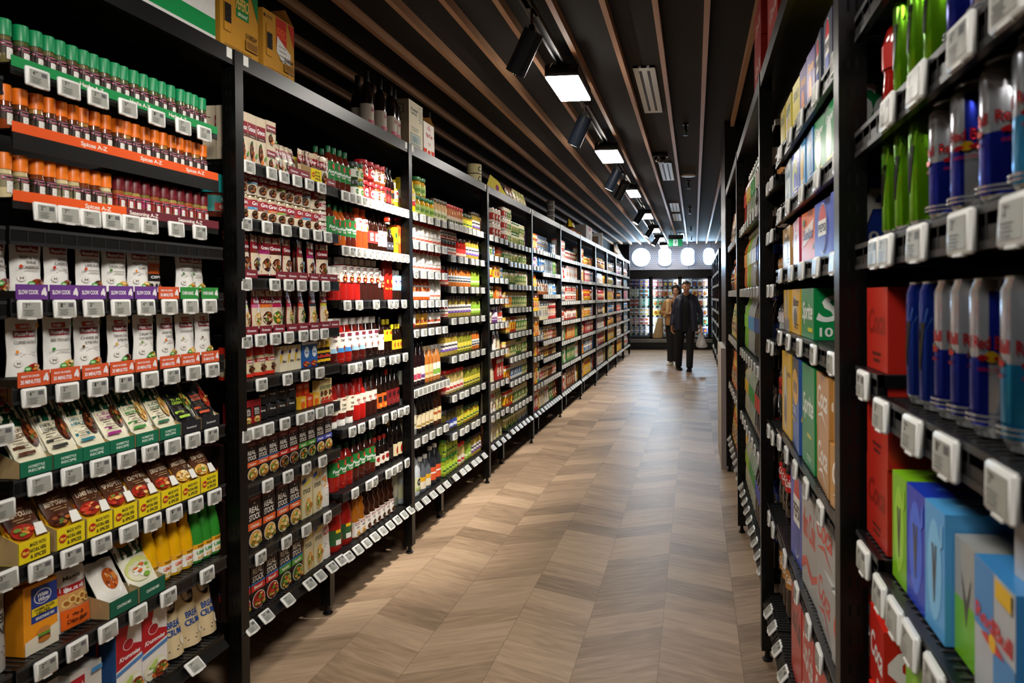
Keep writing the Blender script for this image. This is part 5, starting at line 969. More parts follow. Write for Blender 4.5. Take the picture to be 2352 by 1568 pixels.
# ---------------------------------------------------------------- bays further along (simple articles)
def fcan(c1, c2, r=.036, h=.105, look=None):
    def a(A, r):
        A.rect(-r*1.3, h*.66, r*1.3, h*.8, 'f0ead8'); A.lines(0, h*.73, r*1.3, 1, .01, h*.07, c1 if c1 != 'eeeae2' else 'a02a24'); A.food(r*.1, h*.4, r*.6, h*.2, [c2, c1, '3a2a1a', 'f0dca0', c2], 3, None, 6); A.lines(0, h*.16, r*1.3, 2, h*.05, h*.02, '2c2620')
    return can(look or 'food can', r, h, [(.18, c2), (.64, c1), (.18, c2)], a, 'food_can', n=12)
def fbox(c1, c2, w=.09, d=.06, h=.14, look=None, name='packaged_box'):
    return carton(look or 'packaged box', w, d, h, c1, lambda A, w, h: (A.rect(-w*.5, h*.74, w*.5, h*.9, c2), A.lines(0, h*.82, w*.6, 1, .01, h*.07, 'f4eee0'), A.ell(0, h*.36, w*.36, h*.22, 'efe6d2', 12), A.food(0, h*.36, w*.3, h*.18, [c2, '6a3a1c', 'e0b050', c1], 5, None, 7), A.lines(0, h*.64, w*.7, 2, h*.05, h*.02, '2c2824')), name=name, cat='box')
def fbag(c1, c2, w=.11, d=.05, h=.17, look=None): return pouch(look or 'packaged bag', w, d, h, c1, lambda A, w, h: (A.rect(-w*.4, h*.62, w*.4, h*.8, c2), A.lines(0, h*.71, w*.5, 1, .01, h*.07, 'f4eee0'), A.food(0, h*.32, w*.3, h*.18, ['e8dcc0', c2, '6a3a1c', 'd8a040'], 6, None, 7), A.lines(0, h*.53, w*.5, 1, .01, h*.02, '2c2824')), c1, 'packaged_bag', 'bag', nx=5, nz=6, seed=sum(map(ord, c1)) % 7)
def fbot(c1, c2, r=.03, h=.2, cap='e8e4d8', look=None): return sauce(look or 'bottle', h, r, c1, cap, c2, (h*.2, h*.5), plab([(h*.24, h*.3, c1), (h*.36, h*.42, 'd8a040')]), name='packaged_bottle', n=10)
def fjar(c1, c2, lid, r=.033, h=.1, look=None): return jar(look or 'jar', r, h, c1, lid, c2, h*.2, h*.65, plab([(h*.25, h*.36, c1), (h*.45, h*.5, lid)]), name='packaged_jar', n=10)
WORDS = {'r': ('b82a20', 'f0e0d0', 'red'), 'g': ('4f8a3a', 'e0d8a0', 'green'), 'y': ('e8b81c', 'c8381c', 'yellow'), 'o': ('e07820', 'f4d060', 'orange'), 'w': ('eeeae2', 'c04a3a', 'white'), 'c': ('ded2ac', '6a7a9a', 'cream'), 'b': ('3a78b8', 'e8e8e0', 'blue'), 'k': ('2c221c', 'a85a2c', 'dark'), 'n': ('8a4a22', 'e8c890', 'brown'), 't': ('1f7a78', 'e8e0c0', 'teal'), 'p': ('7a4a8a', 'e8dcec', 'purple'), 's': ('aab4bc', '4a6a9a', 'silver'), 'k2': ('2a2a30', 'd0d0d0', 'black'), 'i': ('d88aa0', 'f0e8ec', 'pink'), 'l': ('b8cfe0', '6a8ab0', 'pale blue'), 'm': ('c9c07a', '4f7a34', 'olive')}
_fp = {}
def far(form, k, w=None, h=None):
    q = (form, k, w, h)
    if q not in _fp:
        c1, c2, nm = WORDS[k]
        if form == 'can': _fp[q] = fcan(c1, c2, (w or .072)/2, h or .105, nm+' food can')
        elif form == 'box': _fp[q] = fbox(c1, c2, w or .09, .06, h or .14, nm+' packet box')
        elif form == 'bag': _fp[q] = fbag(c1, c2, w or .11, .05, h or .17, nm+' bag')
        elif form == 'bot': _fp[q] = fbot(c1, c2, (w or .06)/2, h or .19, c2, nm+' bottle')
        elif form == 'jar': _fp[q] = fjar(c1, WORDS[k][1], c2, (w or .066)/2, h or .1, nm+' jar')
    return _fp[q]
def run(side, y0, y1, z, where, spec, back=0., xf=None, plain=True, gap=1.03):
    """spec: list of (form, colours, share, stack[, w, h]) filling y0..y1"""
    y = y0
    for sp in spec:
        form, cols, share, st = sp[:4]; w_ = sp[4] if len(sp) > 4 else None; h_ = sp[5] if len(sp) > 5 else None
        yend = min(y1, y+(y1-y0)*share); i = 0; cl = cols.split()
        p = far(form, cl[0], w_, h_); n = max(1, int((yend-y)/(p.w*gap)))
        for i in range(n):
            p = far(form, cl[i*len(cl)//n], w_, h_)
            line(side, z, where, [(p, [y+p.w*gap*(i+.5)], {'stack': st, 'jit': .1})], back, **({'xf': xf} if xf is not None else {}))
        y = yend
ON = ['top', 'second', 'third', 'fourth', 'fifth', 'sixth', 'seventh', 'eighth', 'bottom']
B4L = [[('bag', 'y n', .45, 1, .09, .13), ('can', 'r r', .55, 2, .09, .12)], [('can', 'g g b', .7, 1), ('jar', 'y', .3, 1)], [('can', 'g y', .5, 1), ('box', 'y b', .5, 1, .08, .12)], [('jar', 'g g', .6, 1, .07, .12), ('box', 'o r', .4, 1, .08, .12)], [('bot', 'c c', .45, 1), ('jar', 'p w', .55, 1, .07, .12)], [('bag', 'c c', .5, 1, .1, .18), ('bag', 'w c', .5, 1, .1, .16)], [('bag', 'c b c', .6, 1, .1, .19), ('box', 'r r', .4, 1, .07, .18)], [('bag', 'c w m', 1, 1, .085, .18)], [('bag', 'n c m', 1, 1, .085, .18)]]
B4R = [[('can', 'r g g', .35, 3), ('can', 'm g', .65, 2)], [('can', 'g m g', 1, 1)], [('can', 'm g', 1, 1)], [('can', 'o g g', 1, 1)], [('can', 'o y g g', 1, 1)], [('can', 'o g m g', 1, 1)], [('can', 'y b b g', 1, 1)], [('can', 'y g g', 1, 1)], [('can', 'm c', 1, 1, .072, .1)]]
B5L = [[('box', 'p o r', 1, 1, .08, .16)], [('box', 'r p w', 1, 1, .08, .14)], [('bag', 'w y', 1, 1, .08, .13)], [('box', 'y y', 1, 1, .09, .18)], [('box', 'y o', 1, 1, .09, .16)], [('box', 'o y r', 1, 1, .09, .13)], [('box', 'r o y t', 1, 1, .09, .17)], [('box', 't r y', 1, 1, .09, .2)]]
B5R = [[('bot', 's s', .6, 1, .07, .17), ('box', 'b s', .4, 1, .08, .12)], [('box', 'b l s g', 1, 1, .08, .15)], [('bag', 'n n', .6, 1, .1, .16), ('bag', 'l b', .4, 1, .09, .15)], [('box', 'c c r r', 1, 1, .085, .16)], [('can', 'c n r k', 1, 1, .074, .12)], [('can', 'n o k n', 1, 1)], [('can', 'r n k r', 1, 1, .072, .1)], [('bag', 'c w g n', 1, 1, .1, .2)]]
def fill(i, half, y0, y1, zs, rows, nm, tgs=True, side='L', x0=None):
    for j, zz in enumerate(zs):
        s = ON[j] if j < len(zs)-1 else 'bottom'; wh = '%s shelf of %s, %s' % (s, nm, half)
        gap = (zs[j-1]-zz-.055) if j else .26; row = []
        for sp in rows[j]:
            sp = list(sp); f = sp[0]; h0 = sp[5] if len(sp) > 5 else {'can': .105, 'box': .14, 'bag': .17, 'bot': .19, 'jar': .1}[f]; w0 = sp[4] if len(sp) > 4 else {'can': .066, 'box': .08, 'bag': .1, 'bot': .058, 'jar': .062}[f]
            st = max(1, int(gap/h0)) if f in ('can', 'box', 'jar') and j else sp[3]
            h = min(gap/st*.96, h0*1.35) if j else h0
            row.append((f, sp[1], sp[2], min(st, 3), w0, floor(h*100)/100))
        run(side, y0, y1, zz+.02, wh, row, xf=(None if x0 is None else x0+(.05 if side == 'L' else .04)))
        n = max(3, int((y1-y0)/.12)); tags(side, zz, [y0+(y1-y0)*(q+.5)/n for q in range(n)], wh, j == len(zs)-1, xf=x0, far=(i > 4))
fill(4, 'left half', 5.34, 5.93, Z4L, B4L, 'canned vegetable bay'); fill(4, 'right half', 5.945, 6.775, Z4R, B4R, 'canned vegetable bay')
fill(5, 'left half', 6.83, 7.30, Z5L, B5L, 'yellow box bay'); fill(5, 'right half', 7.315, 8.275, Z5R, B5R, 'yellow box bay')
PAL = [('w w c w c g r', 'r w r w o g n', 'white carton bay'), ('w o o y r y y', 'o r y o r b y', 'orange packet bay'), ('w s w i p b r', 'n w r k w r w', 'white bag bay'), ('w y c y r y m', 'c m y b o y m', 'yellow snack bay'), ('s p r p k y c', 'p s k r n w y', 'purple packet bay'), ('l i l l i m c', 'w l i b l c w', 'pale packet bay')]
for i in range(5, 11):
    a, b_, nm = PAL[i-5]; rd = random.Random(i)
    for half, cs, ya, yb in (('left half', a.split(), LB[i]+.03, LB[i]+.61), ('right half', b_.split(), LB[i]+.635, LB[i+1]-.03)):
        rows = []
        for j, c in enumerate(cs):
            f = rd.choice(['box', 'box', 'bag', 'jar', 'can']) if i < 7 else rd.choice(['bag', 'bag', 'box', 'bot'])
            c2 = rd.choice(cs); H = {'box': .15, 'bag': .17, 'jar': .12, 'can': .11, 'bot': .19}[f]; Wd = {'box': .1, 'bag': .12, 'jar': .08, 'can': .08, 'bot': .075}[f]
            gap = (Z6[j-1]-Z6[j]) if j else .3; st = 2 if (gap > 2*H+.07 and f in ('box', 'can', 'jar')) else 1
            rows.append([(f, c+' '+c, .5, st, Wd, H), (f, c+' '+c2, .5, st, Wd, H)])
        fill(i, half, ya, yb, Z6, rows, nm)
# ---------------------------------------------------------------- goods standing on top of the left shelving
ZT = 2.2505
def cbox(label, w, d, h, col, y, art=None, side=None, top=None, z=ZT, x=None, name='cardboard_box', open_=False, lart=None, yaw=0):
    m = MB(); xx = -1.575-d/2 if x is None else x
    m.box(-w/2, w/2, -d/2, d/2, 0, h, col, 'card', l=side or col, r=side or col, t=top or col)
    if art: art(Art(m, flat(-d/2), 'card'), w, h)
    if lart: lart(Art(m, lambda a, zz, l: (-w/2-.0004*l, -a, zz), 'card'), d, h)
    o = m.build(name, label=label, cat='box'); o.location = (xx, y, z); o.rotation_euler = (0, 0, pi/2+yaw)
    if open_:
        f = MB(); f.poly([(-w/2, -d/2, h), (w/2, -d/2, h), (w/2, -d*.1, h+.05), (-w/2, -d*.05, h+.035)], col, 'card'); f.poly([(-w/2, -d/2, h-.001), (w/2, -d/2, h-.001), (w/2, -d*.1, h+.049), (-w/2, -d*.05, h+.034)], '8a6a3c', 'card')
        f.poly([(w/2, -d/2, h), (w/2, d/2, h), (w/2-.05, d/2, h+.04), (w/2-.06, -d/2, h+.045)], 'a8783a', 'card'); f.build('flap', o)
    return o
cbox('large white box with green band on top of the spice bay', .50, .34, .36, 'dcdad6', 1.985, lambda A, w, h: (A.rect(-w*.5, h*.085, w*.5, h*.24, '0f8a46'), A.rect(-w*.22, h*.33, w*.0, h*.42, '4a4a4a'), A.rect(-w*.215, h*.34, -w*.005, h*.41, 'd4d2ce'), A.lines(-w*.11, h*.38, w*.16, 2, h*.02, h*.006, '5a5a5a')), side='0c5a30')
def pepero(c, t, bar=True):
    def a(A, w, h):
        A.text('LOTTE', -w*.32, h*.9, w*.2, h*.05, '3a2a1a'); A.ell(-w*.46, h*.9, w*.03, h*.03, '3a2a1a')
        A.rect(-w*.1, h*.55, w*.24, h*.98, c); A.text('PEPERO', w*.07, h*.75, w*.34, h*.16, 'e0b85a' if c == '1f7a3a' else 'e8602c', True, True)
        if t: A.text(t, w*.07, h*.61, w*.26, h*.06, 'd8e0c0', True, True)
        A.poly([(w*.28, h*.98), (w*.49, h*.98), (w*.49, h*.62)], c); A.rect(-w*.42, h*.28, -w*.24, h*.78, '9a6a20'); A.rect(-w*.415, h*.285, -w*.245, h*.775, 'c48a2a')
        for i in range(3): A.l = 14; A.rect(-w*.41, h*(.40+.085*i), -w*.25, h*(.48+.085*i), '211a14')
        A.text('5108224', w*.28, h*.36, w*.3, h*.06, '3a2410'); A.rect(w*.12, h*.16, w*.46, h*.3, '3a2410'); A.rect(w*.125, h*.165, w*.455, h*.295, 'b88230')
        for i in range(16): A.l = 20; A.poly([(w*(.15+.018*i), h*.18), (w*(.157+.018*i), h*.18), (w*(.157+.018*i), h*.28), (w*(.15+.018*i), h*.28)], '4a3014')
        A.lines(-w*.1, h*.09, w*.7, 2, h*.04, h*.012, '6a4a1c')
    return a
AM = 'c08a2c'
cbox('tan snack carton with green panel, lower of the stack', .21, .28, .255, AM, 2.365, pepero('1f7a3a', 'almond')); cbox('tan carton lying on the green-panel snack carton', .225, .29, .2, AM, 2.37, lambda A, w, h: A.rect(w*.1, h*.1, w*.4, h*.2, '5a3a1a'), z=ZT+.256)
o = cbox('open tan snack carton with red panel and white sticker', .205, .28, .235, AM, 2.605, pepero('c0301c', None), open_=True)
m = MB(); A = Art(m, flat(-.1415), 'paper'); A.poly([(-.02, .10), (-.015, .16), (.075, .115), (.07, .03)], 'dcdad4')
for i in range(4): A.lines(.02, .125-.017*i, .05, 1, .01, .0025, '6a6a6a')
m.build('sticker', o)
WINE = sauce('dark wine bottle with pale label', .30, .034, '0d0708', '120d0d', 'b8ad9e', (.03, .13), lambda A, r: (A.text('Splash', 0, .105, .05, .018, '9a2a4a', True, True), A.lines(0, .075, .04, 3, .012, .004, '7a7068'), A.rect(-.04, .03, .04, .05, 'b85a6a')), caph=.05, nr=.36, name='wine_bottle', sh=.58)
WINE.cat = 'bottle'
for i, (x, y) in enumerate(((-1.63, 3.46), (-1.625, 3.60), (-1.62, 3.715), (-1.63, 3.79), (-1.71, 3.53), (-1.70, 3.67), (-1.70, 3.76))): put(WINE, (x, y, ZT), pi/2, 'top of the gravy bay', 'L', tier='back row' if i > 3 else 'front row', yaw=.2)
cbox('white carton printed 2070 on top of the dressing bay', .205, .26, .27, 'd6cdb4', 3.965, lambda A, w, h: (A.text('Fountain', -w*.12, h*.84, w*.5, h*.07, '44505a', True, True), A.text('TOMATO SAUCE', -w*.14, h*.75, w*.4, h*.05, '5a625f'), A.rect(w*.18, h*.84, w*.45, h*.95, '6a7a80'), A.rect(w*.19, h*.85, w*.44, h*.94, 'cfc8b2'), A.lines(w*.3, h*.78, w*.24, 4, h*.05, h*.014, '6a7276'), A.lines(-w*.1, h*.45, w*.6, 2, h*.05, h*.02, '9a9a8c'), A.rect(-w*.4, h*.1, w*.3, h*.33, '5a7a86'), A.rect(-w*.385, h*.115, w*.285, h*.315, 'd0cfc0'), [A.poly([(w*(-.34+.05*i), h*.14), (w*(-.315+.05*i), h*.14), (w*(-.315+.05*i), h*.29), (w*(-.34+.05*i), h*.29)], '7a98a4') for i in range(12)]), side='8a7f6a', lart=lambda A, d, h: (A.rect(.0, h*.72, .10, h*.9, '3a3a36'), A.rect(.004, h*.735, .096, h*.885, '8f8570'), A.text('70', .05, h*.81, .06, h*.1, '2c2c28')))
cbox('open white carton with red foot beside the 2070 carton', .17, .24, .20, 'e6e0d6', 4.165, lambda A, w, h: (A.rect(-w*.5, 0, w*.5, h*.22, 'd0402c'), A.ell(0, h*.12, w*.24, h*.14, 'efe4da'), A.ell(0, h*.12, w*.14, h*.09, 'd0402c'), A.text('TipTop', 0, h*.64, w*.66, h*.1, 'b03a3a', True, True), A.poly([(-w*.2, h*.8), (0, h*.98), (w*.16, h*.78)], 'd8a8a0'), A.lines(0, h*.4, w*.3, 2, h*.05, h*.02, 'c08a84')), open_=True)
put(WINE, (-1.62, 4.28, ZT), pi/2, 'top of the dressing bay', 'L', yaw=.2)
TIN = can('large pale tin', .055, .075, [(1, 'c9bd8a')], lambda A, r: (A.ell(-.02, .037, .02, .02, '1e1e1c'), A.ell(-.02, .037, .013, .013, 'cfc49a'), A.rect(.005, .02, .04, .055, 'a89a58')), 'food_tin', n=20)
line('L', ZT, 'top of the dressing bay', [(TIN, [5.21], {'stack': 2})], xf=-1.57)
m = MB(); m.box(-.3, .3, -.1, .1, 0, .02, 'd8c41c', 'card'); m.poly([(-.3, -.1, .02), (.3, -.1, .02), (.05, -.1, .10), (-.2, -.1, .12)], 'd8c41c', 'card'); m.poly([(-.3, -.098, .02), (.3, -.098, .02), (.05, -.098, .10), (-.2, -.098, .12)], 'c8b41c', 'card'); m.box(-.3, .3, .098, .1, .02, .06, 'c8b41c', 'card'); A = Art(m, flat(-.1), 'card'); A.ell(.0, .045, .05, .025, 'a8203a'); A.text('Mi', 0, .045, .05, .02, '3a4ab0', True, True)
o = m.build('display_tray', label='yellow display tray lying on top of the canned vegetable bay', cat='tray'); o.location = (-1.68, 5.68, ZT); o.rotation_euler = (0, 0, pi/2)
BRB = fbag('6a3a14', 'a8642c', .1, .07, .12, 'brown snack bag'); NUD = fbag('c9b87a', '6a8a3a', .1, .07, .13, 'clear noodle bag')
line('L', ZT, 'top of the canned vegetable bay', [(BRB, [6.08, 6.2]), (NUD, [6.33, 6.45, 6.57, 6.67])], xf=-1.58)
TIN2 = can('grey tin in a tall stack', .045, .062, [(.4, '8a8f92'), (.6, '6a5f54')], None, 'food_tin', n=16)
line('L', ZT, 'top of the yellow box bay', [(TIN2, [8.02], {'stack': 4})], xf=-1.57)
YPK = fbag('d8b818', '3a2a14', .34, .12, .10, 'long yellow pack'); RPK = fbag('c02a1c', 'e8c030', .34, .14, .09, 'long red pack')
line('L', ZT, 'top of the white carton bay', [(RPK, [9.6])], xf=-1.58); line('L', ZT+.085, 'top of the white carton bay', [(YPK, [9.45])], xf=-1.58)
line('L', ZT, 'top of the orange packet bay', [(RPK, [10.1])], xf=-1.58)
cbox('large white box with red mark on top of the orange packet bay', .62, .36, .22, 'b9b4b2', 10.75, lambda A, w, h: (A.rect(w*.0, h*.72, w*.24, h*.92, 'a83040'), A.ell(w*.1, h*.3, w*.1, h*.2, '7a7a80')))
cbox('slim brown box standing on top of the white bag bay', .2, .3, .16, '4a3a30', 11.9, side='6a5646')
cbox('white-edged box on top of the white bag bay', .06, .3, .26, 'e2e0de', 12.35)
m = MB(); m.box(-.012, .012, -.02, 2.6, 0, .42, '14161c', 'card'); o = m.build('backing_board', label='dark backing board standing on top of the last left bays', cat='board'); o.location = (-1.98, 14.6, ZT)
m = MB(); m.box(-.2, .28, -.012, .012, 0, .42, '14161c', 'card'); o = m.build('backing_board', label='dark end board across the top of the last left bay', cat='board'); o.location = (-1.83, 17.22, ZT)
for y, h, c, l in ((15.2, .26, 'b0906a', 'first'), (15.55, .3, 'd8d4cc', 'second'), (15.95, .22, 'c4bdb4', 'third'), (16.5, .14, '9ab8cc', 'fourth')):
    p_ = fbag(c, 'e8e0d8', .26, .16, h, l+' pale sack'); line('L', ZT, 'top of the last left bays', [(p_, [y])], xf=-1.6)
# ---------------------------------------------------------------- right side: soft drinks
def soda(look, col, txt, tcol='f2efe8', w=.128, d=.30, h=.128, art=None, side=None, n10=True, ex=None, gloss='film'):
    def a(A, w, h):
        if art: art(A, w, h)
        elif txt: A.text(txt, 0, h*.56, w*.84, h*.34, tcol, True, True); A.rect(w*.05, h*.14, w*.42, h*.22, ex or tcol)
    def la(A, d, h):
        A.text(txt[:8], 0, h*.62, d*.96, h*.5, tcol, True, True)
        A.text('10', -d*.40, h*.16, .032, h*.17, tcol); A.lines(-d*.24, h*.20, .04, 2, .01, .003, tcol)
    p = carton(look, w, d, h, col, a, side=side or col, name='drink_box', cat='box', m=gloss, lart=la if n10 else None)
    return p
def pepsi(A, w, h, c='23345a', disc=True):
    A.ell(0, h*.5, w*.26, h*.46, 'e6e4e0'); A.ell(0, h*.5, w*.245, h*.44, c)
    A.ell(0, h*.5, w*.235, h*.425, 'c8242c', 16, .35, pi-.35); A.ell(0, h*.5, w*.235, h*.425, '2c48a8', 16, pi+.45, 2*pi-.45); A.rect(-w*.235, h*.38, w*.235, h*.66, 'efece6'); A.text('PEPSI', 0, h*.52, w*.42, h*.14, '16181c')
def script(t, c, sw=True):
    def f(A, w, h):
        A.text(t, 0, h*.6, w*.86, h*.26, c, True, True)
        if sw: A.poly([(-w*.5, h*.22), (-w*.2, h*.3), (w*.15, h*.2), (w*.5, h*.3), (w*.5, h*.24), (w*.15, h*.13), (-w*.2, h*.22), (-w*.5, h*.12)], c)
    return f
def dots(c1, c2, t, tc):
    def f(A, w, h):
        A.ell(-w*.1, h*.5, w*.3, h*.36, c1); A.ell(-w*.02, h*.36, w*.2, h*.22, c2); A.text(t, w*.06, h*.72, w*.7, h*.18, tc, True, True); A.lines(w*.1, h*.22, w*.5, 2, h*.08, h*.03, tc)
    return f
BW = .185
S_PB = soda('blue pepsi-style drink box', '2b48b4', 'PEPSI', w=BW, art=lambda A, w, h: pepsi(A, w, h, '2b48b4')); S_PB.look = 'blue cola drink box with round logo'
S_OR = soda('orange drink box', 'e86a14', 'Sunkist', 'f4e4d0', w=BW, art=lambda A, w, h: (A.poly([(-w*.4, h*.3), (w*.3, h*.5), (w*.4, h*.8), (-w*.3, h*.66)], 'f0e0d8'), A.text('Sunkist', 0, h*.55, w*.7, h*.2, '2a3a7a', True, True), A.poly([(w*.3, h*.2), (w*.46, h*.26), (w*.4, h*.36)], '3a2a18'), A.ell(-w*.3, h*.8, w*.08, h*.08, '2a6a2c')))
S_PK = soda('pink and red drink box', 'd0486a', 'Raspberry', w=BW, art=lambda A, w, h: (A.rect(w*.25, 0, w*.5, h, 'b81e2c'), A.ell(-w*.18, h*.5, w*.2, h*.4, 'e8c8d4'), A.text('Creaming', 0, h*.7, w*.6, h*.16, 'f4e8ec', True, True), A.text('Soda', 0, h*.45, w*.4, h*.16, '7a1a30', True, True)))
S_TN = soda('tan and white drink box', 'd8b070', 'Ginger', w=BW, art=dots('f2ece0', 'e8dcc4', 'Ginger Ale', '7a5a2c')); S_YL = soda('yellow drink box with picture', 'e8b422', 'Kirks', w=BW, art=dots('d8d4c8', '6a6a68', 'Bitter', '5a4a2a')); S_YG = soda('yellow and grey drink box', 'e0b43a', 'Kirks', w=BW, art=lambda A, w, h: (A.rect(-w*.5, 0, w*.5, h*.3, '8a8a8c'), A.ell(-w*.05, h*.55, w*.2, h*.34, 'c9c6be'), A.text('Bitter Lemon', w*.2, h*.7, w*.5, h*.12, 'f0e0a0')))
S_SP = soda('green drink box reading Sprite', '118a48', 'Sprite', 'eef2ea', w=BW+.015, ex='d8d02c')
S_PM = soda('dark grey cola box', '3c4454', 'PEPSI', w=.10, h=.14, art=lambda A, w, h: pepsi(A, w, h, '3c4454')); S_GR = soda('purple drink box', '4a2a7a', 'Fanta', 'e89a2c', w=.105, h=.14, art=dots('6a4aa0', 'e8862c', 'Fanta', 'f0a83a')); S_LE = soda('yellow lemon drink box', 'e0cc1a', 'Solo', '3a4a1c', w=.12, h=.14, art=dots('f0e04a', 'e8d83a', 'SOLO', '2f3a20')); S_LW = soda('yellow and white drink box', 'e8d84a', 'Lift', '6a5a1a', w=.13, h=.14, art=dots('f2efe0', 'e8c83a', 'LIFT', '4a6a2a')); S_RD = soda('red drink box beside the near post', 'c8242c', 'Cola', w=.1, h=.15)
S_GS = soda('green drink box with white panel', '128a4c', 'Schweppes', 'eef4ee', w=.12, h=.135, art=lambda A, w, h: (A.ell(-w*.1, h*.45, w*.28, h*.34, 'dfeee2'), A.text('Ginger', 0, h*.78, w*.7, h*.13, 'eef4ee'), A.rect(-w*.3, h*.1, w*.3, h*.14, 'e0d030'))); S_SK = soda('sky blue drink box', '3f8ed0', 'Lemon', w=.12, h=.135, art=dots('9accec', '78b8e4', 'Lemonade', 'e8f2f8')); S_BY = soda('light blue and yellow drink box', '58a4d8', 'Solo', w=.1, h=.135, art=dots('e8c02c', 'd8a41c', 'Cloudy', 'f4f0e0')); S_BL = soda('royal blue drink box', '2a4ab8', 'Tonic', w=.14, h=.135, art=dots('c8d870', '3a5ac8', 'Tonic', 'e8ecf4')); S_WB = soda('white and pale blue drink box', 'cfe4ea', 'Soda', '3a8ab0', w=.16, h=.135, art=dots('e8f0f0', '9ac8d8', 'Soda', '3f90b8'))
SBY = 'soft drink box bay'
WB = lambda s: '%s shelf of %s' % (s, SBY)
line('R', 1.300, WB('fourth'), [(S_SP, [1.90], {'jit': .0}), (S_YL, [2.115]), (S_YG, [2.32])]); line('R', 1.300, WB('fourth'), [(S_SP, [1.69, 1.48], {'jit': 0, 'in': .22})]) if 0 else None
line('R', 1.497, WB('third'), [(S_PB, [1.47, 1.675]), (S_OR, [1.885]), (S_PK, [2.10]), (S_TN, [2.32])])
line('R', 1.877, WB('top'), [(S_RD, [1.48]), (S_PM, [1.60, 1.72]), (S_GR, [1.84, 1.96]), (S_LE, [2.095]), (S_LW, [2.26]), (S_LE, [2.40])])
line('R', 1.687, WB('second'), [(S_GS, [1.45, 1.58, 1.715]), (S_SK, [1.85]), (S_BY, [1.97]), (S_BL, [2.11]), (S_WB, [2.28])])
TALL = .262
def tall(look, col, txt, tcol, w, h=TALL, art=None, side=None): return soda(look, col, txt, tcol, w, .3, h, art or (lambda A, w, h: (A.text(txt, 0, h*.62, w*.86, h*.2, tcol, True, True), A.rect(-w*.05, h*.3, w*.3, h*.34, 'c8c04a'), A.lines(w*.1, h*.12, w*.4, 2, h*.03, h*.01, tcol))), side)
T_SP = tall('tall green drink box reading Sprite', '128a44', 'Sprite', 'e8f0e4', .2); T_YW = tall('tall yellow drink box with bottle picture', 'e8b81c', 'Kirks', '4a3a1c', .2, art=lambda A, w, h: (A.ell(-w*.12, h*.4, w*.2, h*.34, 'c8c4b4'), A.ell(-w*.12, h*.3, w*.13, h*.18, '7a6a5a'), A.ell(-w*.1, h*.7, w*.18, h*.14, 'd8ccA0'), A.text('ORIGINAL', w*.3, h*.75, w*.36, h*.05, '3a2a14'))); T_BU = tall('tall blue and yellow drink box', '3a5fae', 'Bundy', 'f0c020', .2, art=lambda A, w, h: (A.rect(-w*.5, h*.82, w*.5, h, '2a2024'), A.ell(0, h*.68, w*.46, h*.2, 'e8b020'), A.rect(-w*.3, h*.62, w*.3, h*.74, '8a5a1c'), A.text('CUBE', -w*.1, h*.42, w*.5, h*.08, 'd8e0f0'), A.rect(-w*.4, h*.3, w*.1, h*.32, 'e8c030')))
H_TN = soda('tan vanilla cola box', 'c08a48', 'Coca', 'f4ede0', w=.2, h=.13, art=lambda A, w, h: (A.text('Coca', 0, h*.6, w*.8, h*.4, 'f4ede0', True, True), A.poly([(-w*.4, h*.2), (0, h*.36), (w*.4, h*.1), (0, h*.28)], 'f4ede0')))
line('R', .967, WB('fifth'), [(H_TN, [1.47, 1.68], {'stack': 2}), (T_SP, [1.895], {'jit': 0}), (T_BU, [2.12]), (T_YW, [2.33])]); pass
G_DC = tall('tall silver drink box with red script', 'a9a7a3', 'Coke', 'd0483c', .21, .29, script('diet Coke', 'd0483c')); H_DC = soda('silver red-script cola box', 'aaa8a4', 'Coca', 'd0483c', w=.2, h=.145, art=lambda A, w, h: (A.text('Coca', 0, h*.6, w*.8, h*.4, 'd0483c', True, True), A.poly([(-w*.4, h*.2), (0, h*.36), (w*.4, h*.1), (0, h*.28)], 'd0483c'))); G_PB = tall('tall blue cola box with round logo', '3f4fb4', 'PEPSI', 'f0f0f0', .2, .29, art=lambda A, w, h: pepsi(A, w, h, '3f4fb4'))
line('R', .642, WB('sixth'), [(H_DC, [1.46, 1.67], {'stack': 2}), (G_DC, [1.885]), (G_PB, [2.11])])
R_CK = tall('tall red cola box with white script', 'c8261c', 'Coca', 'f2ece6', .21, .31, script('Coca-Cola', 'f2ece6')); R_CZ = tall('tall red cola box with black script', 'c43020', 'Coca', '3a1512', .21, .31, script('Coca-Cola', '4a1814', False))
line('R', .277, WB('bottom'), [(R_CZ, [1.47]), (R_CK, [1.69]), (R_CK, [1.91]), (R_CZ, [2.13])])
for i, zz in enumerate(ZR2): tags('R', zz, [(1.40, 1.62, 1.85, 2.05, 2.28), (1.38, 1.61, 1.84, 2.1, 2.3), (1.42, 1.62, 1.84, 2.04, 2.28), (1.44, 1.66, 1.88, 2.1, 2.3), (1.58, 1.78, 1.97, 2.15, 2.33), (1.6, 1.75, 1.95, 2.2), (1.62, 1.8, 2.0, 2.22, 2.38)][i], WB(ON[i] if i < 6 else 'bottom'), i == 6)
def pet(look, col, cap, lab, h=.31, r=.042, lz=(.40, .62), art=None, name='drink_bottle', bot=True):
    pr = [(r*.8, .001), (r, .02), (r*.97, h*.25), (r*.92, h*.36), (r, h*.45), (r, h*.62), (r*.8, h*.76), (r*.36, h*.9), (r*.33, h-.022)]
    return bottle(look, pr, col, cap, .02, lab, h*lz[0], h*lz[1], r, art, name, 18, capr=r*.38, lm='film')
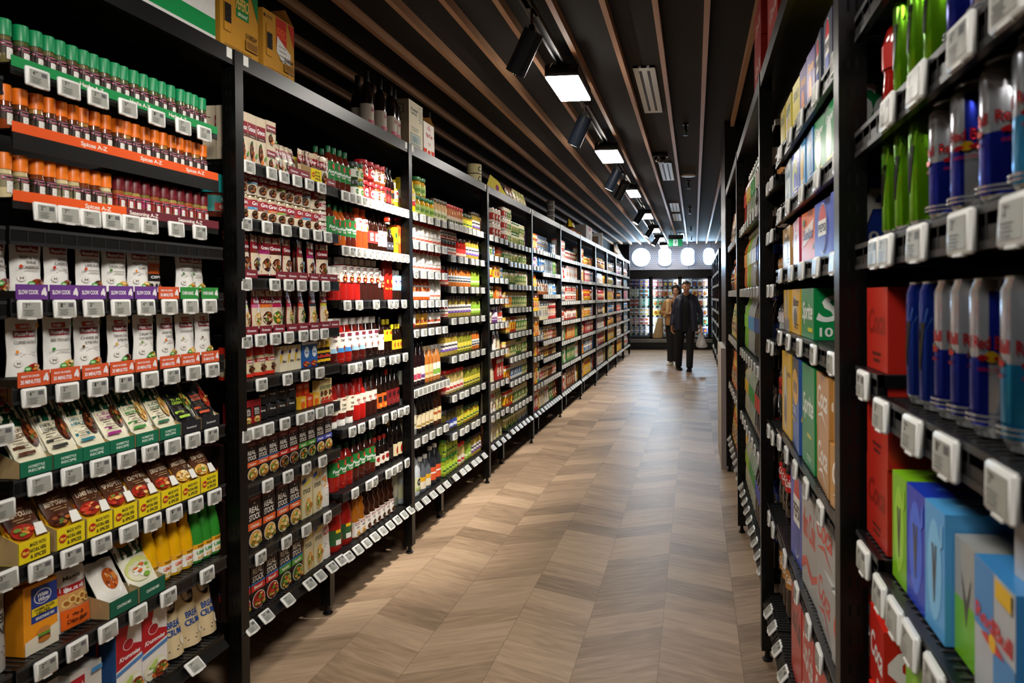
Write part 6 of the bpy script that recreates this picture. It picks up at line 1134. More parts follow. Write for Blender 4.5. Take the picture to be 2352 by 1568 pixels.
CKB = pet('large cola bottle with red label', '160806', 'b01c18', 'c01c20', art=lambda A, r: A.text('Coca-Cola', .004, .16, .07, .03, 'f2ece6', True, True)); VKB = pet('large cola bottle with tan label', '160a06', 'b0782c', 'b8803c', art=lambda A, r: A.text('Coca-Cola', .004, .16, .07, .03, 'f2e8d8', True, True)); ZKB = pet('black-scripted red-labelled cola bottle', '120606', '161616', 'b82018', art=lambda A, r: A.text('Coca-Cola', .004, .16, .07, .03, '1a0a08', True, True)); CLB = pet('large clear drink bottle', 'a9b4b4', '1a4a8a', 'd8d8e0'); SMB = sauce('small dark bottle with orange label', .16, .026, '140c0a', '16120f', 'd8924a', (.03, .09), lambda A, r: A.lines(0, .07, .03, 3, .014, .004, '4a2a14'), name='drink_bottle')
BN = lambda s: '%s shelf by the bottle post' % s
for i, (p_, zz) in enumerate(((SMB, ZRB[0]), (SMB, ZRB[1]), (VKB, ZRB[2]), (CLB, ZRB[3]), (ZKB, ZRB[4]-.0), (CKB, ZRB[5]), (VKB, ZRB[6]))):
    hmax = (ZRB[i-1]-zz-.04) if i else .3
    if p_.h > hmax: p_ = {'VKB': 0}.get(0) or P(p_.name, p_.cat, p_.look, p_.w, p_.d, p_.h, p_.mb, p_.parts)
    sc = min(1., hmax/p_.h)
    for y in ((2.535, 2.625, 2.715) if p_.w > .06 else (2.5, 2.56, 2.62, 2.68, 2.74)):
        o = put(p_, (XR+.02+p_.d/2, y, zz+.02), -pi/2, BN(ON[i] if i < 6 else 'bottom'), 'R')
        if o: o.scale = (1, 1, sc)
    tags('R', zz, [2.53, 2.66], BN(ON[i] if i < 6 else 'bottom'), i == 6)
# large bottles beyond
R3 = [[pet('cola bottle with white and red label', '170a08', 'd8d4cc', 'e8e0d8'), pet('green-labelled clear bottle', 'a0b8a0', 'd8e0d8', '2f9a3c'), pet('clear bottle with yellow label', 'b8b8a8', 'e8e4dc', 'd8b83a'), pet('red drink bottle', 'a02a1c', 'e8e4dc', 'c84a3a')], [pet('dark cola bottle with blue label', '1c120e', 'd8dce0', '3a5ac0'), pet('clear bottle with white label', 'b4bcbc', 'e8e8e8', 'e4e6ea'), pet('lime drink bottle', '9ac040', 'e0e4dc', 'b8d060'), pet('orange drink bottle', 'd06a2c', 'e8e4dc', 'e89a4a')],
      [pet('dark cola bottle with round logo label', '1a100c', '2a4ab0', '35549a'), pet('clear bottle with sky label', 'a8b4b4', 'e8e8e8', '5aa0d8'), pet('bright green drink bottle', '7ac03a', 'd8e4c8', '8ad04a')], [pet('dark cola bottle with red and white label', '1c120e', '1a1a1a', 'c83a2c'), pet('clear lemonade bottle with green label', '9aa89a', '2f8a3c', '3a9a4a'), pet('clear bottle with yellow and red label', 'b0b09a', '2a5ab0', 'e0b83a')], [pet('dark cola bottle with blue and red label', '1c1410', '2a4ab0', '3a4ab0'), pet('clear lemonade bottle with green band', '98a898', 'd8d8d8', '2f9a4a'), pet('clear bottle with lime label', 'b4b8a4', 'd8d8d8', '9ac03a')]]
for i, zz in enumerate(ZR3):
    s = ON[i] if i < 4 else 'bottom'; ps = R3[i]; n = 15
    for j in range(n): line('R', zz+.02, s+' shelf of the bottle bay', [(ps[min(len(ps)-1, max(0, j-4)*len(ps)//(n-4))], [2.89+.096*j])])
    tags('R', zz, [2.95+.16*j for j in range(9)], s+' shelf of the bottle bay', i == 4)
R4B = [['k k n', 'bag'], ['n o k', 'bot'], ['p y m', 'bag'], ['y o', 'bag'], ['y r y', 'bag']]
for i, zz in enumerate(ZR3): run('R', 4.36, 5.79, zz+.02, '%s shelf of the chip bay' % (ON[i] if i < 4 else 'bottom'), [(R4B[i][1], R4B[i][0], 1, 1, .15 if R4B[i][1] == 'bag' else .085, .24)]); tags('R', zz, [4.45+.2*j for j in range(7)], '%s shelf of the chip bay' % (ON[i] if i < 4 else 'bottom'), i == 4)
for bi, y0 in enumerate((12.95, 14.45, 15.95)):
    for i, zz in enumerate(Z6): run('R', y0+.04, y0+1.46, zz+.02, '%s shelf of far right bay %s' % (ON[i] if i < 6 else 'bottom', ('one', 'two', 'three')[bi]), [('bag' if (i+bi) % 2 else 'box', ('w r i', 's k p', 'i w r', 'b s w', 'w w y', 'k n w', 'y w g')[i], 1, 1, .14, .19)], xf=.47); tags('R', zz, [y0+.2+.27*j for j in range(5)], 'x', i == 6, xf=.43, far=True)
# boxes on top of the right shelving
for y, z, h, l in ((2.42, 2.2505, .2, 'lower red drink carton on top of the soft drink box bay'), (2.42, 2.4515, .18, 'upper red drink carton on top of the soft drink box bay'), (2.98, 2.2505, .17, 'lower red drink carton on top of the bottle bay'), (2.97, 2.4215, .16, 'upper red drink carton on top of the bottle bay')):
    m = MB(); w_ = .30; m.box(-w_/2, w_/2, -.2, .2, 0, h, 'a8241c', 'card', l='9a241c'); A = Art(m, flat(-.2), 'card'); A.ell(-.05, h*.5, .06, .07, 'b83a30'); A.text('Coca-Cola', .02, h*.5, .2, .05, 'd8b0a8', True, True)
    o = m.build('cardboard_box', label=l, cat='box'); o.location = (.26+.2, y, z); o.rotation_euler = (0, 0, -pi/2)
# energy drinks
def slim(look, r, h, kind):
    m = MB(); n = 28
    c = {'rb': ('b9bcc4', '1a2a9a'), 'sf': ('b4bac4', '2a8ac0'), 'vg': ('6aae12', '6aae12'), 'vb': ('16349a', '16349a'), 'vk': ('1a2a9a', '1a2a9a')}[kind]
    pr = [(r*.78, 0), (r*.82, .003), (r, .012), (r, h*.5), (r, h-.014), (r*.84, h-.003), (r*.86, h), (r*.8, h-.003), (.001, h-.004)]
    if kind in ('rb', 'sf'):
        R = [[(q*cos(2*pi*j/n), q*sin(2*pi*j/n), z) for j in range(n)] for q, z in pr]
        m.rings(R, [('b8b8b8', 'canmetal'), ('b8b8b8', 'canmetal')]+[('b8b8b8', 'canmetal')]*6, 'canmetal', True)
        blue, sil = C(c[1]), C(c[0]); k0 = 2*n
        for lev, fi in ((0, 2), (1, 3)):
            for j in range(n):
                a = (2*pi*(j+.5)/n+pi/2) % (2*pi); a = a if a < pi else a-2*pi
                q = int(floor((a+2*pi+pi/4)/(pi/2))) % 2
                m.c[fi*n+j] = (blue if (q == 0) == (lev == 0) else sil)
        A = Art(m, cyl(r+.0004), 'canmetal', step=r*.3)
        for s in (-1, 1):
            o = s*r*.8; A.text('Red Bull', o, h*.60, r*1.3, h*.08, 'd0242c'); A.ell(o, h*.51, r*.22, h*.035, 'f0b81c'); [A.poly([(o+q*r*x, h*y) for x, y in ((.5, .505), (.3, .525), (.1, .51), (.06, .495), (.22, .488), (.26, .475), (.32, .487), (.42, .48))], 'c8202a') for q in (-1, 1)]; A.text('ENERGY DRINK', o, h*.43, r*.9, h*.022, 'd0242c')
        A.rect(-r*1.5, h*.13, r*1.5, h*.145, 'd8d8dc'); A.rect(-r*1.5, h*.10, r*1.5, h*.112, 'd8d8dc')
    else:
        m.lathe(pr, [('b8b8b8', 'canmetal'), ('b8b8b8', 'canmetal'), (C(c[0]), 'canmetal'), (C(c[0]), 'canmetal'), (C(c[0]), 'canmetal')]+[('b8b8b8', 'canmetal')]*3, 'canmetal', n, caps=False)
        A = Art(m, cyl(r+.0004), 'canmetal', step=r*.3); lc = {'vg': '8ac83a', 'vb': '4a7ad8'}[kind]
        for i in range(9):
            a = pi*(.12+.095*i); A.l = 1; A.poly([(r*.4*cos(a), h*.5+h*.12*sin(a)), (r*1.1*cos(a), h*.5+h*.34*sin(a)), (r*1.1*cos(a+.07), h*.5+h*.34*sin(a+.07)), (r*.4*cos(a+.07), h*.5+h*.12*sin(a+.07))], lc)
        A.l = 2; A.poly([(-r*.42, h*.68), (-r*.16, h*.68), (r*.0, h*.46), (r*.16, h*.68), (r*.42, h*.68), (r*.06, h*.30), (-r*.06, h*.30)], '141414')
    return P('energy_can', 'can', look, 2*r+.002, 2*r, h, m)
RB, RBS, RBL = slim('silver and blue energy can', .0345, .148, 'rb'), slim('silver and light blue energy can', .0345, .148, 'sf'), slim('tall silver and blue energy can', .0285, .165, 'rb'); RSL = slim('tall silver and light blue energy can', .0285, .165, 'sf')
VG, VB = slim('bright green energy can', .033, .165, 'vg'), slim('dark blue energy can', .033, .165, 'vb'); VBL = slim('tall dark blue energy can', .0275, .165, 'vb')
EB = lambda s: '%s shelf of the energy drink bay' % s
RGB = pet('red plastic cola bottle', '7a100c', '8a1a16', '9a1c18', .17, .034, name='drink_bottle')
line('R', 1.687, EB('second'), [(RB, [.43+.072*i for i in range(7)], {'jit': .6}), (VG, [.945, 1.015, 1.083])]); line('R', 1.687, EB('second'), [(RB, [.50, .57, .64, .71, .78, .85, .92], {'in': .072}), (VG, [1.05], {'in': .07})])
line('R', 1.687, EB('second'), [(RGB, [1.15], {'in': .0})]); line('R', 1.687, EB('second'), [(RGB, [1.075, 1.145], {'in': .07})])
line('R', 1.497, EB('third'), [(RBS, [.46, .537, .614, .69]), (RB, [.767, .848, .928], {'jit': .5}), (VG, [1.008, 1.082, 1.15])]); line('R', 1.497, EB('third'), [(RB, [.62, .70, .78, .85, .92], {'in': .074}), (VG, [1.04, 1.11], {'in': .07})])
line('R', 1.262, EB('fourth'), [(RSL, [.482+.0585*i for i in range(5)], {'jit': .6}), (RBL, [.792, .85, .908], {'jit': .8}), (VBL, [.966, 1.022])]); line('R', 1.262, EB('fourth'), [(RBL, [.74, .80, .86, .92], {'in': .06}), (VBL, [.97, 1.03], {'in': .06})])
line('R', 1.882, EB('top'), [(RB, [.5+.075*i for i in range(9)])])
def vbox(look, col, lc, w, h, top='1a1210', txt='V'):
    def a(A, w, h):
        A.ell(0, h*.5, w*.36, h*.4, lc); A.poly([(-w*.13, h*.70), (-w*.04, h*.70), (0, h*.5), (w*.04, h*.70), (w*.13, h*.70), (w*.025, h*.24), (-w*.025, h*.24)], '45484a'); A.poly([(w*.3, h*.7), (w*.42, h*.74), (w*.42, h*.92), (w*.34, h*.88)], lc)
    p = carton(look, w, .17, h, col, a, name='energy_box', cat='box', m='film')
    A = Art(p.mb, lambda x, y, l: (x, y, h+.0003*l), 'film'); A.ell(0, 0, w*.20, .06, lc); A.ell(0, 0, w*.11, .045, top)
    return p
V1, V2, V3 = vbox('lime green energy drink box', '7ab81e', '9ad03a', .069, .155), vbox('royal blue energy drink box', '1c3ab4', '3a6ae0', .079, .155), vbox('light blue energy drink box', '4fa0dc', '7ac0ec', .072, .155); V4 = carton('grey and green energy drink box', .072, .17, .135, '9a9c98', lambda A, w, h: (A.rect(-w*.5, 0, w*.5, h*.5, '6aae1e'), A.poly([(-w*.22, h*.76), (0, h*.3), (w*.22, h*.76), (0, h*.5)], '4a4a48')), name='energy_box', cat='box', m='film')
def rbp(look, c1, c2):
    def a(A, w, h):
        A.rect(-w*.5, h*.5, 0, h, c1); A.rect(0, 0, w*.5, h*.5, c1); A.text('RedBull', 0, h*.62, w*.9, h*.12, 'd0303a'); A.ell(0, h*.5, w*.1, h*.06, 'f0b81c'); A.poly([(-w*.3, h*.49), (-w*.1, h*.54), (-w*.08, h*.46)], 'd0303a'); A.poly([(w*.3, h*.49), (w*.1, h*.54), (w*.08, h*.46)], 'd0303a'); A.rect(w*.1, h*.86, w*.46, h*.99, 'e8b81c')
    return carton(look, .11, .1, .14, c2, a, top=c1, side=c1, name='energy_box', cat='box', m='film')
RP1, RP2 = rbp('light blue and silver energy four-pack', '3f8ac8', 'b4b8bc'), rbp('slate blue and silver energy four-pack', '4a5068', 'b4b4b8')
line('R', .997, EB('fifth'), [(RP2, [.49, .61], {'stack': 1}), (RP1, [.735], {'stack': 1}), (V4, [.834], {'in': .01, 'jit': 0}), (V3, [.911], {'jit': .0}), (V2, [.988], {'jit': 0}), (V1, [1.064], {'jit': 0})])
line('R', .997+.1405, EB('fifth'), [(RP2, [.55], {'in': .02}), (RP1, [.68], {'in': .02})])
V1T = vbox('tall lime green energy drink box', '74b41c', '94cc36', .12, .29)
line('R', .642, EB('sixth'), [(V1T, [.72, .85, .98]), (V1, [.6])]); line('R', .292, EB('bottom'), [(V1T, [.72, .85, .98])])
ZB_ = soda('red zero sugar cola box', 'b4261a', 'Coca', '2a0c0a', w=.13, d=.34, h=.132, art=lambda A, w, h: (A.text('Coca', 0, h*.6, w*.8, h*.3, '8a1e14', True, True), A.lines(0, h*.2, w*.4, 2, h*.08, h*.04, '5a1a14')), n10=False)
A = Art(ZB_.mb, lambda a, z, l: (-ZB_.w/2-.00035*l, -a, z), 'film'); A.text('Coca-Cola', -.02, .09, .24, .05, '2a0c0a', True, True); A.text('ZERO SUGAR', .04, .05, .13, .014, '2a0c0a'); A.text('10', .14, .022, .03, .02, '2a0c0a')
ES = lambda s: '%s shelf beside the energy cans' % s
line('R', 1.29, ES('third'), [(ZB_, [1.188], {'jit': 0})]); line('R', 1.012, ES('fourth'), [(ZB_, [1.19], {'jit': 0, 'stack': 2})]); line('R', .642, ES('fifth'), [(soda('red cola box with white script', 'c8261c', 'Coca', 'f2ece6', w=.115, h=.124), [1.188], {'stack': 2})]); line('R', .28, ES('bottom'), [(soda('red cola box with white lettering', 'c8261c', 'Cola', 'f2ece6', w=.115, h=.095), [1.188], {'stack': 2})])

for i, zz in enumerate(ZR1): tags('R', zz, [(.6, .72, .9), (.645, .755, .90, 1.03), (.63, .755, .90, 1.04, 1.10), (.66, .80, .92, 1.07), (.68, .76, .84, .93, 1.0, 1.08), (.7, .8, .9, 1.0, 1.1), (.75, .95, 1.1)][i], EB(ON[i] if i < 6 else 'bottom'), i == 6)
for zz in (1.27, .99, .62): tags('R', zz, [1.18], ES({1.27: 'third', .99: 'fourth', .62: 'fifth'}[zz]))
# ---------------------------------------------------------------- freezers along the far wall
DX = [-2.7, -1.93, -1.15, -.38, .40, 1.18]
fz = empty('glass_door_freezer', (-.4, YF, 0), label='black freezer cabinets with glass doors along the far wall', cat='freezer')
def fpart(nm, m, par=None): o = m.build(nm, par or fz); (o.location.__setattr__('x', .4), o.location.__setattr__('y', -YF)) if par is None else None; return o
m = MB(); m.box(-3.2, 2.0, YF+.02, YF+.9, 0, .23, '0a0a0b', 'blacksteel'); m.box(-3.2, 2.0, YF+.0, YF+.02, .06, .2, '141414', 'blacksteel'); fpart('base', m)
for z0_ in (.20, .265):
    m = MB(); m.box(-3.2, 2.0, YF-.012, YF+.02, z0_, z0_+.022, 'a8a6a0', 'metal'); fpart('bumper_rail', m)
m = MB(); m.box(-3.2, 2.0, YF, YF+.9, 1.93, 2.115, '0b0b0d', 'blacksteel'); m.box(-3.2, 2.0, YF-.03, YF, 2.085, 2.115, '14161c', 'blacksteel'); fpart('header', m)
m = MB(); m.box(-3.2, 2.0, YF+.78, YF+.8, .23, 1.93, 'd4dade', 'plastic'); fpart('back_liner', m)
m = MB(); m.box(-3.2, 2.0, YF+.06, YF+.78, .23, .3, '9aa4aa', 'metal'); fpart('well', m)
for i, (a, b_) in enumerate(zip(DX, DX[1:])):
    m = MB()
    for x in (a, b_-.045): m.box(x, x+.045, YF+.0, YF+.05, .29, 1.93, '0c0c0e', 'blacksteel')
    m.box(a, b_, YF, YF+.05, .29, .33, '0c0c0e', 'blacksteel'); m.box(a, b_, YF, YF+.05, 1.88, 1.93, '0c0c0e', 'blacksteel')
    d = fpart('door', m); m = MB(); m.box(a+.04, b_-.04, YF+.02, YF+.026, .32, 1.89, 'e8f0f4', 'pane'); m.build('glass', d); m = MB(); m.tube((b_-.06, YF-.03, .9), (b_-.06, YF-.03, 1.35), .01, '2a2a2c', 'metal'); m.build('handle', d)
    if i < 2: continue
    m = MB(); m.box(a-.022, a+.022, YF+.07, YF+.09, .33, 1.9, (.82, .93, 1.0), 'strip'); fpart('light_strip', m)
FZ = [1.665, 1.41, 1.155, .905, .66, .425, .3]
for k_, zz in enumerate(FZ[:-1]):
    m = MB(); m.box(-2.7, 1.18, YF+.14, YF+.76, zz-.02, zz, '1b1c1e', 'blacksteel'); m.box(-2.7, 1.18, YF+.125, YF+.14, zz-.045, zz+.004, '16171a', 'plastic'); fpart('shelf', m)
FPAL = {0: ['3a4a9a 6a5ab0', 'dcdad0 3a8aa0', '9a5a6a 5ab0a0', '8a9a9a c8d0d0', 'c890a0 d8a0a8', '7a8ab0 4a5a7a'], 1: ['d0607a d87090 3a4a6a 4a4a5a e8e4e4', 'd8706a e07a3c a8b0b8 c8a0b0', '7ab87a 9ab85a c88a5a d8a0a8', 'e8c030 e89a3c c8304a', 'b8d8e8 e0e8ec 9ac0d8', 'c8dce8 8ab0d0'], 2: ['e0e0dc 3a6ab8 a89a8a c87a7a', '8ab0d8 d8a83c 9a5a9a e8d8c8', 'b0604a c87a5a d8c0a8', '3a5ac0 d8d4cc b8a8b0', 'd8704a 4a9a5a 5ab08a', '3a6ac8 d8804a 3a5a9a']}
for di in range(1, 4):
    a, b_ = DX[di], DX[di+1]
    for k_ in range(6):
        zz = FZ[k_]; cs = FPAL[di-1][k_].split(); H = .19 if di > 1 else .1; st = 1 if di > 1 else 2
        n = 5 if di > 1 else 5; ww = (b_-a-.1)/n
        for j in range(n):
            c = cs[j*len(cs)//n]; key = ('fz', c, di > 1)
            if key not in _fp:
                _fp[key] = carton('frozen food box', ww-.012, .08, H, c, lambda A, w, h: (A.rect(-w*.46, h*.72, w*.46, h*.95, 'e8e8ea'), A.food(0, h*.36, w*.38, h*.24, random.Random(len(_fp)).choice([STEW, CREAM, SAL, RED]), len(_fp), None, 9), A.lines(0, h*.66, w*.6, 2, h*.05, h*.02, '3a3440')), name='frozen_food_box', cat='box')
            for t in range(st): put(_fp[key], (a+.05+ww*(j+.5), YF+.145+.045, zz+.001+t*(H+.001)), 0, '%s freezer shelf, %s door' % (ON[k_] if k_ < 5 else 'bottom', ('dark left', 'middle', 'right')[di-1]), 'F', tier=TIER[st][t] if st > 1 else '', group='frozen food boxes behind the glass doors')
        if True: TAG_FAR.extend([((a+.1+ww*j, YF+.124, zz-.02), 0, 0) for j in range(n)])
# ---------------------------------------------------------------- two shoppers
def soft(o, vox, it=6, fac=.5):
    r = o.modifiers.new('merge', 'REMESH'); r.mode = 'VOXEL'; r.voxel_size = vox; r.use_smooth_shade = True
    s = o.modifiers.new('smooth', 'SMOOTH'); s.factor = fac; s.iterations = it
    return o
def solid(name, m, col, mt, parent=None, vox=.008, it=5):
    """one continuous surface of one colour"""
    o = m.build(name, parent)
    me = o.data
    mm = bpy.data.materials.new(name+'_finish'); mm.use_nodes = True; b = mm.node_tree.nodes['Principled BSDF']
    tc = N(mm.node_tree, 'ShaderNodeTexCoord'); nz = N(mm.node_tree, 'ShaderNodeTexNoise'); nz.inputs['Scale'].default_value = 22; mm.node_tree.links.new(tc.outputs['Object'], nz.inputs['Vector'])
    cr = N(mm.node_tree, 'ShaderNodeValToRGB'); c = C(col); cr.color_ramp.elements[0].color = tuple(q*.86 for q in c)+(1,); cr.color_ramp.elements[1].color = tuple(min(1, q*1.12) for q in c)+(1,)
    mm.node_tree.links.new(nz.outputs[0], cr.inputs[0]); mm.node_tree.links.new(cr.outputs[0], b.inputs['Base Color']); b.inputs['Roughness'].default_value = {'skin': .5, 'cloth': .85, 'hair': .45, 'shoe': .5, 'nylon': .55}[mt]
    me.materials.clear(); me.materials.append(mm); return soft(o, vox, it)
def head(m, c, s=1., yaw=0., nod=0.):
    """skull, jaw, nose, brows, ears, lips; faces -y; s about 1 for a 0.23 m head"""
    M = Matrix.Translation(c) @ Matrix.Rotation(yaw, 4, 'Z') @ Matrix.Rotation(nod, 4, 'X'); t = MB()
    t.ball((0, .012, .03), (.074*s, .094*s, .088*s), 0 and '' or 'c69a78', n=18, k=12); t.ball((0, -.018, -.045*s), (.056*s, .066*s, .066*s), 'c69a78', n=16, k=10); t.ball((0, -.062*s, -.092*s), (.024*s, .022*s, .02*s), 'c69a78')
    t.loft([(0, -.078*s, .022*s, .008*s, .01*s), (0, -.094*s, -.002*s, .01*s, .012*s), (0, -.103*s, -.024*s, .015*s, .013*s), (0, -.086*s, -.034*s, .014*s, .01*s)], 'c69a78', n=10)
    for q in (-1, 1):
        t.ball((q*.033*s, -.074*s, .036*s), (.024*s, .013*s, .009*s), 'c69a78'); t.ball((q*.04*s, -.06*s, -.02*s), (.024*s, .022*s, .02*s), 'c69a78'); t.ball((q*.076*s, .012, .0), (.011*s, .02*s, .032*s), 'c69a78')
    t.ball((0, -.084*s, -.056*s), (.023*s, .011*s, .006*s), 'c69a78'); t.ball((0, -.082*s, -.067*s), (.019*s, .011*s, .007*s), 'c69a78')
    m.add(t, M); return M
def hand(m, p, d, side, curl=.6, L=.175, pn=Vector((0, -1, 0))):
    """palm and five fingers; p wrist, d pointing along the hand, pn palm normal"""
    d = Vector(d).normalized(); pn = (pn-d*pn.dot(d)).normalized(); a = d.cross(pn).normalized()*side; p = Vector(p)
    c1 = p+d*L*.5
    for k in (-1.4, -.5, .5, 1.4): m.loft([tuple(p+a*k*.008)+(.012, .012), tuple(p+d*L*.25+a*k*.015)+(.0135, .0125), tuple(c1+a*k*.0175)+(.0125, .0115)], 'c69a78', n=8)
    for i, (k, fl) in enumerate(((-1.5, .072), (-.5, .082), (.5, .077), (1.5, .06))):
        q = c1+a*k*.018; pts = [tuple(q)+(.0105, .0105)]; dd = d.copy()
        for j in range(3):
            an = curl*(.55+.5*j); dj = (d*cos(an)+pn*sin(an)).normalized(); q = q+dj*fl*(.45, .32, .23)[j]; pts.append(tuple(q)+(.0098-.001*j, .0098-.001*j))
        m.loft(pts, 'c69a78', n=8)
    q = p+d*L*.16-a*.022; pts = [tuple(q)+(.014, .013)]
    for j in range(2): q = q+(d*.62-a*(.6-.5*j)+pn*(.35+.4*j)).normalized()*.036; pts.append(tuple(q)+(.0115-.0015*j, .011-.0015*j))
    m.loft(pts, 'c69a78', n=8)
def L2(m, pts, n=14): m.loft(pts, 'c69a78', n=n)
def eyes(par, M, s, col='15100e', look=-.0):
    for q in (-1, 1):
        e = MB(); e.ball((0, 0, 0), (.0125*s, .006*s, .0055*s), 'e8e2da', 'gloss', 10, 6); e.ball((0, -.0035*s, -.0005), (.0055*s, .004*s, .005*s), col, 'gloss', 8, 6)
        o = e.build('eye', par); o.matrix_local = M @ Matrix.Translation((q*.033*s, -.079*s, .017*s))
    e = MB(); e.ball((0, 0, 0), (.024*s, .007*s, .009*s), '8a4a40', 'skin', 10, 6); o = e.build('lips', par); o.matrix_local = M @ Matrix.Translation((0, -.0925*s, -.060*s))
def shoe(par, p, ang, up, sole, s=1.):
    m = MB(); m.loft([(0, .075, .05, .035, .045), (0, .05, .045, .04, .046), (0, 0, .042, .042, .04), (0, -.08, .032, .048, .03), (0, -.15, .024, .042, .022), (0, -.18, .02, .02, .012)], up, 'cloth', 14); m.tube((0, .05, .05), (0, .035, .11), .042, up, 'cloth', 14, .045)
    R = [[(x*s, y*s, z) for x, y in ((.034, .1), (.046, .02), (.046, -.04), (.054, -.09), (.044, -.16), (.016, -.195), (-.016, -.195), (-.044, -.16), (-.054, -.09), (-.046, -.04), (-.046, .02), (-.034, .1))] for z in (.0, .022)]
    m.rings(R, [sole], 'plastic', False, (sole, sole)); o = m.build('shoe', par); o.location = p; o.rotation_euler = (0, 0, ang); return o
# man in the navy jacket, walking towards the viewer
MX, MY = -.185, 13.74
bm = MB(); HM = head(bm, Vector((.03, -.05, 1.578)), 1.0, .12, .14)
L2(bm, [(.03, .0, 1.36, .062, .06), (.03, -.02, 1.44, .055, .058), (.03, -.035, 1.53, .054, .06)])
L2(bm, [(.02, 0, .86, .15, .10), (.02, 0, 1.0, .145, .10), (.025, 0, 1.15, .155, .105), (.03, 0, 1.28, .17, .10), (.03, .0, 1.375, .13, .075), (.03, 0, 1.41, .06, .05)], 18)
LS, RS_ = Vector((-.125, 0, 1.36)), Vector((.185, 0, 1.365)); LE, RE = Vector((-.215, .03, 1.07)), Vector((.30, .03, 1.08)); LW, RW = Vector((-.245, -.05, .84)), Vector((.30, -.04, .85))
for s_, e_, w_ in ((LS, LE, LW), (RS_, RE, RW)): L2(bm, [tuple(s_)+(.05, .05), tuple((s_+e_)/2)+(.047, .047), tuple(e_)+(.04, .04), tuple((e_+w_)/2)+(.036, .036), tuple(w_)+(.026, .024)], 12)
hand(bm, LW, (.08, -.25, -1), 1, .55, pn=Vector((.8, -.5, 0))); hand(bm, RW, (-.02, -.1, -1), -1, 1.0, pn=Vector((-.8, -.4, 0)))
AL, AR = Vector((-.125, .10, .09)), Vector((.085, -.22, .09)); KL, KR = Vector((-.105, .02, .47)), Vector((.10, -.10, .49)); HL, HR = Vector((-.07, 0, .88)), Vector((.11, 0, .88))
for h_, k_, a_ in ((HL, KL, AL), (HR, KR, AR)): L2(bm, [tuple(h_)+(.085, .085), tuple(h_*.5+k_*.5)+(.075, .075), tuple(k_)+(.055, .058), tuple(k_*.55+a_*.45)+(.052, .055), tuple(a_)+(.036, .04)], 12)
man = solid('person', bm, 'b98563', 'skin', None, .0065, 4); man.location = (MX, MY, 0)
tag(man, 'person in a navy jacket over a black shirt, carrying a white bag', 'person'); eyes(man, HM, 1.0)
m = MB(); t_ = MB(); t_.ball((0, .026, .052), (.079, .092, .078), '2a2622', n=16, k=10); t_.ball((0, .05, .0), (.074, .066, .07), '2a2622', n=14, k=8); t_.ball((0, -.035, .098), (.06, .05, .03), '2a2622')
m.add(t_, HM); solid('hair', m, '2b2725', 'hair', man, .006, 2)
m = MB(); L2(m, [(.02, 0, .79, .165, .115), (.02, 0, 1.0, .158, .114), (.025, 0, 1.2, .168, .118), (.03, 0, 1.31, .175, .108), (.03, 0, 1.39, .11, .08), (.03, -.005, 1.45, .066, .066)], 18); solid('shirt', m, '101012', 'cloth', man, .009, 4)
m = MB()   # jacket: back, two open fronts, sleeves, collar
for sx, xs in ((-1, ((-.10, .77), (-.10, 1.0), (-.105, 1.2), (-.10, 1.32))), (1, ((.165, .74), (.155, 1.0), (.155, 1.2), (.145, 1.32)))):
    m.loft([(xs[0][0]+sx*.015, -.06, xs[0][1], .075, .085), (xs[1][0]+sx*.01, -.05, xs[1][1], .075, .085), (xs[2][0]+sx*.0, -.045, xs[2][1], .072, .086), (xs[3][0]-sx*.02, -.03, xs[3][1], .066, .078), (xs[3][0]-sx*.04, -.01, 1.40, .045, .055)], '1c2438', n=14)
m.loft([(.025, .06, .75, .20, .085), (.025, .055, 1.0, .185, .085), (.03, .05, 1.2, .178, .09), (.03, .04, 1.33, .16, .075), (.03, .03, 1.42, .09, .05)], '1c2438', n=18)
for s_, e_, w_ in ((LS, LE, LW), (RS_, RE, RW)): m.loft([tuple(s_+Vector((0, 0, .0)))+(.058, .066), tuple((s_+e_)/2)+(.06, .064), tuple(e_)+(.054, .057), tuple((e_+w_)/2)+(.05, .053), tuple(w_+Vector((0, 0, .02)))+(.044, .044)], '1c2438', n=14)
for s_, q in ((LS, -1), (RS_, 1)):
    m.ball(tuple(s_+Vector((0, 0, -.01))), (.06, .07, .058), '1c2438'); m.loft([tuple(s_+Vector((q*.02, .01, .0)))+(.05, .055), tuple(s_+Vector((-q*.05, .015, .045)))+(.042, .052), (.03+q*.06, .02, 1.435, .032, .045)], '1c2438', n=12)
for sx in (-1, 1): m.loft([(.03+sx*.055, .06, 1.46, .02, .03), (.03+sx*.078, .0, 1.455, .02, .034), (.03+sx*.082, -.06, 1.415, .018, .03), (.03+sx*.075, -.10, 1.34, .016, .024)], '1c2438', n=10)
solid('jacket', m, '1a2134', 'nylon', man, .0085, 4)
m = MB(); L2(m, [(.02, 0, .74, .165, .125), (.02, 0, .84, .165, .12), (.02, 0, .94, .158, .112)], 18)
for h_, k_, a_ in ((HL, KL, AL), (HR, KR, AR)): L2(m, [tuple(h_)+(.098, .10), tuple(h_*.5+k_*.5)+(.09, .092), tuple(k_)+(.074, .078), tuple(k_*.5+a_*.5)+(.068, .072), tuple(a_+Vector((0, 0, -.02)))+(.062, .07)], 14)
solid('trousers', m, '0e0e10', 'cloth', man, .009, 4)
shoe(man, (AL.x, AL.y, 0), .25, '121212', '1c1c1c'); shoe(man, (AR.x, AR.y+.02, 0), -.08, '121212', '2a2a2a')
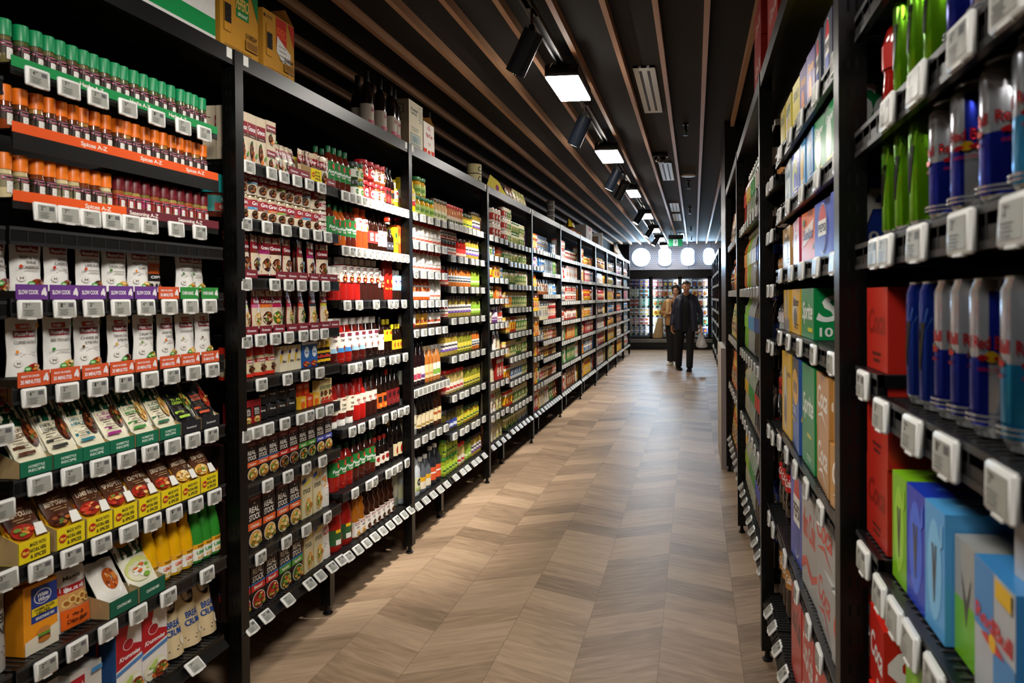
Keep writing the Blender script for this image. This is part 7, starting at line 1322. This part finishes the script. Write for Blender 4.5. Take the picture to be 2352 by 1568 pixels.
# white carrier bag in his hand
m = MB(); rd = random.Random(3); R = []
hx, hy, hz = .292, -.06, .735
for t in [i/14 for i in range(15)]:
    z = hz-.30*t; w = .012+.088*min(1, (t*1.25))**.9 if t < .93 else .07; d = .012+.05*min(1, t*1.2); cx = hx+.03*t
    R.append([(cx+(w*(1+.12*sin(5*a+7*t)))*cos(a), hy+(d*(1+.2*sin(4*a+9*t)))*sin(a), z) for a in [2*pi*j/26 for j in range(26)]])
m.rings(R, ['e4e6ea'], 'plastic', True, ('e4e6ea', 'e4e6ea'))
m.c = [C('e4e6ea')]*len(m.f)
for q in (-1, 1): m.loft([(hx+q*.012, hy-.01, hz-.03, .008, .004), (hx+q*.008, hy-.012, hz+.03, .007, .004), (hx, hy, hz+.06, .006, .004)], 'e4e6ea', 'plastic', 8)
o = m.build('carrier_bag', label='white plastic carrier bag hanging from the hand of the person in navy', cat='bag'); o.location = (MX, MY, 0)
# woman in the tan cardigan behind him
WX, WY = -.43, 14.78
bm = MB(); HW_ = head(bm, Vector((.06, -.05, 1.525)), .95, -.28, .12)
L2(bm, [(.03, 0, 1.30, .05, .05), (.045, -.02, 1.39, .045, .047), (.055, -.03, 1.47, .046, .052)])
L2(bm, [(.0, 0, .84, .145, .105), (.0, 0, .98, .125, .095), (.01, 0, 1.1, .13, .10), (.02, -.01, 1.2, .145, .105), (.03, 0, 1.31, .115, .07), (.03, 0, 1.35, .05, .045)], 18)
wS, wS2 = Vector((-.135, 0, 1.285)), Vector((.185, 0, 1.29)); wE, wE2 = Vector((-.235, .0, 1.07)), Vector((.18, -.10, 1.08)); wW, wW2 = Vector((-.11, -.17, 1.06)), Vector((.02, -.17, 1.29))
for s_, e_, w_ in ((wS, wE, wW), (wS2, wE2, wW2)): L2(bm, [tuple(s_)+(.043, .043), tuple((s_+e_)/2)+(.041, .041), tuple(e_)+(.036, .036), tuple((e_+w_)/2)+(.032, .032), tuple(w_)+(.023, .021)], 12)
hand(bm, wW, (1, -.25, .1), 1, .7, .155, Vector((0, -.3, 1))); hand(bm, wW2, (-.2, -.05, 1), -1, .75, .155, Vector((-.5, .6, 0)))
wA, wA2 = Vector((-.06, -.04, .08)), Vector((.07, -.13, .08)); wK, wK2 = Vector((-.06, -.02, .45)), Vector((.075, -.06, .46)); wH, wH2 = Vector((-.075, 0, .85)), Vector((.08, 0, .85))
for h_, k_, a_ in ((wH, wK, wA), (wH2, wK2, wA2)): L2(bm, [tuple(h_)+(.085, .088), tuple(h_*.5+k_*.5)+(.073, .075), tuple(k_)+(.052, .055), tuple(k_*.55+a_*.45)+(.048, .05), tuple(a_)+(.033, .036)], 12)
wom = solid('person', bm, 'c89a7a', 'skin', None, .0065, 4); wom.location = (WX, WY, 0)
tag(wom, 'person in a tan cardigan with glasses, hand raised to the mouth', 'person'); eyes(wom, HW_, .95)
m = MB(); t_ = MB(); t_.ball((0, .03, .045), (.082, .094, .082), '17130f', n=16, k=10); t_.ball((.0, .055, -.02), (.082, .06, .10), '17130f', n=14, k=8); t_.loft([(-.078, -.02, .03, .014, .02), (-.066, -.055, .07, .02, .02), (-.02, -.075, .092, .022, .018), (.03, -.07, .09, .022, .018), (.068, -.045, .06, .018, .02), (.078, -.01, .02, .013, .02)], '17130f', n=10); t_.ball((0, -.02, .10), (.068, .07, .035), '17130f')
for q in (-1, 1): t_.loft([(q*.072, .0, .06, .02, .035), (q*.082, .012, .0, .016, .034), (q*.076, .02, -.07, .014, .03)], '17130f', n=8)
m.add(t_, HW_); solid('hair', m, '15110f', 'hair', wom, .006, 2)
m = MB()
for q in (-1, 1):
    pts = [(q*.035+.022*cos(a), -.093, .018+.017*sin(a)) for a in [2*pi*j/14 for j in range(15)]]
    for p0, p1 in zip(pts, pts[1:]): m.tube(p0, p1, .0022, '5a4a40', 'plastic', 5)
    m.tube((q*.057, -.091, .02), (q*.078, .0, .02), .002, '5a4a40', 'plastic', 5)
m.tube((-.013, -.095, .02), (.013, -.095, .02), .002, '5a4a40', 'plastic', 5); o = m.build('glasses', wom); o.matrix_local = HW_
m = MB(); L2(m, [(.0, 0, .80, .155, .12), (.0, 0, .98, .138, .11), (.01, -.005, 1.1, .142, .115), (.02, -.012, 1.2, .155, .12), (.03, 0, 1.30, .12, .078)], 18); solid('top', m, '121013', 'cloth', wom, .009, 4)
m = MB(); m.loft([(-.09, -.02, .82, .095, .13), (-.085, -.02, 1.0, .085, .125), (-.08, -.015, 1.15, .09, .13), (-.075, 0, 1.27, .085, .10), (-.03, .01, 1.335, .05, .06)], 'b5895a', n=16); m.loft([(.02, .06, .82, .16, .08), (.02, .05, 1.05, .145, .08), (.02, .045, 1.22, .16, .085), (.03, .035, 1.33, .09, .05)], 'b5895a', n=16); m.loft([(.14, .0, .82, .05, .11), (.135, .0, 1.05, .045, .105), (.14, 0, 1.2, .05, .11), (.13, .01, 1.29, .05, .08)], 'b5895a', n=14)
for s_, e_, w_ in ((wS, wE, wW), (wS2, wE2, wW2)): m.loft([tuple(s_)+(.06, .062), tuple((s_+e_)/2)+(.06, .062), tuple(e_)+(.056, .056), tuple((e_+w_)/2)+(.05, .05), tuple(w_*.88+e_*.12)+(.042, .042)], 'b5895a', n=14)
for s_ in (wS, wS2): m.ball(tuple(s_), (.062, .068, .062), 'b5895a')
solid('cardigan', m, 'a87d50', 'cloth', wom, .0085, 4)
m = MB(); m.loft([(-.12, -.12, 1.30, .028, .006), (-.115, -.155, 1.2, .03, .006), (-.125, -.17, 1.08, .03, .006), (-.2, -.12, .98, .03, .006)], 'c9a878', n=10); m.loft([(-.12, -.12, 1.30, .028, .006), (-.11, -.02, 1.355, .028, .006), (-.11, .06, 1.30, .028, .006)], 'c9a878', n=10)
sb = m.build('bag_strap'); 
m = MB()
for i in range(17):
    a = pi*(.05+.9*i/16); m.ball((.04-.055*cos(a), -.105-.028*sin(a), 1.33-.13*sin(a)), .007, 'e0c890', 'gloss', 8, 6)
m.build('necklace', wom)
m = MB(); L2(m, [(0, 0, .72, .155, .12), (0, 0, .82, .155, .118), (0, 0, .92, .14, .108)], 18)
for h_, k_, a_ in ((wH, wK, wA), (wH2, wK2, wA2)): L2(m, [tuple(h_)+(.098, .10), tuple(h_*.5+k_*.5)+(.09, .092), tuple(k_)+(.078, .08), tuple(k_*.5+a_*.5)+(.074, .076), tuple(a_)+(.07, .078)], 14)
solid('trousers', m, '111012', 'cloth', wom, .009, 4)
shoe(wom, (wA.x, wA.y, 0), -.35, 'd8cdb8', 'e6e0d2', .95); shoe(wom, (wA2.x, wA2.y, 0), .1, 'd8cdb8', 'e6e0d2', .95)
m = MB(); R = []
for t in [i/10 for i in range(11)]:
    z = .97-.41*t; w = .05+.06*t if t < .95 else .09; d = .03+.04*t
    R.append([(-.27-.05*t+w*(1+.1*sin(6*a))*cos(a), -.03+d*(1+.12*sin(5*a+4*t))*sin(a), z) for a in [2*pi*j/24 for j in range(24)]])
m.rings(R, ['a8906a'], 'cloth', True, ('a8906a', 'a8906a')); o = m.build('tote_bag', label='beige cloth tote bag hanging at the side of the person in tan', cat='bag'); o.location = (WX, WY, 0); sb.parent = o; sb.name = 'strap'
m = MB(); m.box(-.05, .03, -.006, .006, -.012, .012, 'e8e6e2', 'paper'); o = m.build('folded_paper', label='small white folded paper held at the mouth of the person in tan', cat='paper'); o.location = (WX-.03, WY-.215, 1.405); o.rotation_euler = (0, .35, 0)
# ---------------------------------------------------------------- remaining repeats beyond the nearest 300
for nm, lst in STUFF.items():
    m = MB()
    for p, loc, rz, tl in lst: m.add(p.mb, Matrix.Translation(loc) @ Matrix.Rotation(rz, 4, 'Z') @ Matrix.Rotation(tl, 4, 'X'))
    m.build(nm, label='the %s articles on the far shelves beyond the nearest three hundred' % nm.replace('_', ' '), cat=lst[0][0].cat, kind='stuff')
place_tags()
m = MB()
for loc, rz, tl in TAG_FAR: m.add(TAGB, Matrix.Translation(loc) @ Matrix.Rotation(rz, 4, 'Z') @ Matrix.Rotation(tl, 4, 'X'))
m.build('price_tag', label='small white price tags along the far shelves and freezers', cat='price tag', kind='stuff')
finish_labels()
